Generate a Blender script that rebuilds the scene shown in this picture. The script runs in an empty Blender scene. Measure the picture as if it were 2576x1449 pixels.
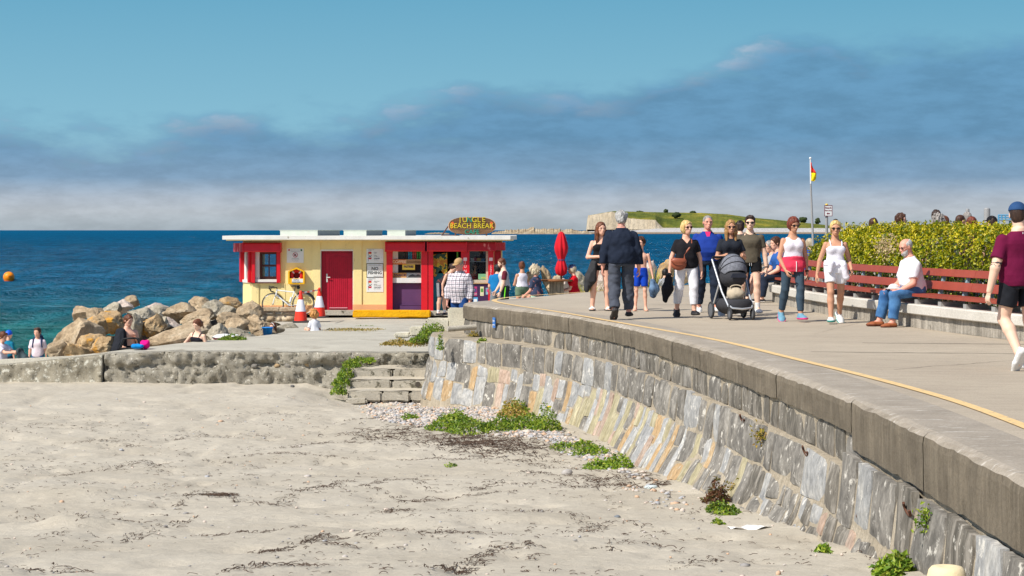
import bpy, bmesh, math, random
import numpy as np
from mathutils import Vector, Matrix, noise as mnoise
from mathutils.geometry import tessellate_polygon
R = math.radians
rng = random.Random(7)
nrng = np.random.RandomState(11)
scene = bpy.context.scene
COL = scene.collection
# ------------------------------------------------------------------ camera
FPX = 5009.0
cam_data = bpy.data.cameras.new('camera')
cam_data.lens = 70.0
cam_data.sensor_width = 36.0
cam_data.shift_y = -145.5 / 2576.0
cam_data.clip_start = 0.5
cam_data.clip_end = 90000.0
cam = bpy.data.objects.new('camera', cam_data)
cam.location = (0, 0, 1.5)
cam.rotation_euler = (R(90), 0, 0)
COL.objects.link(cam)
scene.camera = cam
# ------------------------------------------------------------------ world and sun
SUN = Vector((-0.72, -0.58, 1.0)).normalized()
SUN_EL = math.asin(SUN.z)
SUN_ROT = math.atan2(SUN.x, SUN.y)
world = bpy.data.worlds.new('World')
scene.world = world
world.use_nodes = True
wt = world.node_tree
wt.nodes.clear()
def wn(t, **kw):
 n = wt.nodes.new(t)
 for k, v in kw.items(): setattr(n, k, v)
 return n
def wl(a, b): wt.links.new(a, b)
def wmath(op, a, b=None, c=None, clamp=False):
 n = wn('ShaderNodeMath', operation=op, use_clamp=clamp)
 for i, v in enumerate((a, b, c)):
  if v is None: continue
  if isinstance(v, (int, float)): n.inputs[i].default_value = v
  else: wl(v, n.inputs[i])
 return n.outputs[0]
def wmix(f, a, b):
 n = wn('ShaderNodeMix', data_type='RGBA')
 for s, v in ((n.inputs[0], f), (n.inputs[6], a), (n.inputs[7], b)):
  if isinstance(v, (int, float)): s.default_value = v
  elif isinstance(v, tuple): s.default_value = (*v, 1)
  else: wl(v, s)
 return n.outputs[2]
def wramp(f, stops, interp='EASE'):
 n = wn('ShaderNodeValToRGB')
 n.color_ramp.interpolation = interp
 e = n.color_ramp.elements
 while len(e) < len(stops): e.new(0.5)
 for el, (p, c) in zip(e, stops):
  el.position = p; el.color = (*c, 1) if isinstance(c, tuple) else (c, c, c, 1)
 wl(f, n.inputs[0])
 return n.outputs[0]
sky = wn('ShaderNodeTexSky', sky_type='NISHITA', sun_disc=False, sun_elevation=SUN_EL, sun_rotation=SUN_ROT,
   altitude=10, air_density=1.0, dust_density=1.0, ozone_density=1.6)
geo = wn('ShaderNodeTexCoord')
sep = wn('ShaderNodeSeparateXYZ'); wl(geo.outputs['Generated'], sep.inputs[0])
el = wmath('MULTIPLY', wmath('ARCSINE', sep.outputs[2]), 57.2958)
def wnoise(scale, detail, rough, sc3, loc=(0, 0, 0)):
 m = wn('ShaderNodeMapping'); m.inputs['Scale'].default_value = sc3; m.inputs['Location'].default_value = loc
 wl(geo.outputs['Generated'], m.inputs[0])
 n = wn('ShaderNodeTexNoise'); n.inputs['Scale'].default_value = scale
 n.inputs['Detail'].default_value = detail; n.inputs['Roughness'].default_value = rough
 wl(m.outputs[0], n.inputs['Vector'])
 return n.outputs['Fac']
n_big = wnoise(5.5, 2, 0.5, (1, 1, 2.0), (3.1, 0.4, 0))
n_mid = wnoise(16, 5, 0.55, (1, 1, 2.6), (0.3, 1.7, 0))
n_fine = wnoise(45, 6, 0.62, (1, 1, 3.2), (2.3, 0.7, 0))
K = 10.0
def kc(c): return tuple(K * v for v in c)
blue = wramp(wmath('DIVIDE', el, 12.0, clamp=True), [(0.0, kc((.28, .42, .50))), (.25, kc((.205, .42, .54))), (.55, kc((.125, .335, .48))), (1.0, kc((.11, .31, .56)))], 'LINEAR')
top = wmath('ADD', wmath('ADD', wmath('ADD', 3.45, wmath('MULTIPLY', wmath('MAXIMUM', wmath('ADD', sep.outputs[0], -.02), 0.0), 8.0, clamp=False)), wmath('MULTIPLY', wmath('SUBTRACT', n_big, .5), 5.5)),
   wmath('ADD', wmath('MULTIPLY', wmath('SUBTRACT', n_mid, .5), 2.8), wmath('MULTIPLY', wmath('SUBTRACT', n_fine, .5), .8)))
cov = wmath('DIVIDE', wmath('SUBTRACT', top, el), 1.15)
cov_s = wramp(wmath('ADD', cov, 0.25, clamp=True), [(0, 0.0), (1, 1.0)])
body = wramp(wmath('DIVIDE', el, 6.0, clamp=True), [(0.0, kc((.31, .365, .405))), (.09, kc((.40, .44, .48))), (.15, kc((.36, .415, .48))), (.25, kc((.19, .30, .425))), (.45, kc((.118, .255, .40))), (1.0, kc((.11, .275, .43)))], 'LINEAR')
wisp = wmath('MULTIPLY', wramp(n_mid, [(.50, 0.0), (.74, 1.0)]), wramp(cov, [(.0, 0.0), (.35, 1.0), (.9, 0.0)]))
cloud = wmix(wmath('MULTIPLY', wisp, .8), body, kc((.44, .47, .55)))
shade = wramp(n_fine, [(.3, .90), (.7, 1.08)])
vm = wn('ShaderNodeVectorMath', operation='MULTIPLY'); wl(cloud, vm.inputs[0]); wl(shade, vm.inputs[1])
low = wmix(cov_s, blue, vm.outputs[0])
hi = wmath('DIVIDE', wmath('SUBTRACT', el, 8.0), 10.0, clamp=True)
final = wmix(hi, low, sky.outputs[0])
bg = wn('ShaderNodeBackground'); bg.inputs['Strength'].default_value = 0.1
wl(final, bg.inputs['Color'])
wo = wn('ShaderNodeOutputWorld'); wl(bg.outputs[0], wo.inputs[0])
sun_data = bpy.data.lights.new('sun', 'SUN')
sun_data.energy = 4.4
sun_data.angle = R(0.5)
sun_data.color = (1.0, 0.955, 0.88)
sun = bpy.data.objects.new('sun', sun_data)
sun.rotation_euler = (-SUN).to_track_quat('-Z', 'Y').to_euler()
sun.location = (-40, -20, 60)
COL.objects.link(sun)
vs = scene.view_settings
vs.view_transform = 'Standard'
try: vs.look = 'None'
except Exception: pass
vs.exposure = 0.28
vs.gamma = 1.0
vs.use_curve_mapping = False
# ------------------------------------------------------------------ positions measured in the photograph
def gx(px, d): return (px - 1288) / FPX * d
def at(px, py, d): return Vector((gx(px, d), d, 1.5 - (py - 579) / FPX * d))
def gnd(px, py, z=0.0):
 d = (1.5 - z) * FPX / (py - 579)
 return Vector((gx(px, d), d, z))
# ------------------------------------------------------------------ objects and tags
def tag(o, label=None, cat=None, group=None, kind=None):
 if label: o['label'] = label
 if cat: o['category'] = cat
 if group: o['group'] = group
 if kind: o['kind'] = kind
 return o
def empty(name, loc=(0, 0, 0), rz=0.0, label=None, cat=None, group=None):
 o = bpy.data.objects.new(name, None)
 o.location = loc; o.rotation_euler = (0, 0, rz); o.empty_display_size = .1
 COL.objects.link(o)
 return tag(o, label, cat, group)
def link(name, me, parent=None):
 o = bpy.data.objects.new(name, me)
 COL.objects.link(o)
 if parent is not None: o.parent = parent
 return o
def copy_tree(o, parent=None):
 c = o.copy(); COL.objects.link(c)
 if parent is not None: c.parent = parent
 for ch in list(o.children): copy_tree(ch, c)
 return c
def mesh_np(name, V, faces, mats, smooth=True, mi=None):
 """V (n,3); faces: one array (m,k) or a list of such arrays"""
 if not isinstance(faces, list): faces = [faces]
 faces = [np.asarray(f, dtype=np.int32) for f in faces if len(f)]
 me = bpy.data.meshes.new(name)
 V = np.asarray(V, dtype=np.float32)
 me.vertices.add(len(V)); me.vertices.foreach_set('co', V.ravel())
 nl = sum(f.size for f in faces); npoly = sum(len(f) for f in faces)
 me.loops.add(nl); me.loops.foreach_set('vertex_index', np.concatenate([f.ravel() for f in faces]) if faces else [])
 st = []; o = 0
 for f in faces:
  st.append(o + np.arange(len(f)) * f.shape[1]); o += f.size
 me.polygons.add(npoly)
 me.polygons.foreach_set('loop_start', np.concatenate(st).astype(np.int32))
 me.polygons.foreach_set('use_smooth', np.full(npoly, smooth, dtype=bool))
 if mi is not None: me.polygons.foreach_set('material_index', np.asarray(mi, dtype=np.int32))
 me.update(calc_edges=True)
 for m in (mats if isinstance(mats, (list, tuple)) else [mats]): me.materials.append(m)
 return me
class MB:
 """collects simple solids into one mesh"""
 def __init__(s): s.v = []; s.f = []; s.m = []; s.sm = []
 def add(s, verts, faces, m=0, sm=False):
  o = len(s.v); s.v.extend([tuple(p) for p in verts])
  for f in faces:
   s.f.append(tuple(o + i for i in f)); s.m.append(m); s.sm.append(sm)
 def box(s, x0, x1, y0, y1, z0, z1, m=0, M=None, bev=0.0):
  if bev <= 0:
   vs_ = [(x, y, z) for x in (x0, x1) for y in (y0, y1) for z in (z0, z1)]
   fs = [(0, 1, 3, 2), (4, 6, 7, 5), (0, 4, 5, 1), (2, 3, 7, 6), (0, 2, 6, 4), (1, 5, 7, 3)]
   if M is not None: vs_ = [M @ Vector(p) for p in vs_]
   s.add(vs_, fs, m); return
  bm = bmesh.new()
  bmesh.ops.create_cube(bm, size=1)
  for v in bm.verts:
   v.co = Vector((x0 + (v.co.x + .5) * (x1 - x0), y0 + (v.co.y + .5) * (y1 - y0), z0 + (v.co.z + .5) * (z1 - z0)))
  bmesh.ops.bevel(bm, geom=bm.edges[:], offset=bev, segments=2, affect='EDGES', profile=.5)
  s.bm(bm, m, M, False); bm.free()
 def bm(s, bm, m=0, M=None, sm=True):
  bm.verts.index_update()
  s.add([(M @ v.co if M is not None else v.co) for v in bm.verts], [[v.index for v in f.verts] for f in bm.faces], m, sm)
 def tube(s, pts, r, n=8, m=0, caps=True, closed=False, flat=1.0):
  pts = [Vector(p) for p in pts]
  rs = r if isinstance(r, (list, tuple)) else [r] * len(pts)
  N = len(pts); rings = []; up0 = None
  for i, p in enumerate(pts):
   if closed: t = pts[(i + 1) % N] - pts[i - 1]
   else: t = pts[min(i + 1, N - 1)] - pts[max(i - 1, 0)]
   t.normalize()
   if up0 is None:
    up0 = Vector((0, 0, 1)) if abs(t.z) < .9 else Vector((0, 1, 0))
   a = up0.cross(t)
   if a.length < 1e-5: a = Vector((1, 0, 0)).cross(t)
   a.normalize(); b = t.cross(a).normalized(); up0 = b
   rings.append([p + a * math.cos(2 * math.pi * k / n) * rs[i] * flat + b * math.sin(2 * math.pi * k / n) * rs[i] for k in range(n)])
  vs_ = [q for ring in rings for q in ring]; fs = []
  for i in range(N if closed else N - 1):
   for k in range(n):
    j = (i + 1) % N
    fs.append((i * n + k, i * n + (k + 1) % n, j * n + (k + 1) % n, j * n + k))
  s.add(vs_, fs, m, True)
  if caps and not closed:
   s.add(rings[0], [tuple(reversed(range(n)))], m); s.add(rings[-1], [tuple(range(n))], m)
 def lathe(s, prof, n=24, m=0, M=None, caps=True):
  vs_ = []
  for r, z in prof:
   for k in range(n):
    p = Vector((r * math.cos(2 * math.pi * k / n), r * math.sin(2 * math.pi * k / n), z))
    vs_.append(M @ p if M is not None else p)
  fs = []
  for i in range(len(prof) - 1):
   for k in range(n):
    fs.append((i * n + k, i * n + (k + 1) % n, (i + 1) * n + (k + 1) % n, (i + 1) * n + k))
  s.add(vs_, fs, m, True)
  if caps:
   s.add(vs_[:n], [tuple(reversed(range(n)))], m); s.add(vs_[-n:], [tuple(range(n))], m)
 def prism(s, poly, axis, a0, a1, m=0, M=None):
  """poly of 2-D points extruded along an axis ('y': poly is (x,z); 'z': (x,y); 'x': (y,z))"""
  def P(p, a): return {'y': (p[0], a, p[1]), 'z': (p[0], p[1], a), 'x': (a, p[0], p[1])}[axis]
  n = len(poly)
  vs_ = [Vector(P(p, a0)) for p in poly] + [Vector(P(p, a1)) for p in poly]
  if M is not None: vs_ = [M @ v for v in vs_]
  fs = [(i, (i + 1) % n, n + (i + 1) % n, n + i) for i in range(n)] + [tuple(reversed(range(n))), tuple(range(n, 2 * n))]
  s.add(vs_, fs, m)
 def ball(s, c, r, m=0, sub=2, M=None):
  bm = bmesh.new(); bmesh.ops.create_icosphere(bm, subdivisions=sub, radius=1)
  rr = r if isinstance(r, (tuple, list)) else (r, r, r)
  for v in bm.verts:
   q = Vector((v.co.x * rr[0], v.co.y * rr[1], v.co.z * rr[2]))
   v.co = (M @ q if M is not None else q) + Vector(c)
  s.bm(bm, m); bm.free()
 def mesh(s, name, mats, fix=True):
  me = bpy.data.meshes.new(name)
  me.from_pydata(s.v, [], s.f)
  for mm in (mats if isinstance(mats, (list, tuple)) else [mats]): me.materials.append(mm)
  me.polygons.foreach_set('material_index', s.m); me.polygons.foreach_set('use_smooth', s.sm)
  if fix:
   bm = bmesh.new(); bm.from_mesh(me); bmesh.ops.recalc_face_normals(bm, faces=bm.faces); bm.to_mesh(me); bm.free()
  me.update()
  return me
 def obj(s, name, mats, parent=None, loc=None, fix=True):
  o = link(name, s.mesh(name, mats, fix), parent)
  if loc is not None: o.location = loc
  return o
# ------------------------------------------------------------------ materials
def rgb(h):
 """sRGB 0-255 triple to linear"""
 return tuple(((c / 255) / 12.92 if c / 255 <= .04045 else ((c / 255 + .055) / 1.055) ** 2.4) for c in h)
class NT:
 def __init__(s, name):
  s.m = bpy.data.materials.new(name); s.m.use_nodes = True
  s.t = s.m.node_tree; s.b = s.t.nodes['Principled BSDF']; s.o = s.t.nodes['Material Output']
  s.tc = s.n('ShaderNodeTexCoord')
 def n(s, t, **kw):
  x = s.t.nodes.new(t)
  for k, v in kw.items(): setattr(x, k, v)
  return x
 def l(s, a, b): s.t.links.new(a, b)
 def set(s, sock, v):
  if isinstance(v, (int, float)): sock.default_value = v
  elif isinstance(v, (tuple, list)): sock.default_value = (*v, 1) if len(v) == 3 and sock.type == 'RGBA' else v
  else: s.l(v, sock)
 def co(s, stretch=(1, 1, 1), coord='Object', loc=(0, 0, 0)):
  mp = s.n('ShaderNodeMapping'); mp.inputs['Scale'].default_value = stretch; mp.inputs['Location'].default_value = loc
  s.l(s.tc.outputs[coord] if coord != 'World' else s.n('ShaderNodeNewGeometry').outputs['Position'], mp.inputs[0])
  return mp.outputs[0]
 def noise(s, scale, detail=5, rough=.55, stretch=(1, 1, 1), coord='Object', loc=(0, 0, 0), dist=0):
  x = s.n('ShaderNodeTexNoise'); x.inputs['Scale'].default_value = scale
  x.inputs['Detail'].default_value = detail; x.inputs['Roughness'].default_value = rough; x.inputs['Distortion'].default_value = dist
  s.l(s.co(stretch, coord, loc), x.inputs['Vector']); return x.outputs['Fac']
 def voro(s, scale, stretch=(1, 1, 1), coord='Object', feature='F1', out='Distance'):
  x = s.n('ShaderNodeTexVoronoi', feature=feature); x.inputs['Scale'].default_value = scale
  s.l(s.co(stretch, coord), x.inputs['Vector']); return x.outputs[out]
 def ramp(s, f, stops, interp='LINEAR'):
  x = s.n('ShaderNodeValToRGB'); x.color_ramp.interpolation = interp
  e = x.color_ramp.elements
  while len(e) < len(stops): e.new(.5)
  for q, (p, c) in zip(e, stops):
   q.position = p; q.color = (*c, 1) if isinstance(c, (tuple, list)) else (c, c, c, 1)
  s.l(f, x.inputs[0]); return x.outputs[0]
 def mix(s, f, a, b, mode='MIX'):
  x = s.n('ShaderNodeMix', data_type='RGBA', blend_type=mode)
  s.set(x.inputs[0], f); s.set(x.inputs[6], a); s.set(x.inputs[7], b); return x.outputs[2]
 def math(s, op, a, b=0.0, clamp=False):
  x = s.n('ShaderNodeMath', operation=op, use_clamp=clamp); s.set(x.inputs[0], a); s.set(x.inputs[1], b); return x.outputs[0]
 def sep(s, v):
  x = s.n('ShaderNodeSeparateXYZ'); s.l(v, x.inputs[0]); return x.outputs
 def bump(s, h, strength=.5, dist=.02):
  x = s.n('ShaderNodeBump'); x.inputs['Strength'].default_value = strength; x.inputs['Distance'].default_value = dist
  s.l(h, x.inputs['Height']); s.l(x.outputs[0], s.b.inputs['Normal'])
 def fin(s, col=None, rough=None, spec=None, metal=None):
  if col is not None: s.set(s.b.inputs['Base Color'], col)
  if rough is not None: s.set(s.b.inputs['Roughness'], rough)
  if spec is not None: s.b.inputs['Specular IOR Level'].default_value = spec
  if metal is not None: s.b.inputs['Metallic'].default_value = metal
  return s.m
def sc(c, k): return tuple(min(1, v * k) for v in c)
_mc = {}
def mat(name, col, rough=.75, var=.12, scale=6, bump=.25, bscale=60, bdist=.004, spec=.35, metal=0, stretch=(1, 1, 1), col2=None, spots=None):
 """surface colour with cloudy variation, fine relief and, if asked, worn spots"""
 if name in _mc: return _mc[name]
 t = NT(name)
 f = t.noise(scale, 5, .6, stretch)
 c = t.mix(t.ramp(f, [(.3, 0.0), (.7, 1.0)]), sc(col, 1 - var), col2 or sc(col, 1 + var))
 if spots:
  sp = t.noise(spots[1], 4, .65, stretch, loc=(3, 7, 1))
  c = t.mix(t.ramp(sp, [(spots[2], 0.0), (spots[2] + .04, 1.0)]), c, spots[0])
 if bump: t.bump(t.noise(bscale, 4, .6, stretch), bump, bdist)
 _mc[name] = t.fin(c, rough, spec, metal)
 return _mc[name]
def rocky(name, cols, scale=2.0, stretch=(1, 1, 1), lichen=None, rough=.9, bump=.8, bdist=.03, fine=25, rnd=.25):
 t = NT(name)
 f = t.noise(scale, 7, .62, stretch, dist=.4)
 st = [(.28 + .44 * i / (len(cols) - 1), c) for i, c in enumerate(cols)]
 c = t.ramp(f, st)
 g = t.noise(fine, 4, .7, stretch)
 c = t.mix(.75, c, t.ramp(g, [(.3, .45), (.55, .95), (.75, 1.35)]), 'MULTIPLY')
 c = t.mix(1.0, c, t.ramp(t.n('ShaderNodeObjectInfo').outputs['Random'], [(0, 1 - rnd), (1, 1 + rnd)]), 'MULTIPLY')
 if lichen:
  l1 = t.noise(lichen[1], 5, .7, loc=(5, 2, 8))
  c = t.mix(t.ramp(l1, [(lichen[2], 0.0), (lichen[2] + .07, 1.0)]), c, lichen[0])
 h = t.math('ADD', t.math('MULTIPLY', f, .6), t.math('MULTIPLY', g, .5))
 t.bump(h, bump, bdist)
 return t.fin(c, rough, .25)
# ------------------------------------------------------------------ curves on the ground plan
class Curve2:
 def __init__(s, pts, step=.1):
  P = [Vector(p) for p in pts]; out = []
  for i in range(len(P) - 1):
   p0 = P[max(i - 1, 0)]; p1 = P[i]; p2 = P[i + 1]; p3 = P[min(i + 2, len(P) - 1)]
   t0 = 0.0; t1 = t0 + max((p1 - p0).length, 1e-4) ** .5; t2 = t1 + (p2 - p1).length ** .5; t3 = t2 + max((p3 - p2).length, 1e-4) ** .5
   if i == 0: p0 = p1 - (p2 - p1); t0 = -((p2 - p1).length ** .5); t1 = 0.0; t2 = (p2 - p1).length ** .5; t3 = t2 + max((p3 - p2).length, 1e-4) ** .5
   if i == len(P) - 2: p3 = p2 + (p2 - p1); t3 = t2 + (t2 - t1)
   n = max(2, int((p2 - p1).length / step))
   for k in range(n):
    t = t1 + (t2 - t1) * k / n
    A1 = p0 * ((t1 - t) / (t1 - t0)) + p1 * ((t - t0) / (t1 - t0)); A2 = p1 * ((t2 - t) / (t2 - t1)) + p2 * ((t - t1) / (t2 - t1)); A3 = p2 * ((t3 - t) / (t3 - t2)) + p3 * ((t - t2) / (t3 - t2))
    B1 = A1 * ((t2 - t) / (t2 - t0)) + A2 * ((t - t0) / (t2 - t0)); B2 = A2 * ((t3 - t) / (t3 - t1)) + A3 * ((t - t1) / (t3 - t1))
    out.append(B1 * ((t2 - t) / (t2 - t1)) + B2 * ((t - t1) / (t2 - t1)))
  out.append(P[-1].copy())
  s.p = out; s.s = [0.0]
  for a, b in zip(out, out[1:]): s.s.append(s.s[-1] + (b - a).length)
  s.L = s.s[-1]; s._a = np.array(s.s)
 def get(s, q):
  q = min(max(q, 0), s.L); i = int(np.searchsorted(s._a, q, side='right')) - 1; i = min(max(i, 0), len(s.p) - 2)
  f = (q - s.s[i]) / max(s.s[i + 1] - s.s[i], 1e-9)
  p = s.p[i].lerp(s.p[i + 1], f)
  a = s.p[max(i - 1, 0)]; b = s.p[min(i + 2, len(s.p) - 1)]
  t = (b - a).normalized()
  return p, t, Vector((-t.y, t.x))
 def s_at_y(s, y):
  i = min(range(len(s.p)), key=lambda k: abs(s.p[k].y - y)); return s.s[i]
def sweep(mb, cur, prof, s0=None, s1=None, step=.25, m=0, sm=False, closed=False, caps=True):
 s0 = 0 if s0 is None else s0; s1 = cur.L if s1 is None else s1
 n = max(1, int(round((s1 - s0) / step))); k = len(prof); vs_ = []
 for i in range(n + 1):
  p, t, nn = cur.get(s0 + (s1 - s0) * i / n)
  for o, z in prof: vs_.append((p.x + nn.x * o, p.y + nn.y * o, z))
 fs = []
 kk = k if closed else k - 1
 for i in range(n):
  for j in range(kk): fs.append((i * k + j, i * k + (j + 1) % k, (i + 1) * k + (j + 1) % k, (i + 1) * k + j))
 mb.add(vs_, fs, m, sm)
 if closed and caps: mb.add(vs_[:k], [tuple(range(k))], m); mb.add(vs_[-k:], [tuple(reversed(range(k)))], m)
def poly_mesh(name, pts, z, m):
 tri = tessellate_polygon([[Vector((p[0], p[1], 0)) for p in pts]])
 mb = MB(); mb.add([(p[0], p[1], z) for p in pts], tri, 0)
 me = mb.mesh(name, m, fix=False)
 for p in me.polygons: pass
 bm = bmesh.new(); bm.from_mesh(me)
 for f in bm.faces:
  if f.normal.z < 0: f.normal_flip()
 bm.to_mesh(me); bm.free()
 return me
def text_mesh(body, size, ext=.001, align='CENTER', bold=0.0, xs=1.0):
 cu = bpy.data.curves.new('lettering', 'FONT'); cu.body = body; cu.size = size; cu.extrude = ext; cu.align_x = align; cu.align_y = 'CENTER'
 cu.offset = bold; cu.resolution_u = 2
 ob = bpy.data.objects.new('lettering', cu)
 me = bpy.data.meshes.new_from_object(ob)
 bpy.data.objects.remove(ob); bpy.data.curves.remove(cu)
 if xs != 1.0:
  for v in me.vertices: v.co.x *= xs
 return me
def lettering(body, size, m, parent, loc, rot=(R(90), 0, 0), **kw):
 me = text_mesh(body, size, **kw); me.materials.clear(); me.materials.append(m)
 o = link('lettering', me, parent); o.location = loc; o.rotation_euler = rot
 return o
def vnoise(X, Y, Z, seed=0):
 """smooth value noise in [0,1] on arrays"""
 xi = np.floor(X).astype(np.int64); yi = np.floor(Y).astype(np.int64); zi = np.floor(Z).astype(np.int64)
 fx = X - xi; fy = Y - yi; fz = Z - zi
 fx = fx * fx * (3 - 2 * fx); fy = fy * fy * (3 - 2 * fy); fz = fz * fz * (3 - 2 * fz)
 def hsh(a, b, c):
  h = (a * 374761393 + b * 668265263 + c * 2147483647 + seed * 974711) & 0x7fffffff
  h = ((h ^ (h >> 13)) * 1274126177) & 0x7fffffff
  return ((h ^ (h >> 16)) & 0xffff) / 65535.0
 r = 0
 for dx in (0, 1):
  for dy in (0, 1):
   for dz in (0, 1):
    w = (fx if dx else 1 - fx) * (fy if dy else 1 - fy) * (fz if dz else 1 - fz)
    r = r + w * hsh(xi + dx, yi + dy, zi + dz)
 return r
def fbm2(X, Y, scale, octs=4, seed=0, gain=.5):
 r = 0; a = 1; t = 0
 for o in range(octs):
  r = r + a * (vnoise(X * scale * 2 ** o, Y * scale * 2 ** o, np.full_like(X, .37 + o), seed + o) - .5); t += a; a *= gain
 return r / t
def leaves(name, pts, nrm, size, m, parent=None, aspect=.6, jitter=.9, bend=.25):
 """one folded leaf (two quads) at each point"""
 n = len(pts); pts = np.asarray(pts, float)
 d = nrng.normal(size=(n, 3)) * jitter + np.asarray(nrm, float)
 d /= np.linalg.norm(d, axis=1, keepdims=True) + 1e-9
 q = nrng.normal(size=(n, 3)); u = np.cross(d, q); u /= np.linalg.norm(u, axis=1, keepdims=True) + 1e-9
 w = np.cross(d, u)
 sz = (np.asarray(size) * nrng.uniform(.65, 1.35, n))[:, None] if np.ndim(size) == 0 else np.asarray(size)[:, None]
 a = aspect * .5
 tip = pts + u * sz; mid = pts + u * sz * .5 + d * sz * bend * .3
 l = pts + u * sz * .5 + w * sz * a + d * sz * bend; r = pts + u * sz * .5 - w * sz * a + d * sz * bend
 V = np.stack([pts, l, tip, r, mid], 1).reshape(-1, 3)
 b = np.arange(n) * 5
 Fq = np.concatenate([np.stack([b, b + 4, b + 1], 1), np.stack([b + 1, b + 4, b + 2], 1), np.stack([b, b + 3, b + 4], 1), np.stack([b + 3, b + 2, b + 4], 1)])
 return link(name, mesh_np(name, V, Fq, m, smooth=False), parent)
# ================================================================== SETTING
SEA_Z = -3.1
TER_Z = -1.12
def sand_level(x, y):
 z = np.interp(y, [-5, 8, 10.5, 12.6, 13.6, 20, 28, 60], [-1.3, -1.3, -1.3, -1.05, -.93, -1.44, -1.78, -1.80])
 k = np.clip((x + 4.4) / 1.2, 0, 1) * np.clip((y - 37.0) / 2.5, 0, 1)
 return z - .27 * k
# ---- materials of the setting
def m_sand():
 t = NT('dry_sand')
 a = t.noise(.55, 5, .6, coord='World'); b = t.noise(9, 5, .65, coord='World'); g = t.noise(160, 3, .7, coord='World')
 c = t.ramp(a, [(.3, rgb((181, 171, 153))), (.7, rgb((196, 187, 170)))])
 c = t.mix(.5, c, t.ramp(b, [(.3, .82), (.7, 1.12)]), 'MULTIPLY')
 c = t.mix(.6, c, t.ramp(g, [(.25, .7), (.75, 1.2)]), 'MULTIPLY')
 sp = t.noise(26, 4, .7, (.55, 1.0, 1), coord='World', loc=(3, 1, 0)); zone = t.noise(.45, 3, .6, (1, 1.6, 1), coord='World', loc=(8, 3, 0))
 msk = t.math('MULTIPLY', t.ramp(sp, [(.62, 0.0), (.70, .8)]), t.ramp(zone, [(.42, 0.0), (.60, 1.0)]))
 c = t.mix(msk, c, rgb((92, 80, 70)))
 t.bump(t.math('ADD', t.math('MULTIPLY', b, 1.0), t.math('MULTIPLY', g, .25)), .7, .03)
 return t.fin(c, .95, .15)
M_SAND = m_sand()
def m_sea():
 t = NT('sea_water')
 pos = t.n('ShaderNodeNewGeometry').outputs['Position']; xyz = t.sep(pos)
 d = t.math('DIVIDE', xyz[1], 400.0, clamp=True)
 near = t.noise(.035, 4, .6, (1, 2.5, 1), 'World')
 dd = t.math('ADD', d, t.math('MULTIPLY', t.math('SUBTRACT', near, .5), .10))
 c = t.ramp(dd, [(.14, rgb((40, 118, 100))), (.22, rgb((4, 104, 106))), (.30, rgb((0, 98, 122))), (.44, rgb((0, 90, 124))), (1.0, rgb((0, 80, 116)))])
 pat = t.noise(.006, 5, .6, (1, 5, 1), 'World', loc=(4, 3, 0))
 c = t.mix(1.0, c, t.ramp(pat, [(.3, .82), (.7, 1.15)]), 'MULTIPLY')
 w1 = t.noise(2.4, 4, .65, (1, 1.6, 1), 'World'); w2 = t.noise(.13, 4, .6, (1, 2.2, 1), 'World'); w3 = t.noise(.02, 4, .65, (1, 3.5, 1), 'World')
 rip = t.noise(.55, 5, .7, (1, .10, 1), 'World', loc=(1, 2, 0)); c = t.mix(.8, c, t.ramp(rip, [(.34, .55), (.5, .97), (.66, 1.6)]), 'MULTIPLY')
 wc = t.noise(.09, 6, .72, (1, 2.6, 1), 'World', loc=(9, 9, 0))
 far = t.ramp(d, [(.3, 0.0), (1.0, 1.0)])
 c = t.mix(t.math('MULTIPLY', t.ramp(wc, [(.74, 0.0), (.80, .5)]), far), c, rgb((190, 205, 210)))
 lw = t.math('ADD', t.math('MULTIPLY', w1, .55), t.math('MULTIPLY', w2, 1.6))
 lw = t.math('ADD', lw, t.math('MULTIPLY', w3, 5.0))
 t.bump(lw, 1.0, 1.1)
 t.b.inputs['IOR'].default_value = 1.33
 m_ = t.fin(c, .3, 0.0); t.b.inputs['IOR'].default_value = 1.0001
 gl = t.n('ShaderNodeBsdfGlossy'); gl.inputs['Roughness'].default_value = .16; t.l(t.b.inputs['Normal'].links[0].from_socket, gl.inputs['Normal'])
 mx = t.n('ShaderNodeMixShader'); mx.inputs[0].default_value = .045; t.l(t.b.outputs[0], mx.inputs[1]); t.l(gl.outputs[0], mx.inputs[2]); t.l(mx.outputs[0], t.o.inputs[0]); return m_
M_SEA = m_sea()
def m_asphalt():
 t = NT('promenade_tarmac')
 a = t.noise(.35, 5, .6, coord='World'); g = t.noise(70, 3, .75, coord='World'); s_ = t.noise(5, 5, .7, (.3, 1.5, 1), coord='World')
 c = t.ramp(a, [(.3, rgb((167, 154, 136))), (.7, rgb((182, 169, 149)))])
 c = t.mix(.8, c, t.ramp(g, [(.25, .66), (.5, 1.0), (.78, 1.3)]), 'MULTIPLY')
 c = t.mix(.6, c, t.ramp(s_, [(.3, .8), (.7, 1.15)]), 'MULTIPLY'); st_ = t.noise(1.1, 6, .75, coord='World', loc=(4, 8, 0)); c = t.mix(t.ramp(st_, [(.60, 0.0), (.72, .35)]), c, rgb((112, 104, 96)))
 t.bump(g, .5, .006)
 return t.fin(c, .9, .2)
M_TARMAC = m_asphalt()
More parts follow.
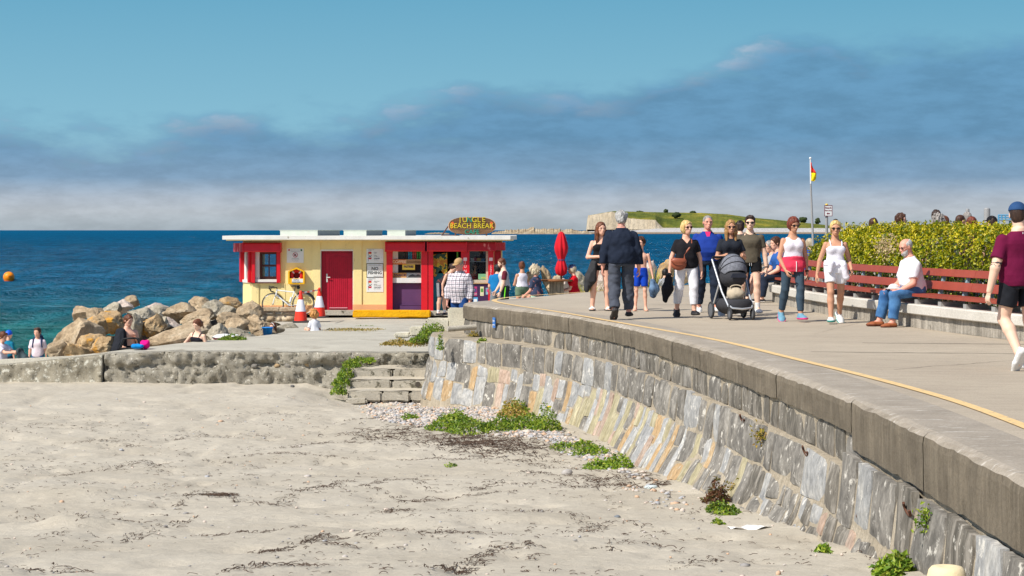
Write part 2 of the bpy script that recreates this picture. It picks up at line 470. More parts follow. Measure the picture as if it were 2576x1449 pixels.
def m_concrete(name, c0, c1, streak=.0, lich=None, dark=None, bump=.6, bd=.02):
 t = NT(name)
 a = t.noise(1.3, 6, .65, coord='World'); g = t.noise(38, 4, .7, coord='World')
 c = t.ramp(a, [(.3, c0), (.7, c1)])
 c = t.mix(.6, c, t.ramp(g, [(.28, .6), (.5, 1.0), (.75, 1.25)]), 'MULTIPLY')
 if streak:
  s_ = t.noise(9, 5, .7, (1, 1, .09), 'World', loc=(2, 5, 0))
  c = t.mix(streak, c, t.ramp(s_, [(.36, .42), (.52, .95), (.66, 1.45)]), 'MULTIPLY')
 if dark:
  d_ = t.noise(dark[1], 5, .7, coord='World', loc=(6, 1, 2)); c = t.mix(t.ramp(d_, [(dark[2], 0.0), (dark[2] + .1, 1.0)]), c, dark[0])
 if lich:
  l_ = t.noise(lich[1], 6, .75, coord='World', loc=(1, 9, 4)); c = t.mix(t.ramp(l_, [(lich[2], 0.0), (lich[2] + .05, 1.0)]), c, lich[0])
 t.bump(t.math('ADD', t.math('MULTIPLY', a, .7), t.math('MULTIPLY', g, .5)), bump, bd)
 return t.fin(c, .92, .2)
M_SLAB = m_concrete('slab_concrete', rgb((170, 164, 150)), rgb((190, 184, 168)), dark=(rgb((150, 140, 122)), 1.1, .58), bump=.6)
def m_coping():
 t = NT('coping_concrete'); a = t.noise(1.6, 6, .65, coord='World'); g = t.noise(40, 4, .7, coord='World')
 st_ = t.noise(14, 6, .75, (1, 1, .06), 'World', loc=(2, 5, 0)); st2 = t.noise(4, 5, .7, (1, 1, .10), 'World')
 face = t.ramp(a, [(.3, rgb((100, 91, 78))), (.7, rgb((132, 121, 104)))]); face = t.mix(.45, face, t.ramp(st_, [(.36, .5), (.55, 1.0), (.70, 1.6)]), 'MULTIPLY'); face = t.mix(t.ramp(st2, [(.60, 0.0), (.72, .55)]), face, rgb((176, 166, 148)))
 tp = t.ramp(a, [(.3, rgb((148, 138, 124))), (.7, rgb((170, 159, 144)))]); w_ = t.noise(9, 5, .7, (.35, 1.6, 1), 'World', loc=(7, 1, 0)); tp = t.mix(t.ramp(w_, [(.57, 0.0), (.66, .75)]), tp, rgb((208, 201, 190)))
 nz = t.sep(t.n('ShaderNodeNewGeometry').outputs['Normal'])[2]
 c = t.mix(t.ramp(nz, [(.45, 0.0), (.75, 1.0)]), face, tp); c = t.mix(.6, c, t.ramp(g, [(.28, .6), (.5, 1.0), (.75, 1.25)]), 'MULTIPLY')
 t.bump(t.math('ADD', a, g), .6, .012); return t.fin(c, .92, .2)
M_COPING = m_coping()
M_MORTAR = m_concrete('wall_mortar', rgb((160, 147, 126)), rgb((182, 170, 150)), streak=.4, bump=1.0, bd=.03)
M_BEACHWALL = m_concrete('lichened_concrete', rgb((146, 138, 120)), rgb((176, 168, 150)), lich=(rgb((216, 212, 196)), 8, .54), dark=(rgb((84, 78, 64)), 7, .58), bump=1.0, bd=.05)
M_PEBBLEWALL = m_concrete('pebbly_concrete', rgb((138, 131, 116)), rgb((172, 165, 150)), lich=(rgb((208, 203, 188)), 14, .57), dark=(rgb((86, 80, 68)), 11, .56), bump=1.0, bd=.06)
M_WHITEBLOCK = m_concrete('limewashed_concrete', rgb((200, 192, 170)), rgb((214, 208, 190)), dark=(rgb((88, 82, 66)), 9, .60), bump=.8, bd=.03)
M_STEP = m_concrete('step_stone', rgb((168, 161, 147)), rgb((188, 180, 164)), lich=(rgb((198, 194, 180)), 9, .62), dark=(rgb((92, 88, 74)), 6, .555), bump=.9, bd=.03)
STONES = {
 'grey': rocky('grey_limestone', [rgb((94, 90, 84)), rgb((132, 127, 119)), rgb((168, 162, 152))], 4.5, (1, 1, .7), fine=16, rnd=.10, lichen=(rgb((206, 200, 188)), 7, .585), bdist=.02),
 'dark': rocky('dark_streaked_stone', [rgb((82, 78, 70)), rgb((120, 114, 104)), rgb((174, 166, 154))], 7, (1, 1, .28), fine=22, rnd=.10, lichen=(rgb((200, 194, 182)), 9, .60), bdist=.02),
 'blue': rocky('pale_blue_stone', [rgb((142, 142, 142)), rgb((168, 167, 164)), rgb((190, 186, 178))], 4, (1, 1, .65), fine=16, rnd=.08, lichen=(rgb((214, 209, 198)), 6, .58), bdist=.02),
 'tan': rocky('ochre_stone', [rgb((160, 130, 94)), rgb((188, 158, 118)), rgb((198, 178, 148))], 4, (1, 1, .5), fine=18, rnd=.10, lichen=(rgb((188, 176, 154)), 6, .58), bdist=.02),
 'pink': rocky('pink_stone', [rgb((166, 140, 120)), rgb((184, 160, 142)), rgb((194, 178, 162))], 4, (1, 1, .5), fine=18, rnd=.10),
 'olive': rocky('olive_slate', [rgb((150, 140, 108)), rgb((176, 166, 134)), rgb((196, 186, 156))], 6, (1, 1, .25), fine=22, rnd=.12),
}
M_LINE = mat('worn_yellow_line_paint', rgb((222, 188, 132)), .8, .10, 9, .3, spots=(rgb((178, 160, 130)), 12, .58))
M_WLINE = mat('faded_white_line_paint', rgb((196, 190, 180)), .85, .1, 9, .3)
M_CRACK = mat('dark_joint_filler', rgb((78, 72, 66)), .95, .2, 6, .2)
# ---- sea
gy = np.concatenate([np.geomspace(58, 1600, 700), np.geomspace(1700, 80000, 24)]); gX = np.linspace(-1, 1, 460)
YY, XX = np.meshgrid(gy, gX, indexing='ij'); XX = XX * (14 + YY * .285)
XX[YY > 1650] *= 1.0
stepy = YY * .0048
def wv(lx, ly, amp, seed, ang):
 u = XX * math.cos(ang) + YY * math.sin(ang); v_ = -XX * math.sin(ang) + YY * math.cos(ang)
 n_ = vnoise(u / lx, v_ / ly, XX * 0 + seed * .37, seed); n_ = 1 - np.abs(2 * n_ - 1)
 return amp * (n_ - .5) * np.clip((ly - 1.2 * stepy) / ly * 2, 0, 1)
ZZ = wv(9, 5, .42, 3, .25) + wv(4.0, 2.2, .24, 5, -.2) + wv(2.2, 1.1, .12, 8, .4) + wv(40, 22, .3, 9, .1)
ZZ *= np.interp(YY, [58, 85, 140, 1600], [.35, .5, 1, 1.25])
V = np.stack([XX, YY, SEA_Z + ZZ], -1).reshape(-1, 3)
ii, jj = np.meshgrid(np.arange(len(gy) - 1), np.arange(len(gX) - 1), indexing='ij')
a = (ii * len(gX) + jj).ravel()
sea = link('sea', mesh_np('sea', V, np.stack([a, a + 1, a + 1 + len(gX), a + len(gX)], 1), M_SEA))
sw_ = MB()
for s_ in (-1, 1): sw_.add([(s_ * 30.5, 58, SEA_Z), (s_ * 400, 58, SEA_Z), (s_ * 60000, 80000, SEA_Z), (s_ * 22800, 80000, SEA_Z)], [(0, 1, 2, 3)])
o = sw_.obj('open_sea', M_SEA); tag(o, 'blue sea continuing outside the picture', kind='structure')
tag(sea, 'deep blue choppy sea turning green near the shore', kind='structure')
# sheltered shallow strip behind the weedy rocks is the same water; the sea floor below shelves as beach
seabed = MB()
seabed.add([(-60, 43.6, -2.2), (-2, 43.6, -2.2), (-2, 70, -3.3), (-60, 70, -3.3), (-60, 43.6, -5), (-2, 43.6, -5)], [(0, 1, 2, 3)], 0)
o = seabed.obj('shore', M_SAND); tag(o, 'low sandy shore behind the beach wall', kind='structure')
# ---- beach sand with foot-trodden relief
xs = np.arange(-17, 4.6, .075); ys = np.arange(9.0, 44.2, .085)
Xg, Yg = np.meshgrid(xs, ys)
Zg = sand_level(Xg, Yg) + .10 * fbm2(Xg, Yg * 1.3, .35, 3, 3) + .08 * fbm2(Xg, Yg, 1.5, 4, 5, .6)
dim = vnoise(Xg * 2.6, Yg * 2.2, np.zeros_like(Xg), 21)
Zg -= .06 * np.clip(dim - .62, 0, 1) / .38
Zg += .02 * (vnoise(Xg * 7, Yg * 7, np.zeros_like(Xg), 4) - .5)
# hummocks
for hx, hy, hr, hh in ((-5.0, 22.6, .8, .12), (-4.3, 19.4, .55, .10), (-.3, 20.2, 1.2, .10), (-1.2, 17.8, 1.0, .08), (-7, 20, 1.2, .1), (.2, 17, 1.2, .1)):
 Zg += hh * np.exp(-(((Xg - hx) / hr) ** 2 + ((Yg - hy) / (hr * .7)) ** 2))
SAND_XS, SAND_YS, SAND_Z = xs, ys, Zg
def sz(x, y):
 i = int(np.clip((y - ys[0]) / .085, 0, len(ys) - 1)); j = int(np.clip((x - xs[0]) / .075, 0, len(xs) - 1))
 return float(Zg[i, j])
def sz_np(x, y):
 i = np.clip(((y - ys[0]) / .085).astype(int), 0, len(ys) - 1); j = np.clip(((x - xs[0]) / .075).astype(int), 0, len(xs) - 1)
 return Zg[i, j]
V = np.stack([Xg, Yg, Zg], -1).reshape(-1, 3)
ii, jj = np.meshgrid(np.arange(len(ys) - 1), np.arange(len(xs) - 1), indexing='ij'); a = (ii * len(xs) + jj).ravel(); nx = len(xs)
sand = link('beach', mesh_np('beach', V, np.stack([a, a + 1, a + 1 + nx, a + nx], 1), M_SAND))
tag(sand, 'pale dry sand beach below the curved sea wall', kind='structure')
sf = MB(); sf.add([(-30, -12, -1.32), (12, -12, -1.32), (12, 9.3, -1.32), (-30, 9.3, -1.32)], [(0, 1, 2, 3)]); sf.add([(-40, 9.3, -1.45), (-16.9, 9.3, -1.45), (-16.9, 44, -1.9), (-40, 44, -1.9)], [(0, 1, 2, 3)])
o = sf.obj('sand_foreground', M_SAND); tag(o, 'dry sand continuing outside the picture', kind='structure')
# ---- promenade
COPE = Curve2([(3.3, -6), (3.2, 4), (3.12, 9), (3.12, 12.1), (3.12, 14), (3.08, 17), (2.92, 20.5), (2.55, 25), (1.73, 31.8), (.75, 36.2), (-.30, 39.0), (-.82, 40.25), (-.98, 41.2), (-.70, 42.2), (-.1, 43.4), (.8, 45.6), (1.95, 48.6), (5.4, 55.8), (7.8, 62), (12, 70), (30, 100), (60, 150)], .12)
S_TIP = COPE.s_at_y(41.2)
pl = []
for k in range(int(COPE.L / .35) + 1):
 p, t, nn = COPE.get(k * .35); o_ = .50 if k * .35 < S_TIP + 3.4 else 0; pl.append((p.x - nn.x * o_, p.y - nn.y * o_))
pl += [(140, 150), (140, -6)]
prom = link('promenade', poly_mesh('promenade', pl, -.004, M_TARMAC)); tag(prom, 'sunlit grey tarmac promenade', kind='structure')
lp = [gnd(px, py) for px, py in ((2700, 1125), (2576, 1072), (2400, 1008), (2200, 952), (2000, 903), (1800, 855), (1600, 819), (1400, 784), (1300, 769), (1256, 761), (1243, 755.5), (1262, 750.5), (1320, 744.5), (1400, 739.5), (1480, 734), (1640, 723.5), (1778, 714), (1918, 701))]
LINE = Curve2([(p.x, p.y) for p in lp], .15)
mb = MB(); sweep(mb, LINE, [(-.055, .004), (.055, .004)], step=.2); yl = mb.obj('yellow_line', M_LINE); tag(yl, 'yellow edge line painted along the promenade', kind='structure')
mb = MB()
for pts in (((2040, 884.5), (2600, 890)), ((2170, 862), (2600, 866)), ((1990, 768), (2140, 800)), ((2140, 801), (2300, 823.5)), ((2300, 824), (2560, 858)), ((1630, 766), (2250, 770))):
 p, q = gnd(*pts[0]), gnd(*pts[1]); n = 14; prev = None
 for k in range(n + 1):
  w = p.lerp(q, k / n); w = Vector((w.x, w.y + rng.uniform(-.03, .03), 0)); hw = rng.uniform(.012, .028)
  cur = (w.x, w.y - hw, w.x, w.y + hw)
  if prev: mb.add([(prev[0], prev[1], .0), (cur[0], cur[1], .0), (cur[2], cur[3], .0), (prev[2], prev[3], .0)], [(0, 1, 2, 3)])
  prev = cur
for (pa, pb, n) in (((1800, 800), (2050, 792), 20), ((2050, 840), (2160, 812), 12), ((1700, 770), (1790, 790), 12), ((2250, 930), (2576, 905), 24)):
 p, q = gnd(*pa), gnd(*pb); prev = None; off = 0
 for k in range(n + 1):
  w = p.lerp(q, k / n); off += rng.uniform(-.05, .05); hw = rng.uniform(.003, .010); cur = (w.x, w.y + off)
  if prev: mb.add([(prev[0], prev[1] - hw, .0), (cur[0], cur[1] - hw, .0), (cur[0], cur[1] + hw, .0), (prev[0], prev[1] + hw, .0)], [(0, 1, 2, 3)])
  prev = cur
o = mb.obj('tarmac_joints', M_CRACK); tag(o, 'dark joint lines across the promenade tarmac', kind='structure')
mb = MB()
for (a_, b_) in (((1700, 747), (1760, 741)), ((1640, 742), (1720, 744)), ((1640, 737), (1700, 738))):
 p, q = gnd(*a_), gnd(*b_); mb.add([(p.x, p.y - .05, 0), (q.x, q.y - .05, 0), (q.x, q.y + .05, 0), (p.x, p.y + .05, 0)], [(0, 1, 2, 3)])
o = mb.obj('white_markings', M_WLINE); tag(o, 'faded white markings on the promenade', kind='structure')
# ---- curved sea wall
wall = empty('sea_wall', (0, 0, 0), 0, 'curved stone sea wall of grey and ochre blocks holding up the promenade', 'wall')
LOW = Curve2([(3.24, -6), (3.14, 4), (3.06, 9), (3.06, 12.1), (3.06, 14), (3.0, 17), (2.84, 20.5), (2.46, 25), (1.60, 31.8), (.45, 36.0), (-.55, 38.0), (-1.28, 39.2), (-1.62, 40.1), (-1.66, 41.0), (-1.60, 43.0)], .12)
# outward is to the left of travel (toward the sand)
def up_prof(h): return float(np.interp(h, [0, .3, .62], [0, -.015, .0]))
LO_H = [.62, 1.05, 1.3, 1.8, 2.3]
def lo_prof(h, y=20.0): return float(np.interp(h, LO_H, [0, .05, .13, .42, .62])) * float(np.interp(y, [28, 36], [1.0, .42]))
mb = MB()
sweep(mb, COPE, [(-1.2, -.03), (-.012, -.03), (-.012, -.30), (-.014, -.66)], 0, S_TIP + 40, .3)
core_v = []; NC = int(LOW.L / .3)
for i in range(NC + 1):
 p, t, nn = LOW.get(LOW.L * i / NC)
 for o_, h_ in [(-1.8, .63), (-.012, .63)] + [(lo_prof(h_, p.y) - .006, h_) for h_ in (.70, 1.05, 1.3, 1.55, 1.8, 2.3)]: core_v.append((p.x + nn.x * o_, p.y + nn.y * o_, -h_))
mb.add(core_v, [(i * 8 + j, i * 8 + j + 1, (i + 1) * 8 + j + 1, (i + 1) * 8 + j) for i in range(NC) for j in range(7)], 0, False)
mb.obj('wall_core', M_MORTAR, wall)
def wall_stone(cur, prof, s0, s1, h0, h1, m, proud=.02, skew=0.0, jit=.015, res=4):
 vs_ = []; n = res; y_ = cur.get(s0)[0].y; sm, hm, L_, H_ = (s0 + s1) / 2, (h0 + h1) / 2, (s1 - s0) / 2, (h1 - h0) / 2
 cj = [rng.uniform(-jit, jit) * 1.6 for _ in range(8)]; sd = rng.uniform(0, 99); pp = rng.uniform(12, 40); tl = rng.uniform(-.012, .012); tv = rng.uniform(-.012, .012)
 for i in range(n + 1):
  for j in range(n + 1):
   a, b = 2 * i / n - 1, 2 * j / n - 1; mx = max(abs(a), abs(b)); k = mx / ((abs(a) ** pp + abs(b) ** pp) ** (1 / pp)) if mx > 0 else 1
   u, v = a * k, b * k; u2, v2 = (u + 1) / 2, (v + 1) / 2
   q = mnoise.noise_vector(Vector((sd, u * L_ * 5, v * H_ * 5))) * .013 * mx
   s_ = sm + u * L_ - skew * v * .5 + (cj[0] * (1 - v2) + cj[1] * v2) * (1 - u2) + (cj[2] * (1 - v2) + cj[3] * v2) * u2 + q.x
   h = hm + v * H_ + (cj[4] * (1 - u2) + cj[5] * u2) * (1 - v2) + (cj[6] * (1 - u2) + cj[7] * u2) * v2 + q.y
   e = (1 - mx); out = (prof(h, y_) if prof is lo_prof else prof(h)) + (proud * .7 if e > .01 else -.002) + tl * u + tv * v + (.018 * mnoise.noise(Vector((s_ * 6, h * 6, sd))) if e > .01 else 0)
   p, t, nn = cur.get(s_); vs_.append((p.x + nn.x * out, p.y + nn.y * out, -h))
 fs = [(i * (n + 1) + j, (i + 1) * (n + 1) + j, (i + 1) * (n + 1) + j + 1, i * (n + 1) + j + 1) for i in range(n) for j in range(n)]
 rim = [i * (n + 1) for i in range(n + 1)] + [n * (n + 1) + j for j in range(1, n + 1)] + [i * (n + 1) + n for i in range(n - 1, -1, -1)] + [j for j in range(n - 1, 0, -1)]
 k = len(vs_); p, t, nn = cur.get(sm)
 for r_ in rim: q = vs_[r_]; vs_.append((q[0] - nn.x * .06, q[1] - nn.y * .06, q[2]))
 L = len(rim)
 fs += [(rim[(i + 1) % L], rim[i], k + i, k + (i + 1) % L) for i in range(L)]
 b_ = MB(); b_.add(vs_, fs, 0, True)
 o = b_.obj('stone', m, wall); o.data.set_sharp_from_angle(angle=R(32)); return o
def pick(w):
 ks = list(w); return STONES[rng.choices(ks, [w[k] for k in ks])[0]]
# coping slabs with a rounded front edge
s_ = COPE.s_at_y(8.5)
sEnd = S_TIP + 3.2
while s_ < sEnd:
 L = rng.uniform(1.3, 2.1)
 b_ = MB(); drop = .31 if COPE.get(s_)[0].y > 17 else .46
 r_ = rng.uniform(.0, .008)
 sweep(b_, COPE, [(-.56, -.0038), (-.42, 0.0), (-.12, 0.0), (-.05, -.004), (-.005, -.02), (.022 + r_, -.05), (.03 + r_, -.10), (.028 + r_, -drop * .5), (.026 + r_, -drop * .75), (.022 + r_, -drop), (-.06, -drop)], s_ + .004, min(s_ + L, sEnd) - .004, .16, sm=False)
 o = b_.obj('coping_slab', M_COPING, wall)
 for v in o.data.vertices:
  if v.co.z < -.01: v.co += mnoise.noise_vector(v.co * 4.5) * .014 + mnoise.noise_vector(v.co * 13) * .006
 s_ += L
# upper course
s_ = COPE.s_at_y(17.6); sU = S_TIP - .15
while s_ < sU:
 L = rng.choice([rng.uniform(.3, .55), rng.uniform(.5, .95)])
 wall_stone(COPE, up_prof, s_ + .012, min(s_ + L, sU) - .012, .325, .635 + rng.uniform(-.01, .01), pick({'dark': 6, 'grey': 2}), .02)
 s_ += L
# ledge course
s_ = LOW.s_at_y(11.5); sL = LOW.L - 1.2
while s_ < sL:
 y = LOW.get(s_)[0].y; L = rng.choice([rng.uniform(.32, .6), rng.uniform(.5, 1.0)]) if y > 21 else rng.uniform(.5, 1.1)
 top_ = .64 if y > 17.5 else .50
 wall_stone(LOW, lo_prof, s_ + .01, min(s_ + L, sL) - .01, top_, 1.06 + rng.uniform(-.03, .03), pick({'grey': 6, 'dark': 1.5, 'blue': 1.6}), .035)
 s_ += L
# battered lower face
s_ = LOW.s_at_y(12.2)
while s_ < sL + .3:
 y = LOW.get(s_)[0].y
 if 25.5 < y < 33.5:
  L = rng.uniform(.16, .40)
  w = {'olive': 5, 'blue': 4, 'pink': 1.5, 'tan': 1.4, 'grey': 2}
  if rng.random() < .72:
   c_ = rng.uniform(1.25, 1.6)
   wall_stone(LOW, lo_prof, s_ + .005, s_ + L - .005, 1.085, c_ - .005, pick(w), rng.uniform(.01, .035), .02)
   wall_stone(LOW, lo_prof, s_ + .005, s_ + L - .005, c_ + .005, 1.86, pick(w), rng.uniform(.01, .035), .02)
  else:
   wall_stone(LOW, lo_prof, s_ + .005, s_ + L - .005, 1.085, 1.86, pick(w), rng.uniform(.01, .04), .03)
 else:
  L = rng.uniform(.24, .66) if y < 25.5 else rng.uniform(.22, .48)
  w = {'grey': 5, 'dark': 2.5, 'blue': 4, 'tan': .9, 'pink': .6} if y < 22 else ({'grey': 3, 'blue': 3, 'tan': 1.6, 'dark': 1.5, 'olive': 1} if y < 26 else {'blue': 4, 'grey': 2.4, 'tan': 1.7, 'pink': 1, 'olive': .8})
  hs = [1.085, rng.uniform(1.3, 1.62), 1.88] if (y > 22 or rng.random() < .45) else [1.085, rng.uniform(1.25, 1.36), rng.uniform(1.48, 1.64), 1.88]
  for h0_, h1_ in zip(hs, hs[1:]):
   m_ = s_ + L * rng.uniform(.35, .65)
   if rng.random() < .28 and L > .36:
    wall_stone(LOW, lo_prof, s_ + .007, m_ - .006, h0_ + .006, h1_ - .006, pick(w), rng.uniform(.005, .035), .03, .012); wall_stone(LOW, lo_prof, m_ + .006, s_ + L - .007, h0_ + .006, h1_ - .006, pick(w), rng.uniform(.005, .035), .03, .012)
   else: wall_stone(LOW, lo_prof, s_ + .007, s_ + L - .007, h0_ + .006, h1_ - .006, pick(w), rng.uniform(.005, .035), .03, .014)
 s_ += L
# drain pipe on the ledge, small blue plate, iron rings
M_RUST = mat('rusty_iron', rgb((92, 60, 44)), .8, .25, 20, .4)
mb = MB(); p = at(1158, 828, 39.4); mb.tube([p + Vector((-.26, .0, 0)), p + Vector((.3, .25, .03))], .055, 12); o = mb.obj('drain_pipe', M_STEP, wall)
M_BLUEPLATE = mat('blue_enamel', rgb((66, 120, 190)), .35, .05)
M_WHITE = mat('white_paint', rgb((226, 226, 224)), .6, .04, 5, .15)
M_BLACK = mat('black_print', rgb((26, 26, 30)), .6, .05)
pq, tq, nq = COPE.get(COPE.s_at_y(39.0));
ang = math.atan2(-nq.x, nq.y) + math.pi
pt = empty('wall_plate', (pq.x + nq.x * .055, pq.y + nq.y * .055, -.31), ang, 'small blue plate fixed to the end of the sea wall', 'sign')
mb = MB(); mb.box(-.06, .06, -.008, .008, -.10, .10); mb.obj('plate', M_BLUEPLATE, pt)
lettering('Bathe', .045, M_WHITE, pt, (0, -.0095, .035)); lettering('WATER', .035, M_WHITE, pt, (0, -.0095, -.045))
for (yy, hh) in ((22.8, .66), (19.5, .66), (17.0, .98), (15.2, .62)):
 p, t, nn = COPE.get(COPE.s_at_y(yy)); c_ = Vector((p.x + nn.x * .11, p.y + nn.y * .11, -hh)); T3 = Vector((t.x, t.y, 0)); mb = MB()
 mb.tube([c_ + T3 * (.08 * math.cos(q)) + Vector((0, 0, .05 * math.sin(q))) + Vector((nn.x, nn.y, 0)) * .02 * math.sin(q) for q in np.linspace(math.pi, 2.3 * math.pi, 9)], .012, 6)
 mb.obj('iron_hook', M_RUST, wall)
# ---- concrete slab (slipway) in front of the cafe, sloping a little at the left
def slab_z(x): return float(np.interp(x, [-16, -11.0, -8.6, -7.4, 60], [-1.52, -1.40, -1.16, TER_Z, TER_Z]))
edge = [(-16, 43.2), (-11, 43.0), (-8.6, 43.0), (-5, 42.85), (-1.7, 42.4)]
back = [(-16, 43.9), (-10.8, 43.9), (-9.0, 44.1), (-7.6, 46.6), (-6.4, 49.0), (-5.9, 50.8), (-6.3, 54.5), (-6.9, 57.0), (-9.3, 60.0), (-9.3, 68)]
ring = [(p.x, p.y) for p in Curve2(edge, .4).p] + [(14, 43.5), (45, 66), (45, 80), (-9.3, 80)] + [(p.x, p.y) for p in Curve2(back, .4).p[::-1]]
slab = link('slipway', poly_mesh('slipway', ring, 0, M_SLAB))
for v in slab.data.vertices: v.co.z = slab_z(v.co.x)
tag(slab, 'grey concrete slipway slab in front of the cafe', kind='structure')
# ---- low beach wall at the left: two cast sections with a joint
bw = empty('beach_wall', (0, 0, 0), 0, 'low lichen covered concrete wall between the sand and the slipway', 'wall')
def wall_panel(x0, x1, m, rough, seed, lip=.10):
 nx_ = int((x1 - x0) / .045); nz_ = 17
 U = np.linspace(0, 1, nx_ + 1);
 X, J = np.meshgrid(x0 + (x1 - x0) * U, np.arange(nz_ + 1), indexing='ij')
 ztop = np.vectorize(slab_z)(X) + .004 + .012 * (vnoise(X * 3, X * 0, X * 0, seed) - .5)
 v = np.clip((J - 3) / (nz_ - 3), 0, 1)
 zb = -2.05
 Zt = ztop + (zb - ztop) * v
 Yf = np.interp(X, [-16, -11, -8.6, -5, -1.7], [43.2, 43.0, 43.0, 42.85, 42.4])
 d = rough * (vnoise(X * 8, Zt * 8, X * 0 + .3, seed) - .5) + rough * .7 * (vnoise(X * 19, Zt * 19, X * 0 + 2.3, seed + 1) - .5) + rough * .9 * (vnoise(X * 2.5, Zt * 3, X * 0 + 5.3, seed + 2) - .5)
 under = np.where((ztop - Zt > .26) & (ztop - Zt < .36), .07, 0) * (1 if lip else 0) * (vnoise(X * 1.5, X * 0, X * 0, 9) > .3)
 Y = Yf - .05 + under - d * np.clip(J / 3, 0, 1)
 top = J < 3
 Y = np.where(top, Yf + (3 - J) * .14 - .03, Y)
 Zt = np.where(top, ztop + 0 * J, Zt); Zt = np.where(J == 3, Zt - .012, Zt)
 Vv = np.stack([X, Y, Zt], -1).reshape(-1, 3); a = (np.arange(nx_)[:, None] * (nz_ + 1) + np.arange(nz_)[None, :]).ravel()
 Fq = np.stack([a, a + 1, a + nz_ + 2, a + nz_ + 1], 1)
 k = len(Vv); e0 = Vv[:nz_ + 1].copy(); e0[:, 1] = 43.6; e1 = Vv[-(nz_ + 1):].copy(); e1[:, 1] = 43.6
 Vv = np.concatenate([Vv, e0, e1]); b0 = np.arange(nz_)
 F2 = np.stack([b0, k + b0, k + b0 + 1, b0 + 1], 1); q = nx_ * (nz_ + 1); F3 = np.stack([q + b0, q + b0 + 1, k + nz_ + 2 + b0, k + nz_ + 1 + b0], 1)
 return link('wall_section', mesh_np('wall_section', Vv, [Fq, F2, F3], m, smooth=True), bw)
wall_panel(-16, -8.84, M_BEACHWALL, .09, 1, 0)
wall_panel(-8.79, -1.62, M_PEBBLEWALL, .17, 5)
mb = MB(); mb.box(-8.9, -8.74, 43.05, 43.2, -2.1, -1.19); mb.obj('joint', M_CRACK, bw)
M_TANSTONE = STONES['tan']; M_GREYST = STONES['grey']
for (px, py, w, h, m) in ((1158 / 1.0, 0, 0, 0, None),):
 pass
for (px, py, w, h, k) in ((775, 917, .20, .15, 'tan'), (725, 919, .16, .12, 'grey'), (697, 920, .12, .08, 'tan'), (640, 921, .13, .09, 'grey'), (1058, 911, .22, .15, 'olive'), (930, 907, .2, .14, 'olive'), (800, 938, .10, .07, 'grey')):
 p = at(px, py, 42.85); bm = bmesh.new(); bmesh.ops.create_icosphere(bm, subdivisions=2, radius=1)
 for v in bm.verts:
  n_ = 1 + .35 * (mnoise.noise(v.co * 1.7 + Vector((px, 0, 0)))); v.co = Vector((v.co.x * w * .55, v.co.y * .05, v.co.z * h * .6)) * n_
 b_ = MB(); b_.bm(bm); bm.free(); o = b_.obj('stone', STONES[k], bw); o.location = p
# ---- beach steps
st = empty('beach_steps', (0, 0, 0), 0, 'worn concrete steps going up from the sand to the slipway', 'steps')
def rough_block(name, x0, x1, y0, y1, z0, z1, m, parent, amp=.02, seed=0, bev=.03, div=.09):
 bm = bmesh.new(); bmesh.ops.create_cube(bm, size=1)
 for v in bm.verts: v.co = Vector((x0 + (v.co.x + .5) * (x1 - x0), y0 + (v.co.y + .5) * (y1 - y0), z0 + (v.co.z + .5) * (z1 - z0)))
 c_ = max(1, int(max(x1 - x0, y1 - y0) / .35))
 bmesh.ops.bevel(bm, geom=bm.edges[:], offset=bev, segments=2, affect='EDGES')
 long = [e for e in bm.edges if e.calc_length() > .22]
 bmesh.ops.subdivide_edges(bm, edges=long, cuts=max(2, int(max(x1 - x0, .3) / .16)), use_grid_fill=True)
 for v in bm.verts:
  n_ = mnoise.noise_vector(v.co * 3.1 + Vector((seed, 0, 0))) + .5 * mnoise.noise_vector(v.co * 9 + Vector((0, seed, 0)))
  v.co += n_ * amp
 b_ = MB(); b_.bm(bm); bm.free()
 o = b_.obj(name, m, parent); o.data.set_sharp_from_angle(angle=R(40)); return o
def step_row(px0, px1, ytop, yfoot, d, depth, splits, seed):
 zt = 1.5 - (ytop - 579) / FPX * d; zb = 1.5 - (yfoot - 579) / FPX * d
 x = [gx(px0, d)] + [gx(px, d) for px in splits] + [gx(px1, d)]
 for i in range(len(x) - 1):
  rough_block('step_block', x[i] + .006, x[i + 1] - .006, d, d + depth, zb - .06, zt + rng.uniform(-.012, .012), M_STEP, st, .03, seed + i * 3, .035)
step_row(886, 1092, 929, 951, 41.7, .9, (987,), 1)
step_row(880, 1094, 956, 980, 41.2, .9, (985, ), 7)
step_row(872, 1094, 985, 1004, 40.7, .9, (958, 1032), 13)
step_row(868, 925, 1005, 1012, 40.35, .5, (), 19)
for (a_, b_, yt, d_) in ((890, 1090, 929, 41.8), (884, 1092, 956, 41.3), (876, 1092, 985, 40.8)):
 zt_ = 1.5 - (yt - 579) / FPX * (d_ - .1); V_ = []; nn_ = 24
 for i in range(nn_ + 1):
  x_ = gx(a_, d_) + (gx(b_, d_) - gx(a_, d_)) * i / nn_
  for j in range(5): V_.append((x_, d_ + .02 + j * .13 + .05 * mnoise.noise(Vector((x_ * 4, j, d_))), zt_ + .006 + .010 * j + .014 * mnoise.noise(Vector((x_ * 3, j * .5, d_ + 3)))))
 mb = MB(); mb.add(V_, [(i * 5 + j, (i + 1) * 5 + j, (i + 1) * 5 + j + 1, i * 5 + j + 1) for i in range(nn_) for j in range(4)], 0, True); o = mb.obj('sand_drift', M_SAND, st, fix=False)
 for p_ in o.data.polygons: pass
mb = MB(); p = at(1051, 967, 41.17); mb.tube([p + Vector((0, -.012, 0)), p + Vector((0, .05, 0))], .055, 14); mb.obj('drain_hole', M_CRACK, st)
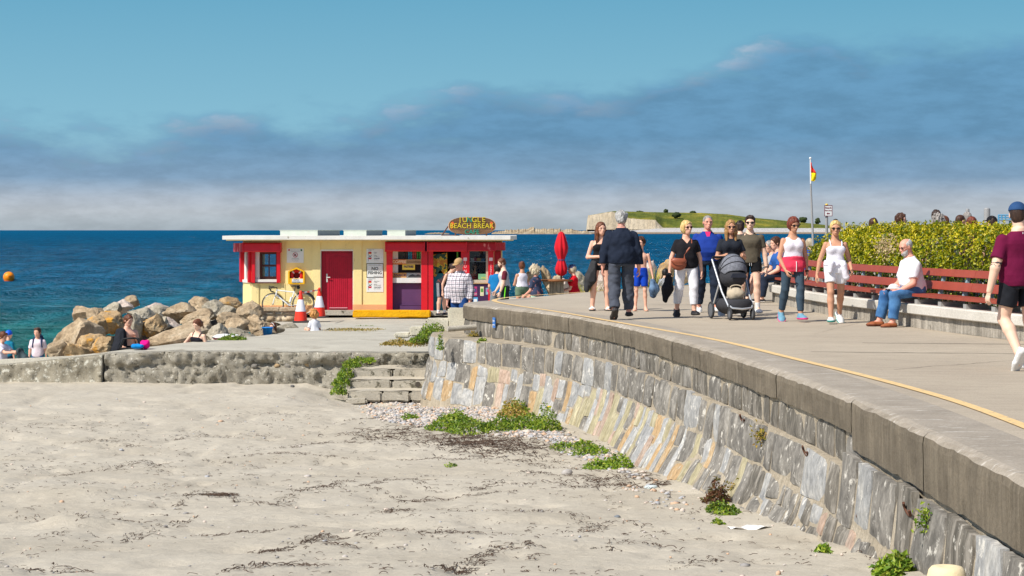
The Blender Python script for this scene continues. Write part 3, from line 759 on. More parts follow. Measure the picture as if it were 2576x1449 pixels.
# ---- stepped limewashed blocks beside the wall end
sw = empty('stepped_wall', (0, 0, 0), 0, 'stepped limewashed concrete wall at the end of the sea wall', 'wall')
def pblock(px0, px1, py0, py1, d, dep, seed):
 rough_block('wall_block', gx(px0, d), gx(px1, d), d, d + dep, 1.5 - (py1 - 579) / FPX * d, 1.5 - (py0 - 579) / FPX * d, M_WHITEBLOCK, sw, .018, seed, .03)
pblock(1127, 1188, 775, 842, 42.3, .45, 3)
pblock(1071, 1130, 802, 842, 42.32, .42, 8)
pblock(1030, 1073, 822, 846, 42.34, .40, 12)
pblock(990, 1032, 838, 850, 42.36, .38, 15)
# ================================================================== ROCKS
BOULD = {
 'tan': rocky('tan_granite', [rgb((132, 112, 88)), rgb((178, 156, 126)), rgb((206, 190, 164))], 1.6, fine=16, rnd=.12, bdist=.05),
 'orange': rocky('orange_lichen_granite', [rgb((134, 108, 78)), rgb((180, 152, 114)), rgb((206, 182, 144))], 1.6, fine=16, lichen=(rgb((206, 150, 62)), 1.5, .56), rnd=.1, bdist=.05),
 'grey': rocky('grey_granite', [rgb((128, 118, 100)), rgb((172, 162, 142)), rgb((200, 192, 174))], 1.8, fine=18, rnd=.12, lichen=(rgb((206, 202, 188)), 4, .62), bdist=.05),
 'pale': rocky('pale_pink_granite', [rgb((178, 156, 142)), rgb((206, 188, 174)), rgb((222, 208, 196))], 1.8, fine=18, rnd=.08, bdist=.04),
 'weed': rocky('weedy_brown_rock', [rgb((44, 34, 20)), rgb((78, 60, 32)), rgb((112, 88, 48))], 5, fine=14, rnd=.15, bdist=.06),
}
def boulder_mesh(seed, w, h, dep, tilt=0.0, planes=13, sub=4, rough=.07):
 r_ = random.Random(seed)
 bm = bmesh.new(); bmesh.ops.create_icosphere(bm, subdivisions=sub, radius=1)
 cuts = []
 for _ in range(planes):
  n_ = Vector((r_.uniform(-1, 1), r_.uniform(-1, 1), r_.uniform(-.9, 1))).normalized(); cuts.append((n_, r_.uniform(.42, .74)))
 Rt = Matrix.Rotation(tilt, 3, 'Y')
 for v in bm.verts:
  p = v.co.normalized(); rr = 1.0
  for n_, d in cuts:
   c_ = p.dot(n_)
   if c_ > 1e-3: rr = min(rr, d / c_)
  rr += rough * mnoise.noise(p * 2.2 + Vector((seed, 0, 0))) + rough * .7 * mnoise.noise(p * 5 + Vector((0, seed, 0))) + rough * .45 * mnoise.noise(p * 13 + Vector((0, seed, 3)))
  q = p * rr
  v.co = Rt @ Vector((q.x * w * .62, q.y * dep * .62, q.z * h * .64))
 return bm
def boulder(name, px0, px1, py0, py1, d, kind, label, tilt=0, group='boulders of the rock armour beside the slipway', dep=None, cat='boulder', seed=None, planes=13):
 x0, x1 = gx(px0, d), gx(px1, d); z0 = 1.5 - (py1 - 579) / FPX * d; z1 = 1.5 - (py0 - 579) / FPX * d
 w, h = x1 - x0, z1 - z0
 sd = seed if seed is not None else int(px0 * 7 + py0)
 bm = boulder_mesh(sd, w, h, dep or (w + h) * .5, R(tilt), planes)
 xs_ = [v.co.x for v in bm.verts]; zs_ = [v.co.z for v in bm.verts]
 kx = w / (max(xs_) - min(xs_)); kz = h / (max(zs_) - min(zs_)); cx_ = (max(xs_) + min(xs_)) / 2; cz_ = (max(zs_) + min(zs_)) / 2
 for v in bm.verts: v.co.x = (v.co.x - cx_) * kx; v.co.z = (v.co.z - cz_) * kz
 b_ = MB(); b_.bm(bm); bm.free()
 o = b_.obj(name, BOULD[kind]); o.data.set_sharp_from_angle(angle=R(24)); o.location = ((x0 + x1) / 2, d + .3, (z0 + z1) / 2)
 return tag(o, label, cat, group)
# measured from the photograph: left, right, top, bottom (2576 px frame), distance, colour, tilt, label
G1 = 'boulders of the rock armour beside the slipway'
ROCKS = [
 (128, 258, 800, 905, 47.5, 'tan', -20, 'large sloping brown boulder nearest the boy with the backpack'),
 (110, 165, 858, 905, 46.6, 'tan', 0, 'dark brown boulder at the foot of the rock pile behind the boy'),
 (158, 224, 866, 905, 45.4, 'orange', 10, 'low orange boulder touching the top of the beach wall'),
 (190, 252, 842, 886, 46.6, 'orange', -10, 'rounded tan boulder with orange patch in the lowest row'),
 (200, 262, 795, 850, 48.6, 'orange', 25, 'boulder with bright orange lichen face above the lowest row'),
 (222, 296, 848, 884, 45.6, 'orange', -8, 'flat orange boulder just behind the man with the black robe'),
 (212, 250, 776, 812, 50.5, 'tan', 30, 'pointed tan boulder at the left shoulder of the pile'),
 (238, 312, 784, 832, 50.0, 'orange', -5, 'broad boulder with yellow lichen left of the black robe'),
 (252, 296, 762, 790, 52.0, 'grey', -20, 'smooth pale grey slab boulder on the skyline left of the man'),
 (182, 232, 772, 796, 52.5, 'tan', 0, 'low brown boulder on the seaward edge at far left'),
 (276, 330, 755, 786, 52.5, 'pale', 10, 'cream boulder on the skyline just above the man'),
 (300, 342, 745, 772, 53.5, 'tan', -10, 'small buff boulder behind the man and the skyline slab'),
 (318, 386, 775, 812, 50.5, 'grey', 12, 'broad grey brown boulder right of the man with the robe'),
 (318, 350, 790, 850, 48.8, 'grey', -5, 'upright mottled grey boulder right of the man'),
 (346, 408, 792, 840, 49.0, 'orange', 15, 'dark faced tan boulder between the man and the big slab'),
 (350, 412, 764, 780, 54.5, 'pale', 0, 'long pale pink boulder on the skyline'),
 (372, 420, 770, 796, 53.0, 'grey', 8, 'flat grey boulder below the pink skyline boulder'),
 (360, 520, 812, 886, 47.8, 'tan', -16, 'biggest tan slab boulder left of the woman in the swimsuit'),
 (404, 486, 763, 806, 52.0, 'tan', 8, 'big rounded tan boulder at the top of the middle of the pile'),
 (404, 448, 800, 826, 50.6, 'pale', -10, 'pinkish boulder between the big slab and the top boulder'),
 (384, 418, 798, 822, 50.2, 'grey', 10, 'small grey boulder in the hollow beside the pink one'),
 (448, 526, 778, 815, 51.6, 'tan', -18, 'long tan boulder sloping down behind the swimsuit woman'),
 (470, 546, 748, 786, 54.5, 'tan', 15, 'peaked orange tan boulder on the skyline'),
 (486, 528, 800, 842, 49.6, 'tan', 28, 'square tan boulder behind the head of the swimsuit woman'),
 (508, 560, 756, 796, 53.5, 'grey', -8, 'grey sided boulder right of the skyline peak'),
 (548, 602, 748, 776, 58.0, 'orange', 8, 'orange topped boulder against the corner of the cafe'),
 (516, 572, 815, 866, 48.8, 'grey', 18, 'speckled grey boulder right of the swimsuit woman'),
 (544, 596, 787, 816, 51.0, 'tan', -14, 'long flat tan boulder leaning across the pile'),
 (566, 620, 802, 838, 50.2, 'tan', 5, 'blocky tan boulder above the grassy patch'),
 (594, 652, 758, 812, 51.5, 'tan', -30, 'upright leaning tan boulder in front of the cafe wall'),
 (620, 674, 794, 846, 51.2, 'tan', 20, 'rounded buff boulder left of the low stone wall'),
 (560, 640, 826, 862, 49.2, 'grey', -6, 'low speckled boulder behind the red toy boat'),
 (636, 690, 830, 860, 50.2, 'tan', 8, 'small tan boulder just behind the blue bucket'),
 (434, 470, 830, 858, 48.3, 'grey', 0, 'small grey boulder tucked behind the big slab'),
 (690, 742, 815, 845, 53.0, 'grey', 6, 'broken grey rubble boulder under the low stone wall'),
 (540, 600, 770, 800, 53.4, 'grey', -5, 'shadowed grey boulder wedged below the cafe corner'),
 (660, 700, 812, 836, 53.2, 'tan', 10, 'small tan rubble boulder under the low stone wall'),
]
for (a_, b_, c_, d_, e_, k_, t_, lab) in ROCKS:
 boulder('boulder', a_ - 5, b_ + 5, c_ - 2, d_ + 12, e_, k_, t_ and lab or lab, t_, G1)
# dark rubble that fills the gaps under the boulders
mb = MB()
GR = []
for i in range(30):
 for j in range(16):
  u, v = i / 29, j / 15
  x = -11.2 + u * 4.0; y0 = 45.4 + 4.6 * u; y = y0 + v * 9
  prof_ = math.sin(min(1, v * 1.3) * math.pi) ** .6
  z = -2.3 + (.95 + .55 * u) * prof_ * min(1, .35 + u * 3) * min(1, (1.02 - u) * 6) + .12 * rng.uniform(-1, 1)
  GR.append((x + .5 * v, y, z))
mb.add(GR, [(i * 16 + j, (i + 1) * 16 + j, (i + 1) * 16 + j + 1, i * 16 + j + 1) for i in range(29) for j in range(15)], 0, False)
o = mb.obj('rock_bed', rocky('dark_rubble', [rgb((58, 50, 40)), rgb((92, 80, 64)), rgb((120, 108, 90))], 4, fine=14)); tag(o, 'dark rubble bank under the boulders', kind='structure')
G2 = 'boulders beyond the far edge of the promenade'
for (a_, b_, c_, d_, e_, k_, t_, lab) in [
 (1980 - 620, 1386 + 12, 668, 742, 66, 'tan', -12, 'tall pointed tan boulder behind the closed red parasol'),
 (1310, 1362, 682, 745, 64, 'tan', 10, 'rounded ochre boulder behind the woman in the floral top'),
 (1374, 1420, 690, 735, 62, 'tan', 0, 'blocky buff boulder between the floral top and the parasol'),
 (1394, 1446, 700, 738, 61, 'pale', 12, 'low pale boulder under the round table top'),
 (1442, 1482, 682, 730, 66, 'grey', -8, 'grey boulder behind the woman in red'),
 (1486, 1534, 656, 730, 68, 'pale', -20, 'cream boulder left of the girl with long hair'),
 (1600, 1652, 655, 722, 70, 'pale', 25, 'sharp pale boulder behind the boy in blue shorts'),
 (1566, 1610, 690, 724, 68, 'tan', 5, 'low tan boulder right of the old man in the jacket'),
 (1652, 1700, 652, 712, 72, 'orange', 0, 'tall orange boulder left of the blonde woman in black'),
 (1700, 1745, 668, 706, 76, 'tan', 8, 'tan boulder behind the woman in white trousers'),
 (1240, 1268, 712, 745, 64, 'orange', 0, 'small orange boulder beside the cafe corner'),
 (1906, 1990, 642, 700, 74, 'pale', -6, 'large flat topped pale boulder beside the handrail'),
 (1985, 2040, 660, 690, 78, 'grey', 4, 'grey boulder far behind the woman in the white tank top'),
]:
 boulder('boulder', a_, b_, c_, d_ + 14, e_, k_, lab, t_, G2)
# weed covered rocks awash at far left
G3 = 'weedy rocks awash at the water edge'
for (a_, b_, c_, d_, e_, lab) in [
 (75, 140, 842, 856, 87, 'long low weedy rock left of the boy with the backpack'),
 (40, 82, 846, 855, 88, 'flat weedy rock behind the swimmer in the blue cap'),
 (153, 200, 837, 858, 86, 'round dark weedy rock right of the boy with the backpack'),
 (120, 160, 840, 858, 86.5, 'brown weedy rock directly behind the boy with the backpack'),
 (205, 226, 842, 853, 88, 'smallest weedy rock beside the brown boulders')]:
 boulder('weedy_rock', a_, b_, c_, d_ + 4, e_, 'weed', lab, 0, G3, cat='rock', planes=4, dep=1.6)
# ================================================================== ISLAND
def island_top(px): return np.interp(px, [1474, 1478, 1500, 1530, 1545, 1580, 1640, 1764, 1830, 1888, 1950, 2011, 2078, 2130, 2200], [586, 542, 538.5, 533, 531, 532, 533.5, 535.5, 539, 547, 552.5, 559, 566, 574, 586])
ID = 2500.0
def iz(py, d=ID): return 1.5 - (py - 579) / FPX * d
px_ = np.linspace(1474, 2200, 260)
N1 = len(px_)
jit = np.array([mnoise.noise(Vector((p * .11, 0, 0))) for p in px_]); jit2 = np.array([mnoise.noise(Vector((p * .43, 5, 0))) for p in px_])
top_ = island_top(px_) + .5 * jit2
cl_top = np.interp(px_, [1474, 1478, 1540, 1560, 1581, 1600, 1650, 1656, 1668, 2200], [586, 542.6, 532.6, 539, 549, 551, 553.5, 562, 573, 575]) + 1.0 * jit + .7 * jit2
cl_top = np.maximum(cl_top, top_ + .3)
cl_bot = np.full(N1, 576.0) + .8 * jit2
cl_bot = np.maximum(cl_bot, cl_top + .2)
def row(py, d): d = np.full(N1, float(d)) if np.isscalar(d) else d; return np.stack([(px_ - 1288) / FPX * d, d, 1.5 - (py - 579) / FPX * d], 1)
def strip(rows, m, name):
 V = np.concatenate(rows); f = []
 for r_ in range(len(rows) - 1):
  a = r_ * N1 + np.arange(N1 - 1); f.append(np.stack([a, a + 1, a + 1 + N1, a + N1], 1))
 return mesh_np(name, V, f, m)
def m_cliff():
 t = NT('pale_clay_cliff'); a = t.noise(.05, 6, .6, (1, 1, .35), 'World'); b = t.noise(.35, 5, .7, (1, 1, .2), 'World')
 c = t.ramp(a, [(.3, rgb((176, 160, 134))), (.7, rgb((204, 190, 166)))]); c = t.mix(.7, c, t.ramp(b, [(.3, .6), (.6, 1.05)]), 'MULTIPLY')
 t.bump(b, .8, 2.0); return t.fin(c, .95, .1)
def m_turf():
 t = NT('island_turf'); a = t.noise(.03, 6, .68, (1, .5, 2), 'World'); b = t.noise(.2, 5, .75, (1, .4, 2), 'World')
 c = t.ramp(a, [(.3, rgb((66, 78, 30))), (.45, rgb((96, 104, 40))), (.56, rgb((120, 118, 46))), (.68, rgb((164, 148, 52)))]); c = t.mix(.7, c, t.ramp(b, [(.3, .55), (.65, 1.15)]), 'MULTIPLY')
 t.bump(b, .7, 1.5); return t.fin(c, .95, .1)
def m_shingle():
 t = NT('island_shingle'); b = t.noise(.5, 5, .75, (1, 1, 1.4), 'World'); z = t.sep(t.n('ShaderNodeNewGeometry').outputs['Position'])[2]
 c = t.mix(t.ramp(t.math('DIVIDE', t.math('ADD', z, 3.1), 6.0, True), [(.25, 0.0), (.45, 1.0)]), rgb((142, 122, 98)), rgb((190, 186, 182)))
 c = t.mix(.8, c, t.ramp(b, [(.3, .5), (.7, 1.25)]), 'MULTIPLY'); t.bump(b, .8, 1.0); return t.fin(c, .95, .1)
M_TURF = m_turf()
nj = 1.2 * jit2
il = empty('island', (0, 0, 0)); tag(il, 'green island with a pale clay cliff across the water', kind='structure')
o = link('cliff', strip([row(cl_bot + 1.5, ID - 2 + nj), row(cl_bot * .6 + cl_top * .4, ID + 3 + nj * 1.5), row(cl_top, ID + 8 + nj), row(cl_top - .35, ID + 14)], m_cliff(), 'cliff'), il)
mid = []
for q in np.linspace(0, 1, 9):
 yy = cl_top + (top_ - cl_top) * (1 - (1 - q) ** 1.6)
 mid.append(row(yy + (.5 * jit2 if 0 < q < 1 else 0), ID + 9 + q * 190))
mid.append(row(np.full(N1, 588.0), ID + 420))
o = link('turf', strip(mid, M_TURF, 'turf'), il)
sh_top = np.interp(px_, [1474, 1600, 1650, 1720, 2130, 2200], [582, 579, 575, 573.5, 574, 585]) + .5 * jit2
o = link('shingle', strip([row(np.full(N1, 589.5), ID - 46), row(np.full(N1, 585.5) + .6 * jit2, ID - 40), row(sh_top + 2, ID - 16), row(sh_top, ID - 3), row(sh_top + 2, ID + 10)], m_shingle(), 'shingle'), il)
# low rocky spit left of the island
M_SPIT = rocky('spit_rock', [rgb((120, 100, 78)), rgb((164, 146, 118)), rgb((196, 182, 158))], .12, fine=.6, bdist=1.5, rnd=.1)
def spit(px0, px1, hgt, d, n_, lab):
 x = np.linspace(gx(px0, d), gx(px1, d), n_); e = np.sin(np.linspace(0, math.pi, n_)) ** .4
 tp = SEA_Z + e * hgt * (1 + .45 * np.array([mnoise.noise(Vector((q * .11, d, 0))) for q in x]) + .35 * np.array([mnoise.noise(Vector((q * .5, d, 3))) for q in x]))
 r0 = np.stack([x, np.full(n_, d - 18.0), np.full(n_, SEA_Z - .3)], 1); r1 = np.stack([x, np.full(n_, d - 6.0), SEA_Z + (tp - SEA_Z) * .6], 1); r2 = np.stack([x, np.full(n_, d), tp], 1); r3 = np.stack([x, np.full(n_, d + 18.0), np.full(n_, SEA_Z - .3)], 1)
 V = np.concatenate([r0, r1, r2, r3]); f = []
 for k in range(3): a = k * n_ + np.arange(n_ - 1); f.append(np.stack([a, a + 1, a + 1 + n_, a + n_], 1))
 o = link('rocky_spit', mesh_np('rocky_spit', V, f, M_SPIT, smooth=False)); tag(o, lab, kind='structure')
spit(1236, 1490, 6.4, 2300, 160, 'low rocky spit reaching left from the island')
spit(1068, 1132, 2.0, 2200, 40, 'small rocky reef right of the roof boxes')
spit(1895, 1990, 1.3, 420, 50, 'low rocks in the water behind the man in olive')
spit(1165, 1190, 1.4, 2200, 20, 'tiny reef behind the surfboard sign')
M_BUSH = mat('dark_gorse', rgb((50, 62, 28)), .95, .3, .4, .4, .8, .5)
for (px, py, w, h, lab) in ((1609, 535, 9, 5, 'small dark bush at the left end of the island ridge'), (1675, 531, 6, 5, 'dark bush standing up from the island ridge behind the old man'), (1702, 541, 12, 7, 'dark bush on the island slope below the ridge'), (1743, 535.5, 8, 5, 'dark bush on the ridge above the blonde woman'), (1753, 548, 1, 1, None), (1893, 549, 6, 4, 'low dark bush on the island slope behind the couple'), (2020, 553, 11, 7, 'left one of two rounded bushes on the falling island ridge'), (2057, 556, 7, 7, 'right one of two rounded bushes on the falling island ridge'), (2000, 566, 14, 7, 'dark bush on the slope under the two ridge bushes')):
 if not lab: continue
 d = ID + (185 if py < 540 or px > 2010 else 90); s_ = d / FPX; bm = boulder_mesh(int(px), w * s_ * 1.5, h * s_ * 1.6, w * s_, planes=0, sub=3, rough=.45)
 b_ = MB(); b_.bm(bm); bm.free(); o = b_.obj('bush', M_BUSH); o.location = (gx(px, d), d, iz(py, d)); tag(o, lab, 'bush', 'bushes on the island')
# ================================================================== CAFE
CY = 62.0; SCL = FPX / CY
def cx(px): return (px - 1288) / SCL
def cz(py): return 1.5 - (py - 579) / SCL
G0 = TER_Z
M_CREAM = mat('cream_painted_render', rgb((236, 216, 154)), .85, .07, 2.2, .6, 35, .012, .2, stretch=(1, 1, .35), spots=(rgb((214, 196, 140)), 3.5, .63))
M_PEACH = mat('peach_painted_plinth', rgb((230, 168, 118)), .85, .06, 2, .6, 35, .012, .2)
M_ROOFW = mat('white_roof_edge', rgb((226, 223, 215)), .8, .08, 4, .4, 30, .01, .2, spots=(rgb((176, 170, 156)), 5, .66))
M_SOFFIT = mat('cream_soffit', rgb((226, 208, 160)), .85, .08, 3, .3)
M_RED = mat('glossy_red_paint', rgb((206, 20, 36)), .42, .08, 5, .2, 30, .004, .4, spots=(rgb((226, 90, 86)), 9, .70))
M_REDOLD = mat('scuffed_red_paint', rgb((180, 30, 46)), .6, .15, 7, .4, 30, .006, .3, stretch=(1, 1, .3), spots=(rgb((226, 130, 130)), 7, .58))
M_CRIMSON = mat('crimson_door_paint', rgb((176, 14, 44)), .5, .10, 4, .2, 30, .004, .35, spots=(rgb((222, 110, 104)), 5, .74))
M_PURPLE = mat('purple_painted_panel', rgb((92, 58, 98)), .75, .10, 3, .4, 40, .006, .25, spots=(rgb((140, 108, 140)), 12, .73))
M_DPURPLE = mat('dark_purple_panel', rgb((62, 34, 74)), .7, .1, 3, .3)
M_YELLOWK = mat('yellow_kerb_paint', rgb((226, 168, 10)), .8, .10, 5, .9, 16, .03, .25, spots=(rgb((120, 88, 20)), 11, .66))
M_BROWNW = mat('brown_window_wood', rgb((86, 44, 36)), .6, .15, 6, .3, stretch=(1, 1, .2))
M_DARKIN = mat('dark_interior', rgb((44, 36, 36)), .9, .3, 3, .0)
M_TEAL = mat('teal_door_paint', rgb((24, 110, 128)), .55, .1, 3, .2)
M_SHELF = mat('white_shelf', rgb((214, 210, 204)), .6, .05)
def m_glass(name, tint=(1, 1, 1), mixf=.85):
 t = NT(name); g = t.n('ShaderNodeBsdfGlossy'); g.inputs['Roughness'].default_value = .02
 tr = t.n('ShaderNodeBsdfTransparent'); tr.inputs[0].default_value = (*tint, 1)
 fr = t.n('ShaderNodeFresnel'); fr.inputs[0].default_value = 1.45
 mx = t.n('ShaderNodeMixShader'); t.l(fr.outputs[0], mx.inputs[0]); t.l(tr.outputs[0], mx.inputs[1]); t.l(g.outputs[0], mx.inputs[2]); t.l(mx.outputs[0], t.o.inputs[0])
 return t.m
M_GLASS = m_glass('window_glass', (.86, .92, .95))
cafe = empty('beach_cafe', (cx(925), CY, G0), 0, 'single storey cream cafe with red shutters and a flat white roof', 'cafe')
OFF = Vector((-cx(925), -CY, -G0))
def cobj(mb_, name, m, parent=None):
 o = mb_.obj(name, m, parent or cafe)
 if parent is None: o.location = OFF
 return o
def wall_holes(mb, x0, x1, z0, z1, holes, y0, y1):
 xsb = sorted({x0, x1, *[h[0] for h in holes], *[h[1] for h in holes]}); zsb = sorted({z0, z1, *[h[2] for h in holes], *[h[3] for h in holes]})
 for a_, b_ in zip(xsb, xsb[1:]):
  run = None
  for c_, d_ in zip(zsb, zsb[1:]):
   inside = any(h[0] <= (a_ + b_) / 2 <= h[1] and h[2] <= (c_ + d_) / 2 <= h[3] for h in holes)
   if inside:
    if run: mb.box(a_, b_, y0, y1, run[0], run[1]); run = None
   else: run = (run[0], d_) if run else (c_, d_)
  if run: mb.box(a_, b_, y0, y1, run[0], run[1])
ZR0, ZR1 = cz(605.5), cz(593)
W1 = (cx(640.5), cx(698), cz(709), cz(634)); DR = (cx(808), cx(887.5), G0 + .04, cz(631.5))
SN = (cx(987), cx(1060.5), cz(712), cz(632)); CD = (cx(1087), cx(1161), G0 + .06, cz(631)); SW_ = (cx(1181), cx(1228), cz(711), cz(632))
mb = MB(); wall_holes(mb, cx(633), cx(975), G0, ZR0, [W1, DR], CY, CY + .28)
mb.prism([(cx(600), CY + 1.0), (cx(633), CY), (cx(633) + .12, CY + .28), (cx(600) + .28, CY + 1.1)], 'z', G0, cz(712))
mb.prism([(cx(600), CY + 1.0), (cx(633), CY), (cx(633) + .12, CY + .28), (cx(600) + .28, CY + 1.1)], 'z', cz(633), ZR0)
mb.box(cx(600), cx(600) + .25, CY + 1.0, CY + 4.6, G0, ZR0); wall_holes(mb, cx(600), cx(1240), G0, ZR0, [(gx(649, 66.7), gx(700, 66.7), at(0, 706, 66.7).z, at(0, 634, 66.7).z)], CY + 4.6, CY + 4.85)
wall_holes(mb, cx(975), cx(1243), G0, ZR0, [SN, (SN[0], SN[1], G0, cz(712)), CD, SW_], CY + .02, CY + .26)
mb.box(cx(1243) - .05, cx(1262), CY + .5, CY + .7, G0, ZR0); mb.box(cx(1262) - .2, cx(1262), CY + .7, CY + 4.6, G0, ZR0)
cobj(mb, 'wall', M_CREAM)
# pilaster strips
mb = MB()
for (a_, b_) in ((651 - 3, 651), (716, 790), (899, 904)):
 pass
for (a_, b_) in ((cx(633) + .0, cx(651)), (cx(708), cx(718)), (cx(786), cx(806)), (cx(889), cx(910))):
 mb = MB(); mb.box(a_, b_, CY - .035, CY + .002, cz(768) if a_ > cx(640) else cz(768), ZR0 - .004 if a_ > cx(712) else cz(712.6)); cobj(mb, 'pilaster', M_CREAM)
mb = MB(); mb.box(cx(718), cx(786), CY - .02, CY + .002, cz(768), ZR0 - .01)
cobj(mb, 'raised_panel', M_CREAM)
mb = MB()
mb.box(cx(633) - .005, cx(807), CY - .045, CY + .002, G0, cz(768)); mb.box(cx(888), cx(975), CY - .045, CY + .002, G0, cz(766))
mb.prism([(cx(600) - .02, CY + 1.0), (cx(633) - .01, CY - .04), (cx(633) + .05, CY), (cx(600) + .05, CY + 1.05)], 'z', G0, cz(768.5))
cobj(mb, 'plinth', M_PEACH)
# roof
mb = MB()
rp = [(cx(557) + .05, CY - .1), (cx(566), CY - .58), (cx(1284), CY - .58), (cx(1300), CY - .1), (cx(1300), CY + 5.2), (cx(557), CY + 5.2)]
mb.prism(rp, 'z', cz(602.5), ZR1); roof = cobj(mb, 'roof', M_ROOFW)
mb = MB(); mb.prism([(p[0] * 1.0 + (.10 if p[0] < -5 else -.10), p[1] + (.12 if p[1] < CY else -.1)) for p in rp], 'z', ZR0 - .002, cz(602.5) + .0); cobj(mb, 'soffit', M_SOFFIT)
# roof boxes: three rotated lockers, pale side to the sun
M_BOXP = mat('pale_grey_green_panel', rgb((186, 192, 180)), .6, .05, 4, .2); M_BOXD = M_BOXP
for (p0, p1, p2) in ((692, 793, 841), (857, 917, 953), (969, 1016, 1041)):
 w = cx(p1) - cx(p0); q = cx(p2) - cx(p1); th = R(26)
 ww, dd_ = w / math.cos(th), q / math.sin(th)
 h = cz(580) - ZR1
 M_ = Matrix.Translation((cx(p1), CY + .75, 0)) @ Matrix.Rotation(-th, 4, 'Z')
 mb = MB(); mb.box(-ww, 0, 0, dd_, ZR1 - .002, ZR1 + h, 0, M_)
 mb.box(-ww - .015, .015, -.015, dd_ + .015, ZR1 + h, ZR1 + h + .018, 0, M_)
 rb_ = cobj(mb, 'roof_box', M_BOXP)
 mb = MB(); mb.box(.001, .006, .01, dd_ - .01, ZR1 + .005, ZR1 + h - .003, 0, M_); mb.obj('end_panel', mat('slate_grey_panel', rgb((122, 130, 132)), .6, .05, 4, .2), rb_)
# left window: reveal, sash frame, panes
def sash_window(x0, x1, z0, z1, y, parent_name='window'):
 mb = MB(); f = .07; yf = y + .16
 for (a_, b_, c_, d_) in ((x0, x0 + f, z0, z1), (x1 - f, x1, z0, z1), (x0 + f, x1 - f, z0, z0 + f * 1.3), (x0 + f, x1 - f, z1 - f, z1)):
  mb.box(a_, b_, yf, yf + .09, c_, d_)
 w = cobj(mb, parent_name, M_BROWNW)
 mb = MB(); zm = (z0 + z1) / 2
 mb.box(x0 + f, x1 - f, yf + .01, yf + .07, zm - .03, zm + .03); xm = (x0 + x1) / 2; mb.box(xm - .018, xm + .018, yf + .02, yf + .06, z0 + f, zm - .03); mb.box(xm - .018, xm + .018, yf + .025, yf + .06, zm + .03, z1 - f)
 mb.obj('glazing_bar', M_BROWNW, w)
 for (a_, b_, c_, d_) in ((x0 + f, xm, z0 + f, zm), (xm, x1 - f, z0 + f, zm), (x0 + f, xm, zm, z1 - f), (xm, x1 - f, zm, z1 - f)):
  mb = MB(); mb.box(a_, b_, yf + .044, yf + .05, c_, d_); mb.obj('pane', M_GLASS, w)
 return w
sash_window(cx(652), W1[1], cz(703), W1[3], CY)
mb = MB(); mb.box(W1[0], W1[1], CY - .06, CY + .17, W1[2] - .05, W1[2] + .075); mb.box(W1[0], cx(652), CY + .02, CY + .2, W1[2] + .075, W1[3]); cobj(mb, 'window_reveal', M_ROOFW)
mb = MB(); mb.box(cx(632), cx(701), CY - .10, CY + .02, cz(712.5), cz(709.5)); cobj(mb, 'window_sill', M_BROWNW)
# seaward window on the far side lets the light through the room
for (a_, b_) in ((cx(634.5), cx(642.5)), (cx(697), cx(706))): mb = MB(); mb.box(a_, b_, CY - .13, CY + .01, cz(711), cz(632.5)); cobj(mb, 'shutter_rail', M_RED)
def shutter_box(px0, px1, py0, py1, y=CY, m=M_RED, dep=.28, name='shutter_box'):
 mb = MB(); x0, x1, z0, z1 = cx(px0), cx(px1), cz(py1), cz(py0); dz = z1 - z0
 prof = [(y, z0), (y - dep, z0), (y - dep - .02, z0 + dz * .12), (y - dep + .02, z0 + dz * .86), (y - dep + .08, z1), (y, z1)]
 mb.prism(prof, 'x', x0, x1); mb.box(x0 - .012, x0 + .02, y - dep - .03, y, z0 - .012, z1 + .004); mb.box(x1 - .02, x1 + .012, y - dep - .03, y, z0 - .012, z1 + .004)
 return cobj(mb, name, m)
shutter_box(614, 708.5, 610.5, 634)
# chamfer window and its shutter
Mch = Matrix.Translation((cx(616.5), CY + .5, 0)) @ Matrix.Rotation(-math.atan2(1.0, cx(633) - cx(600)), 4, 'Z')
hw = math.hypot(1.0, cx(633) - cx(600)) / 2
mb = MB(); mb.box(-hw - .1, hw + .02, -.28, 0, cz(634), cz(612), 0, Mch); cobj(mb, 'shutter_box', M_REDOLD)
for (a_, b_) in ((-hw - .05, -hw + .10), (hw - .13, hw)): mb = MB(); mb.box(a_, b_, -.10, .05, cz(711), cz(634), 0, Mch); cobj(mb, 'shutter_rail', M_RED)
mb = MB(); mb.box(-hw + .10, -hw + .34, .02, .1, cz(711), cz(633), 0, Mch); mb.box(-hw + .1, hw - .13, -.04, .2, cz(712), cz(705), 0, Mch); cobj(mb, 'window_reveal', M_ROOFW)
mb = MB(); mb.box(-hw + .34, hw - .13, .06, .14, cz(705), cz(634), 0, Mch); w_ = cobj(mb, 'window', M_BROWNW)
mb = MB(); mb.box(-hw + .44, hw - .22, .05, .058, cz(699), cz(668), 0, Mch); mb.box(-hw + .44, hw - .22, .05, .058, cz(663), cz(640), 0, Mch); o = mb.obj('pane', mat('dark_window_pane', rgb((40, 48, 56)), .1, .0, 1, 0), w_)
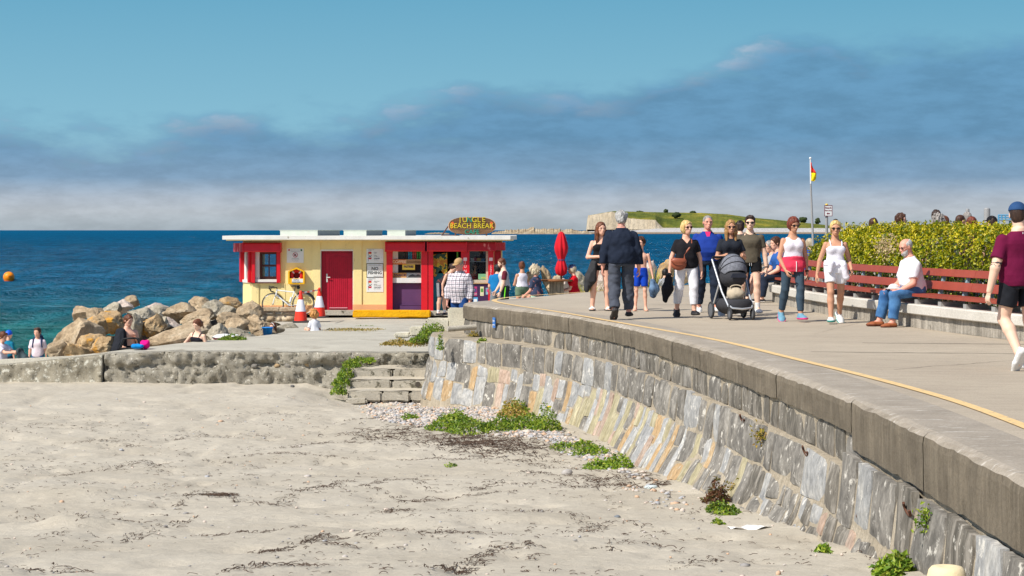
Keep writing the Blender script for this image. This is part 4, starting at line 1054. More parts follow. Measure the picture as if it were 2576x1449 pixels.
# crimson boarded door
mb = MB(); y = CY + .13
mb.box(DR[0], DR[0] + .11, y - .02, y + .1, DR[2], DR[3]); mb.box(DR[1] - .045, DR[1], y - .02, y + .1, DR[2], DR[3]); mb.box(DR[0] + .11, DR[1] - .045, y - .02, y + .1, DR[3] - .05, DR[3])
cobj(mb, 'door_frame', M_CRIMSON)
mb = MB(); dx0, dx1 = DR[0] + .115, DR[1] - .05
mb.box(dx0, dx1, y + .012, y + .06, DR[2] + .02, DR[3] - .055); door = cobj(mb, 'door', M_CRIMSON)
nb = 9; bw_ = (dx1 - dx0 - .26) / nb; zb0 = DR[2] + .18; zt0 = DR[3] - .30
for i in range(nb):
 a_ = dx0 + .13 + i * bw_; u = (i + .5) / nb * 2 - 1
 mb = MB(); mb.box(a_ + .006, a_ + bw_ - .006, y - .004, y + .014, zb0, zt0 + .14 * math.sqrt(1 - u * u)); mb.obj('board', M_CRIMSON, door)
mb = MB(); mb.box(dx0, dx0 + .12, y - .004, y + .014, DR[2] + .02, DR[3] - .06); mb.box(dx1 - .12, dx1, y - .004, y + .014, DR[2] + .02, DR[3] - .06); mb.obj('stile', M_CRIMSON, door)
mb = MB(); mb.box(dx0 + .13, dx1 - .13, y - .02, y + .01, zb0 - .035, zb0 - .01); mb.box(dx0, dx1, y - .03, y + .01, DR[2] + .02, DR[2] + .045); mb.obj('weatherboard', mat('pale_pink_edge', rgb((224, 150, 160)), .6, .1), door)
mb = MB(); mb.box(dx0 + .03, dx0 + .075, y - .02, y, cz(710), cz(689), 0); mb.tube([(dx0 + .05, y - .02, cz(698)), (dx0 + .05, y - .06, cz(698)), (dx0 + .16, y - .065, cz(698))], .014, 8); mb.obj('handle', M_SHELF, door)
mb = MB(); mb.box(DR[0] - .05, DR[1] + .05, CY - .22, CY + .12, G0 - .02, G0 + .13); cobj(mb, 'doorstep', M_STEP)
mb = MB(); mb.box(DR[0] - .055, DR[0], CY - .012, CY + .1, G0 + .1, DR[3] + .05); mb.box(DR[1], DR[1] + .05, CY - .012, CY + .1, G0 + .1, DR[3] + .05); mb.box(DR[0], DR[1], CY - .012, CY + .1, DR[3], DR[3] + .05); cobj(mb, 'door_surround', M_ROOFW)
# red cafe front
mb = MB()
for (a_, b_) in ((972.5, 988), (1060, 1076), (1078, 1090), (1160, 1181), (1228, 1242)):
 mb = MB(); mb.box(cx(a_), cx(b_), CY - .12, CY + .02, G0 + .06, cz(632)); cobj(mb, 'red_post', M_RED)
mb = MB(); mb.box(cx(1243), cx(1256), CY + .25, CY + .5, G0 + .02, cz(632)); cobj(mb, 'red_post', M_REDOLD)
mb = MB(); mb.box(cx(1256), cx(1260), CY + .4, CY + .52, G0 + .02, cz(632)); cobj(mb, 'red_post', M_REDOLD)
shutter_box(971, 1069, 608.5, 632.5); shutter_box(1076, 1174, 608.5, 632.5); shutter_box(1175, 1246, 609, 631.5, CY + .03, M_REDOLD);
mb = MB(); mb.prism([(cx(1247), CY - .2), (cx(1271), CY + .25), (cx(1271), CY + .6), (cx(1247), CY + .2)], 'z', cz(630), cz(610)); cobj(mb, 'shutter_box', M_REDOLD)
mb = MB(); mb.box(cx(1069), cx(1077), CY - .06, CY + .05, G0 + .05, cz(608)); cobj(mb, 'dark_gap', M_DPURPLE)
# snack counter: purple panel, shelf, hatch
mb = MB(); mb.box(SN[0], SN[1], CY + .10, CY + .2, G0 + .06, cz(712)); cobj(mb, 'counter_panel', M_PURPLE)
mb = MB(); mb.box(cx(1006), SN[1], CY + .02, CY + .1, G0 + .06, cz(768)); mb.box(cx(1006) + .0, SN[1], CY + .01, CY + .1, cz(768), cz(767)); cobj(mb, 'lower_panel', M_PURPLE)
mb = MB(); mb.box(SN[0], SN[1], CY - .02, CY + .22, cz(711.5), cz(699)); cobj(mb, 'counter_shelf', mat('chipped_white_board', rgb((214, 214, 212)), .6, .05, 5, .2, spots=(rgb((70, 64, 60)), 8, .70)))
mb = MB(); mb.box(SN[0], SN[0] + .17, CY + .12, CY + .2, cz(699), SN[3]); cobj(mb, 'hatch_frame', M_SHELF)
mb = MB(); mb.box(SN[1] - .03, SN[1], CY + .12, CY + .2, cz(699), SN[3]); cobj(mb, 'hatch_frame', M_SHELF)
mb = MB(); mb.box(SN[0] + .17, SN[1] - .03, CY + .24, CY + .28, cz(699), cz(655)); cobj(mb, 'hatch_board', mat('dark_brown_board', rgb((52, 40, 44)), .8, .1))
mb = MB(); mb.box(SN[0], SN[1], CY + .10, CY + .36, cz(655), cz(653.5)); cobj(mb, 'can_shelf', M_SHELF)
mb = MB(); mb.box(SN[0] + .0, SN[1], CY + .38, CY + .4, cz(653), SN[3]); cobj(mb, 'cabinet_back', mat('grey_cabinet_back', rgb((120, 124, 122)), .7, .1))
# interior shell, closed behind the openings
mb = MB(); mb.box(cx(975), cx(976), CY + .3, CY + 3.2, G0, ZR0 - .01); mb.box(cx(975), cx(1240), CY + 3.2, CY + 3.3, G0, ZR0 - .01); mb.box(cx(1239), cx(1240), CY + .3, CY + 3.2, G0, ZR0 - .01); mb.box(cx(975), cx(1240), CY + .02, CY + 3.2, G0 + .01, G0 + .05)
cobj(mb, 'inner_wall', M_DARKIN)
mb = MB(); mb.box(cx(1087), cx(1118), CY + .16, CY + .22, G0 + .06, cz(688)); cobj(mb, 'teal_half_door', M_TEAL)
mb = MB(); mb.box(cx(1120), cx(1156), CY + 1.6, CY + 1.7, cz(712), cz(690)); cobj(mb, 'back_counter', mat('dim_shelf_wood', rgb((104, 84, 62)), .7, .1)); mb = MB(); mb.box(cx(1120), cx(1156), CY + 2.9, CY + 3.1, cz(680), cz(660)); cobj(mb, 'back_shelf', mat('dim_shelf_wood', rgb((104, 84, 62)), .7, .1))
mb = MB(); mb.box(cx(1148), cx(1152), CY + .3, CY + .34, cz(690), cz(634)); cobj(mb, 'green_door_edge', mat('green_paint', rgb((90, 160, 60)), .6, .1))
# serving window
mb = MB(); mb.box(SW_[0], SW_[1], CY + .0, CY + .12, cz(711.5), cz(704)); mb.box(SW_[1] - .07, SW_[1], CY + .0, CY + .12, cz(704), SW_[3]); cobj(mb, 'serving_window_frame', mat('speckled_frame', rgb((196, 182, 160)), .7, .25, 30, .3))
mb = MB(); mb.box(SW_[0], SW_[1], CY + .35, CY + .55, cz(659.5), cz(658)); cobj(mb, 'display_shelf', M_SHELF)
mb = MB(); mb.box(SW_[0] - .02, SW_[1] + .02, CY - .02, CY + .021, G0 + .06, cz(712)); cobj(mb, 'serving_panel', M_DPURPLE)
mb = MB(); mb.box(SW_[0], SW_[1] - .07, CY + .055, CY + .06, cz(704), SW_[3]); cobj(mb, 'pane', M_GLASS)
mb = MB(); mb.box(SW_[0] - .03, SW_[1] + .03, CY - .05, CY + .0, cz(714), cz(711.6)); cobj(mb, 'window_ledge', mat('worn_tan_ledge', rgb((170, 138, 96)), .7, .15))
# vertical lettering on the posts
M_PINKL = mat('pale_pink_lettering', rgb((240, 206, 206)), .7, .05)
for (px, body) in ((1170.5, 'JUNGLE'), (1235, 'JUNGLE BEACH BREAK CAFE')):
 zz = cz(660) if len(body) < 8 else cz(668); stp = .135 if len(body) < 8 else .062
 for i, ch in enumerate(body):
  if ch != ' ':
   o = lettering(ch, .12 if len(body) < 8 else .075, M_PINKL, cafe, Vector((cx(px), CY - .1225, zz - i * stp)) + OFF)
 mb = MB(); mb.box(cx(px) - .055, cx(px) + .055, CY - .124, CY - .119, cz(656), cz(648)); cobj(mb, 'post_emblem', M_PINKL)
# yellow kerb
o = rough_block('yellow_kerb', cx(895), cx(1086), CY - 1.2, CY - .55, G0 - .05, G0 + .16, M_YELLOWK, None, .012, 4, .03)
tag(o, 'bright yellow painted kerb below the snack counter', 'kerb')
mb = MB(); mb.box(cx(1000), cx(1243), CY - .54, CY - .12, G0 - .02, G0 + .12); o = mb.obj('doorway_ledge', M_SLAB); tag(o, 'concrete ledge along the red cafe front', kind='structure')
# ---- signs on the cafe front
M_SIGNW = mat('white_enamel_sign', rgb((222, 224, 222)), .4, .03, 3, .05)
M_PRNT = mat('dark_sign_print', rgb((34, 36, 42)), .6, .05)
M_GREYPR = mat('grey_sign_print', rgb((128, 128, 132)), .6, .05); M_REDPR = mat('red_sign_print', rgb((190, 40, 60)), .6, .05); M_ORPR = mat('orange_sign_print', rgb((232, 150, 60)), .6, .05); M_GRNPR = mat('green_sign_print', rgb((60, 110, 70)), .6, .05)
def sign(name, px0, px1, py0, py1, label, m=M_SIGNW, y=CY, th=.012, cat='sign', edge=None, group=None):
 w, h = cx(px1) - cx(px0), cz(py0) - cz(py1)
 e = empty(name, (cx((px0 + px1) / 2), y - th, cz((py0 + py1) / 2)), 0, label, cat, group)
 mb = MB(); mb.box(-w / 2, w / 2, 0, th - .001, -h / 2, h / 2); mb.obj('board', m, e)
 if edge:
  mb = MB(); b_ = .016
  for (a_, b2, c_, d_) in ((-w / 2, w / 2, h / 2 - b_, h / 2), (-w / 2, w / 2, -h / 2, -h / 2 + b_), (-w / 2, -w / 2 + b_, -h / 2 + b_, h / 2 - b_), (w / 2 - b_, w / 2, -h / 2 + b_, h / 2 - b_)): mb.box(a_, b2, -.004, .002, c_, d_)
  mb.obj('border', edge, e)
 return e, w, h
def txt(e, body, size, x, z, m=M_PRNT, **kw): return lettering(body, size, m, e, (x, -.003, z), **kw)
def patch(e, x0, x1, z0, z1, m, name='print'):
 mb = MB(); mb.box(x0, x1, -.003, .001, z0, z1); return mb.obj(name, m, e)
e, w, h = sign('notice_board', 722, 764, 625, 661, 'white council notice board with a red prohibition circle', y=CY - .02)
mb = MB(); mb.tube([Vector((.07 * math.cos(q), -.004, .02 + .07 * math.sin(q))) for q in np.linspace(0, 2 * math.pi, 21)[:-1]], .008, 5, closed=True); mb.tube([(-.045, -.004, .065), (.045, -.004, -.03)], .008, 5); mb.obj('prohibition_mark', M_REDPR, e)
mb = MB(); mb.box(-.02, .02, -.003, .001, -.015, .05); mb.box(-.035, .0, -.003, .001, .0, .025); mb.obj('figure_mark', M_PRNT, e)
patch(e, -.215, -.17, .15, .2, M_REDPR, 'crest'); patch(e, .165, .215, .14, .2, M_GRNPR, 'crest')
txt(e, 'Comhairle Cathrach na Gaillimhe', .022, -.02, .175, M_GREYPR); txt(e, 'SWIMMING AREA NOTICE', .024, 0, .125, M_GREYPR); txt(e, 'No diving or jumping', .026, 0, -.085, M_PRNT); txt(e, 'from this structure at any time', .02, 0, -.12, M_GREYPR); txt(e, 'Galway City Council', .022, 0, -.165, M_GREYPR)
def lifeguard(py0, py1, lab, lines, head):
 e, w, h = sign('lifeguard_sign', 922, 964.5, py0, py1, lab)
 txt(e, head, .034, -w / 2 + .06, h / 2 - .045, M_GREYPR, align='LEFT')
 for i, (mcol, z) in enumerate(((M_REDPR, .08), (None, -.01), (M_REDPR, -.10))):
  if mcol is not None:
   patch(e, -w / 2 + .065, -w / 2 + .155, z, z + .05, mcol, 'flag_mark')
   if i == 0: patch(e, -w / 2 + .065, -w / 2 + .155, z - .022, z - .001, M_ORPR, 'flag_mark')
   patch(e, -w / 2 + .052, -w / 2 + .060, z - .06, z + .05, M_PRNT, 'flag_mark')
  else:
   mb = MB(); mb.tube([(-w / 2 + .05, -.003, z - .03), (-w / 2 + .165, -.003, z + .03)], .006, 5); mb.tube([(-w / 2 + .07, -.003, z + .03), (-w / 2 + .15, -.003, z - .03)], .006, 5); mb.obj('cross_mark', M_PRNT, e)
 for (t_, z, s_, b_) in lines: txt(e, t_, s_, -w / 2 + .23, z, M_PRNT, align='LEFT', bold=b_)
lifeguard(626, 662, 'upper white lifeguard flags sign above the no fishing sign', (('Lifeguard', .115, .026, 0), ('on duty', .085, .026, 0), ('No Flag', .02, .026, 0), ('No Lifeguard', -.01, .026, 0), ('DANGER!', -.075, .042, .001), ('Bathing unsafe', -.12, .024, 0)), 'LIFEGUARD\nFLAGS')
lifeguard(698.7, 734.5, 'lower white lifeguard sign in Irish under the no fishing sign', (('Garda Tarrthala', .115, .026, 0), ('ar dualgas', .085, .026, 0), ('Gan Brat', .02, .026, 0), ('Gan Garda Tarrthala', -.01, .026, 0), ('CONTUIRT!', -.075, .042, .001), ('Snamh contuirteach', -.12, .024, 0)), 'Garda Tarrthala\nBratacha')
e, w, h = sign('no_fishing_sign', 922, 964.5, 662.6, 698.2, 'white sign with a black border reading NO FISHING', edge=M_PRNT, th=.014)
txt(e, 'NO', .135, 0, .055, bold=.003); txt(e, 'FISHING', .125, 0, -.075, bold=.003, xs=.93); txt(e, 'Comhairle Cathrach na Gaillimhe', .03, 0, .165); txt(e, 'Galway City Council', .03, .08, -.175)
# cafe boards
M_ORB = mat('orange_painted_board', rgb((214, 124, 58)), .7, .15, 8, .2); M_TANB = mat('tan_painted_board', rgb((176, 146, 104)), .7, .15, 8, .2); M_YELB = mat('yellow_card', rgb((232, 206, 84)), .7, .05)
M_CREAML = mat('cream_lettering', rgb((244, 222, 186)), .7, .05); M_BROWNL = mat('brown_lettering', rgb((104, 74, 48)), .7, .05); M_PURPL = mat('purple_lettering', rgb((74, 44, 96)), .7, .05)
yb = CY + .10
e, w, h = sign('coffee_board', 987, 1021, 652.5, 665.5, 'orange board with cream COFFEE lettering over the hatch', M_ORB, yb); txt(e, 'COFFEE', .125, 0, 0, M_CREAML, bold=.004)
e, w, h = sign('smoothie_board', 1021.5, 1060, 652.5, 665.5, 'tan board with brown Smoothies lettering over the hatch', M_TANB, yb); txt(e, 'Smoothies', .10, 0, 0, M_BROWNL, bold=.002)
e, w, h = sign('pastries_card', 1011.5, 1043.5, 663.5, 679, 'yellow card with purple PASTRIES lettering in the hatch', M_YELB, CY + .12); txt(e, 'PASTRIES', .088, 0, 0, M_PURPL, bold=.004, xs=.85)
e, w, h = sign('snack_board', 987, 1022, 686.5, 698.8, 'ochre board with purple SNACK lettering above the shelf', mat('ochre_painted_board', rgb((198, 144, 76)), .7, .15, 8, .2), yb); txt(e, 'SNACK', .12, .02, 0, M_PURPL, bold=.002)
e, w, h = sign('painted_board', 1022.5, 1060, 686.5, 698.8, 'grey painted board with dark hills beside the snack board', mat('grey_painted_board', rgb((150, 152, 152)), .7, .2, 8, .2), yb)
mb = MB(); mb.prism([(-.22, -.07), (.22, -.07), (.2, -.0), (.12, .03), (.05, -.01), (-.05, .035), (-.14, -.0)], 'y', -.003, .001); mb.obj('hill_print', mat('dark_hill_print', rgb((66, 66, 68)), .8, .1), e)
# drink cans: one of each colour then copies
for k, (c_, lab, n_) in enumerate((((60, 56, 60), 'dark drink can on the cafe can shelf', 2), ((60, 150, 190), 'blue drink can on the cafe can shelf', 2), ((190, 84, 80), 'red drink can on the cafe can shelf', 2), ((70, 160, 84), 'green drink can on the cafe can shelf', 2))):
 for i in range(n_):
  px = 1017 + (k * 2 + i) * 5.5
  for rowi in range(2):
   mb = MB(); mb.lathe([(.024, 0), (.03, .008), (.03, .115), (.025, .125), (.0, .125)], 10); o = mb.obj('drink_can', mat('can_%s' % ('dark', 'blue', 'red', 'green')[k], rgb(c_), .35, .2, 14, .1)); o.location = (cx(px), CY + .2, cz(653.5) + .004 + rowi * .127)
   tag(o, ('upper ' if rowi else 'lower ') + lab + (', left of the pair' if i == 0 else ', right of the pair'), 'can', 'drink cans in the cafe hatch')
# goods in the serving window
for (px, w_, h_, c_, lab) in ((1187, .10, .10, (206, 200, 190), 'white packet on the window shelf'), (1195, .10, .12, (186, 40, 50), 'red packet on the window shelf'), (1204, .14, .10, (210, 150, 50), 'orange box on the window shelf'), (1214, .12, .09, (70, 120, 160), 'blue packet on the window shelf')):
 mb = MB(); mb.box(-w_ / 2, w_ / 2, -.04, .04, 0, h_, 0, None, .008); o = mb.obj('packet', mat('packet_%d' % px, rgb(c_), .5, .2, 20, .1)); o.location = (cx(px), CY + .45, cz(658) + .003); tag(o, lab, 'packet', 'packets on the window shelf')
e, w, h = sign('menu_card', 1203, 1226, 689, 703, 'turquoise and yellow menu card in the serving window', mat('turquoise_card', rgb((120, 176, 130)), .6, .15, 8, .1), CY + .05); txt(e, 'MENU', .07, .05, -.04, M_YELB)
for (a_, b_, c_, d_, col, col2, lab) in ((1192, 1200, 721, 744, (190, 60, 110), (90, 60, 120), 'pink poster on the purple serving panel'), (1208, 1217, 721, 744, (222, 214, 170), (90, 150, 70), 'cream poster on the purple serving panel'), (1222, 1237 - 2, 724, 741, (110, 170, 190), (190, 80, 150), 'blue and pink poster on the purple serving panel'), (1190, 1202, 748, 769, (84, 160, 206), (230, 234, 236), 'sky blue poster low on the serving panel')):
 e, w, h = sign('poster', a_, b_, c_, d_, lab, mat('poster_%d' % a_, rgb(col), .6, .1), CY - .02, .004, 'poster', group='posters on the serving panel'); patch(e, -w * .35, w * .35, -h * .1, h * .3, mat('poster_print_%d' % a_, rgb(col2), .6, .1)); txt(e, 'SEA', .06, 0, -h * .3, M_SIGNW)
# horse towel hanging in the doorway
mb = MB(); n_ = 10
tw = []
for i in range(n_ + 1):
 for j in range(n_ + 1):
  u, v = i / n_, j / n_; tw.append((cx(1088) + u * .46, CY + .02 + .04 * math.sin(u * 11) * (1 - v * .3), cz(635) - v * (.62 + .1 * math.sin(u * 9)) - .06 * (1 - u)))
mb.add(tw, [(i * 11 + j, (i + 1) * 11 + j, (i + 1) * 11 + j + 1, i * 11 + j + 1) for i in range(n_) for j in range(n_)], 0, True)
t = NT('brown_yellow_towel'); c = t.ramp(t.noise(5, 3, .6, (1, .2, 1)), [(.40, rgb((60, 84, 72))), (.46, rgb((196, 170, 60))), (.52, rgb((180, 120, 58))), (.62, rgb((196, 142, 76)))], 'CONSTANT'); t.fin(c, .9, .1)
o = mb.obj('beach_towel', t.m); sm_ = o.modifiers.new('thickness', 'SOLIDIFY'); sm_.thickness = .01; tag(o, 'brown and yellow patterned beach towel hanging in the cafe doorway', 'towel')
# ---- surfboard name sign on the roof
sb = empty('surfboard_sign', (cx(1187), CY + .15, cz(593)), R(-4), 'oval wooden surfboard sign reading JUNGLE BEACH BREAK CAFE on the roof', 'sign')
sw2, sh2 = (cx(1247) - cx(1127)) / 2, (cz(547) - cz(592)) / 2; zc = sh2 + .03
def superell(k, n=44, p=2.6): return [(k * sw2 * math.copysign(abs(math.cos(q)) ** (2 / p), math.cos(q)), zc + k * sh2 * math.copysign(abs(math.sin(q)) ** (2 / p), math.sin(q))) for q in [2 * math.pi * i / n for i in range(n)]]
M_PLANK = rocky('weathered_sign_wood', [rgb((70, 50, 38)), rgb((108, 80, 58)), rgb((140, 110, 82))], 5, (.25, 1, 3), fine=12, rnd=.12, bdist=.01)
mb = MB(); mb.prism(superell(1.0), 'y', .0, .05); mb.obj('rim', mat('pale_board_edge', rgb((206, 160, 116)), .7, .1), sb)
npl = 7
for i in range(npl):
 z0 = zc - sh2 * .97 + i * 2 * sh2 * .97 / npl; z1 = z0 + 2 * sh2 * .97 / npl - .012; poly = []
 for z in np.linspace(z0, z1, 4): poly.append((.97 * sw2 * max(0.02, 1 - abs((z - zc) / sh2) ** 2.6) ** (1 / 2.6), z))
 poly = poly + [(-x, z) for x, z in reversed(poly)]
 mb = MB(); mb.prism(poly, 'y', -.012, .004); mb.obj('plank', M_PLANK, sb)
M_YL = mat('yellow_sign_lettering', rgb((200, 178, 40)), .7, .15, 12); M_TL = mat('teal_sign_lettering', rgb((20, 134, 110)), .6, .08); M_FIN = mat('orange_fin_paint', rgb((206, 92, 40)), .6, .1)
def stxt(body, size, x, z, m): o = lettering(body, size, m, sb, (x, -.022, z), bold=.001, ext=.006)
for i, ch in enumerate('JUNGLE'): stxt(ch, .235, -.37 + i * .148, zc + .185, M_TL if ch == 'N' else M_YL)
stxt('BEACH BREAK', .215, .0, zc - .005, M_YL); stxt('CAFE', .20, .0, zc - .195, M_TL)
for s_ in (-1, 1):
 mb = MB(); mb.prism([(s_ * .62, zc - .13), (s_ * .66, zc - .06), (s_ * .65, zc + .12), (s_ * .58, zc + .13), (s_ * .56, zc + .06), (s_ * .60, zc)], 'y', -.02, .0); mb.obj('fin_motif', M_FIN, sb)
M_STRUT = mat('brown_strut', rgb((96, 62, 52)), .7, .15)
mb = MB(); mb.tube([(-.76, .1, zc - .02), (-.98, .3, .0)], .02, 8); mb.tube([(-.98, .3, .01), (-.4, .1, .01)], .014, 8); mb.obj('strut', M_STRUT, sb)
for x in (-.52, .45): mb = MB(); mb.tube([(x, .03, .1), (x, .03, .0)], .025, 8); mb.obj('strut', M_STRUT, sb)
# ---- lifebuoy cabinet
lb = empty('lifebuoy_cabinet', (cx(747.5), CY - .02, cz(714)), 0, 'yellow house shaped lifebuoy cabinet on the cream cafe wall', 'cabinet')
M_LBY = mat('yellow_plastic', rgb((234, 176, 24)), .4, .05, 3, .1)
wq, hq = (cx(768) - cx(727)) / 2, cz(672) - cz(714)
outer = [(-wq, 0), (wq, 0), (wq, hq * .76), (0, hq), (-wq, hq * .76)]; inner = [(-wq + .045, .05), (wq - .045, .05), (wq - .045, hq * .73), (0, hq - .055), (-wq + .045, hq * .73)]
mb = MB(); k = 5
for i in range(k):
 a_, b_, c_, d_ = outer[i], outer[(i + 1) % k], inner[(i + 1) % k], inner[i]
 y0, y1 = -.24, 0
 mb.add([(a_[0], y0, a_[1]), (b_[0], y0, b_[1]), (c_[0], y0, c_[1]), (d_[0], y0, d_[1]), (a_[0], y1, a_[1]), (b_[0], y1, b_[1]), (c_[0], y1, c_[1]), (d_[0], y1, d_[1])], [(0, 1, 2, 3), (0, 4, 5, 1), (3, 2, 6, 7), (4, 7, 6, 5), (0, 3, 7, 4), (1, 5, 6, 2)])
mb.obj('case', M_LBY, lb)
mb = MB(); mb.prism(outer, 'y', -.01, -.001); mb.obj('back_panel', mat('deep_red_panel', rgb((150, 40, 30)), .6, .1), lb)
mb = MB(); mb.box(-wq + .04, wq - .04, -.235, -.21, .03, hq * .34); pn = mb.obj('front_panel', M_LBY, lb)
mb = MB(); mb.box(-wq + .12, wq - .045, -.24, -.234, .04, hq * .31); mb.obj('notice', M_SIGNW, lb)
for i, (b_, m_) in enumerate((('RINGBUOY', M_PRNT), ('SAVES LIVES', M_PURPL), ('DO NOT MISUSE', M_PURPL), ('WATER SAFETY', M_PRNT))): lettering(b_, .034, m_, lb, (.0, -.2415, hq * .265 - i * .035))
mb = MB(); Rr = wq - .10
mb.tube([Vector((Rr * math.cos(q), 0, Rr * math.sin(q))) for q in np.linspace(0, 2 * math.pi, 25)[:-1]], .055, 10, closed=True); o = mb.obj('ring', mat('red_lifebuoy', rgb((206, 36, 30)), .5, .08)); o.location = (cx(747.5), CY - .13, cz(714) + hq * .5); o.name = 'lifebuoy'
tag(o, 'red ring lifebuoy inside the yellow wall cabinet', 'lifebuoy')
mb = MB()
for q in (45, 135, 225, 315): mb.tube([Vector((Rr * math.cos(R(q + s_)), 0, Rr * math.sin(R(q + s_)))) for s_ in (-7, 0, 7)], .058, 10)
mb.obj('band', M_SIGNW, o)
# ---- low stone wall in front of the bicycle
lw = empty('low_stone_wall', (cx(672), 57.0, TER_Z), 0, 'low rubble stone wall with a cap in front of the bicycle', 'wall')
LX0, LX1, LZ1 = gx(600, 57) - cx(672), gx(748, 57) - cx(672), 1.5 - (774 - 579) / FPX * 57 - TER_Z
mb = MB(); mb.box(LX0 + .02, LX1 - .02, .04, .4, -.3, LZ1 - .06); mb.obj('wall_core', M_MORTAR, lw)
def rstone(x0, x1, z0, z1, k):
 bm = bmesh.new(); bmesh.ops.create_cube(bm, size=1)
 for v in bm.verts: v.co = Vector((x0 + (v.co.x + .5) * (x1 - x0) + rng.uniform(-.02, .02), (v.co.y + .5) * .3 + rng.uniform(-.015, .015), z0 + (v.co.z + .5) * (z1 - z0) + rng.uniform(-.015, .015)))
 bmesh.ops.bevel(bm, geom=bm.edges[:], offset=.035, segments=2, affect='EDGES'); b_ = MB(); b_.bm(bm); bm.free(); return b_.obj('stone', BOULD[k], lw)
z = -.22
for hrow in (.2, .2, .17, .19):
 x = LX0 + rng.uniform(0, .1)
 while x < LX1 - .12:
  L = rng.uniform(.18, .42); rstone(x, min(x + L, LX1) - .025, z, min(z + hrow, LZ1 - .12) - .02, rng.choice(['tan', 'grey', 'tan', 'tan'])); x += L
 z += hrow
x = LX0
while x < LX1 - .05:
 L = rng.uniform(.5, .8); b_ = rough_block('cap_stone', x, min(x + L, LX1 + .03) - .008, -.05, .45, LZ1 - .11, LZ1, BOULD['tan'], lw, .012, int(x * 10), .02); x += L
# ---- traffic cones and their bar
M_CONEO = mat('orange_cone_plastic', rgb((240, 60, 40)), .45, .06, 4, .1); M_CONEW = mat('reflective_white_sleeve', rgb((222, 220, 226)), .4, .05, 4, .1); M_CONEB = mat('black_rubber_base', rgb((64, 62, 62)), .85, .15, 8, .3)
def cone(loc, rz, lab):
 e = empty('traffic_cone', loc, rz, lab, 'traffic cone', 'traffic cones by the crimson door')
 mb = MB(); mb.box(-.23, .23, -.23, .23, 0, .05, 0, None, .012); mb.obj('base', M_CONEB, e)
 mb = MB(); mb.lathe([(.185, .05), (.18, .09), (.150, .32)], 28, caps=False); mb.obj('cone', M_CONEO, e); mb = MB(); mb.lathe([(.077, .64), (.048, .80), (.042, .82), (.042, .885), (.03, .90), (.0, .90)], 28, caps=False); mb.obj('cone_top', M_CONEO, e)
 mb = MB(); mb.lathe([(.154, .315), (.152, .32), (.079, .645), (.075, .65)], 28, caps=False); mb.obj('white_sleeve', M_CONEW, e)
 return e
c1 = cone((gx(756.5, 56.5), 56.5, TER_Z + .002), R(8), 'nearer orange and white cone at the end of the low stone wall')
c2 = cone((gx(803.5, 59.5), 59.5, TER_Z + .002), R(-6), 'orange and white cone standing against the crimson door')
mb = MB(); p, q = Vector((gx(757.5, 56.5), 56.5, TER_Z + .83)), Vector((gx(803.5, 59.5), 59.5, TER_Z + .84))
nseg = 7
for i in range(nseg): mb.tube([p.lerp(q, i / nseg), p.lerp(q, (i + 1) / nseg)], .022, 8, m=i % 2)
o = mb.obj('cone_bar', [M_CONEO, M_CONEW]); tag(o, 'red and white striped bar resting between the two cones', 'bar')
# ---- bicycle
bk = empty('bicycle', (cx(728), CY - .36, TER_Z), 0, 'white road bicycle with drop handlebars leaning by the cafe wall', 'bicycle')
M_TYRE = mat('black_tyre_rubber', rgb((34, 34, 36)), .8, .1); M_RIM = mat('silver_rim', rgb((150, 150, 152)), .35, .05, 3, .05, metal=.8); M_FRM = mat('white_bicycle_frame', rgb((230, 232, 232)), .3, .03, 3, .05); M_BLK = mat('black_bicycle_part', rgb((28, 28, 30)), .5, .1); M_STEEL = mat('bright_steel', rgb((170, 170, 172)), .3, .05, 3, .05, metal=.9)
RW = .335; xf, xr = -.47, .47
for x, nm in ((xf, 'wheel'), (xr, 'wheel')):
 mb = MB(); mb.tube([Vector((x + RW * math.cos(q), 0, RW + RW * math.sin(q))) for q in np.linspace(0, 2 * math.pi, 37)[:-1]], .0135, 7, closed=True); wh = mb.obj('wheel', M_TYRE, bk)
 mb = MB(); mb.tube([Vector((x + (RW - .025) * math.cos(q), 0, RW + (RW - .025) * math.sin(q))) for q in np.linspace(0, 2 * math.pi, 37)[:-1]], .010, 6, closed=True); mb.obj('rim', M_RIM, wh)
 mb = MB()
 for i in range(20):
  q = 2 * math.pi * i / 20; mb.tube([Vector((x, .02 if i % 2 else -.02, RW)), Vector((x + (RW - .03) * math.cos(q), 0, RW + (RW - .03) * math.sin(q)))], .0018, 4)
 mb.tube([(x, -.045, RW), (x, .045, RW)], .018, 8); mb.obj('spokes', M_STEEL, wh)
hd0, hd1 = Vector((-.335, 0, .76)), Vector((-.375, 0, .62)); bb = Vector((.045, 0, .28)); st_ = Vector((.19, 0, .73))
mb = MB(); mb.tube([hd0, st_ + Vector((-.01, 0, -.03))], .019, 8); mb.tube([hd1, bb], .023, 8); mb.tube([st_, bb], .018, 8); mb.tube([hd0 + Vector((-.008, 0, .03)), hd1], .022, 8)
for s_ in (-1, 1): mb.tube([bb + Vector((0, s_ * .03, 0)), (xr, s_ * .05, RW)], .010, 6); mb.tube([st_ + Vector((0, s_ * .015, -.04)), (xr, s_ * .05, RW)], .009, 6)
mb.obj('frame', M_FRM, bk)
mb = MB()
for s_ in (-1, 1): mb.tube([hd1 + Vector((0, s_ * .02, .0)), (-.42, s_ * .05, .52), (xf, s_ * .05, RW)], .012, 6)
mb.obj('fork', M_FRM, bk)
mb = MB(); mb.tube([hd0 + Vector((-.005, 0, .02)), hd0 + Vector((-.02, 0, .08)), hd0 + Vector((-.10, 0, .10))], .014, 7)
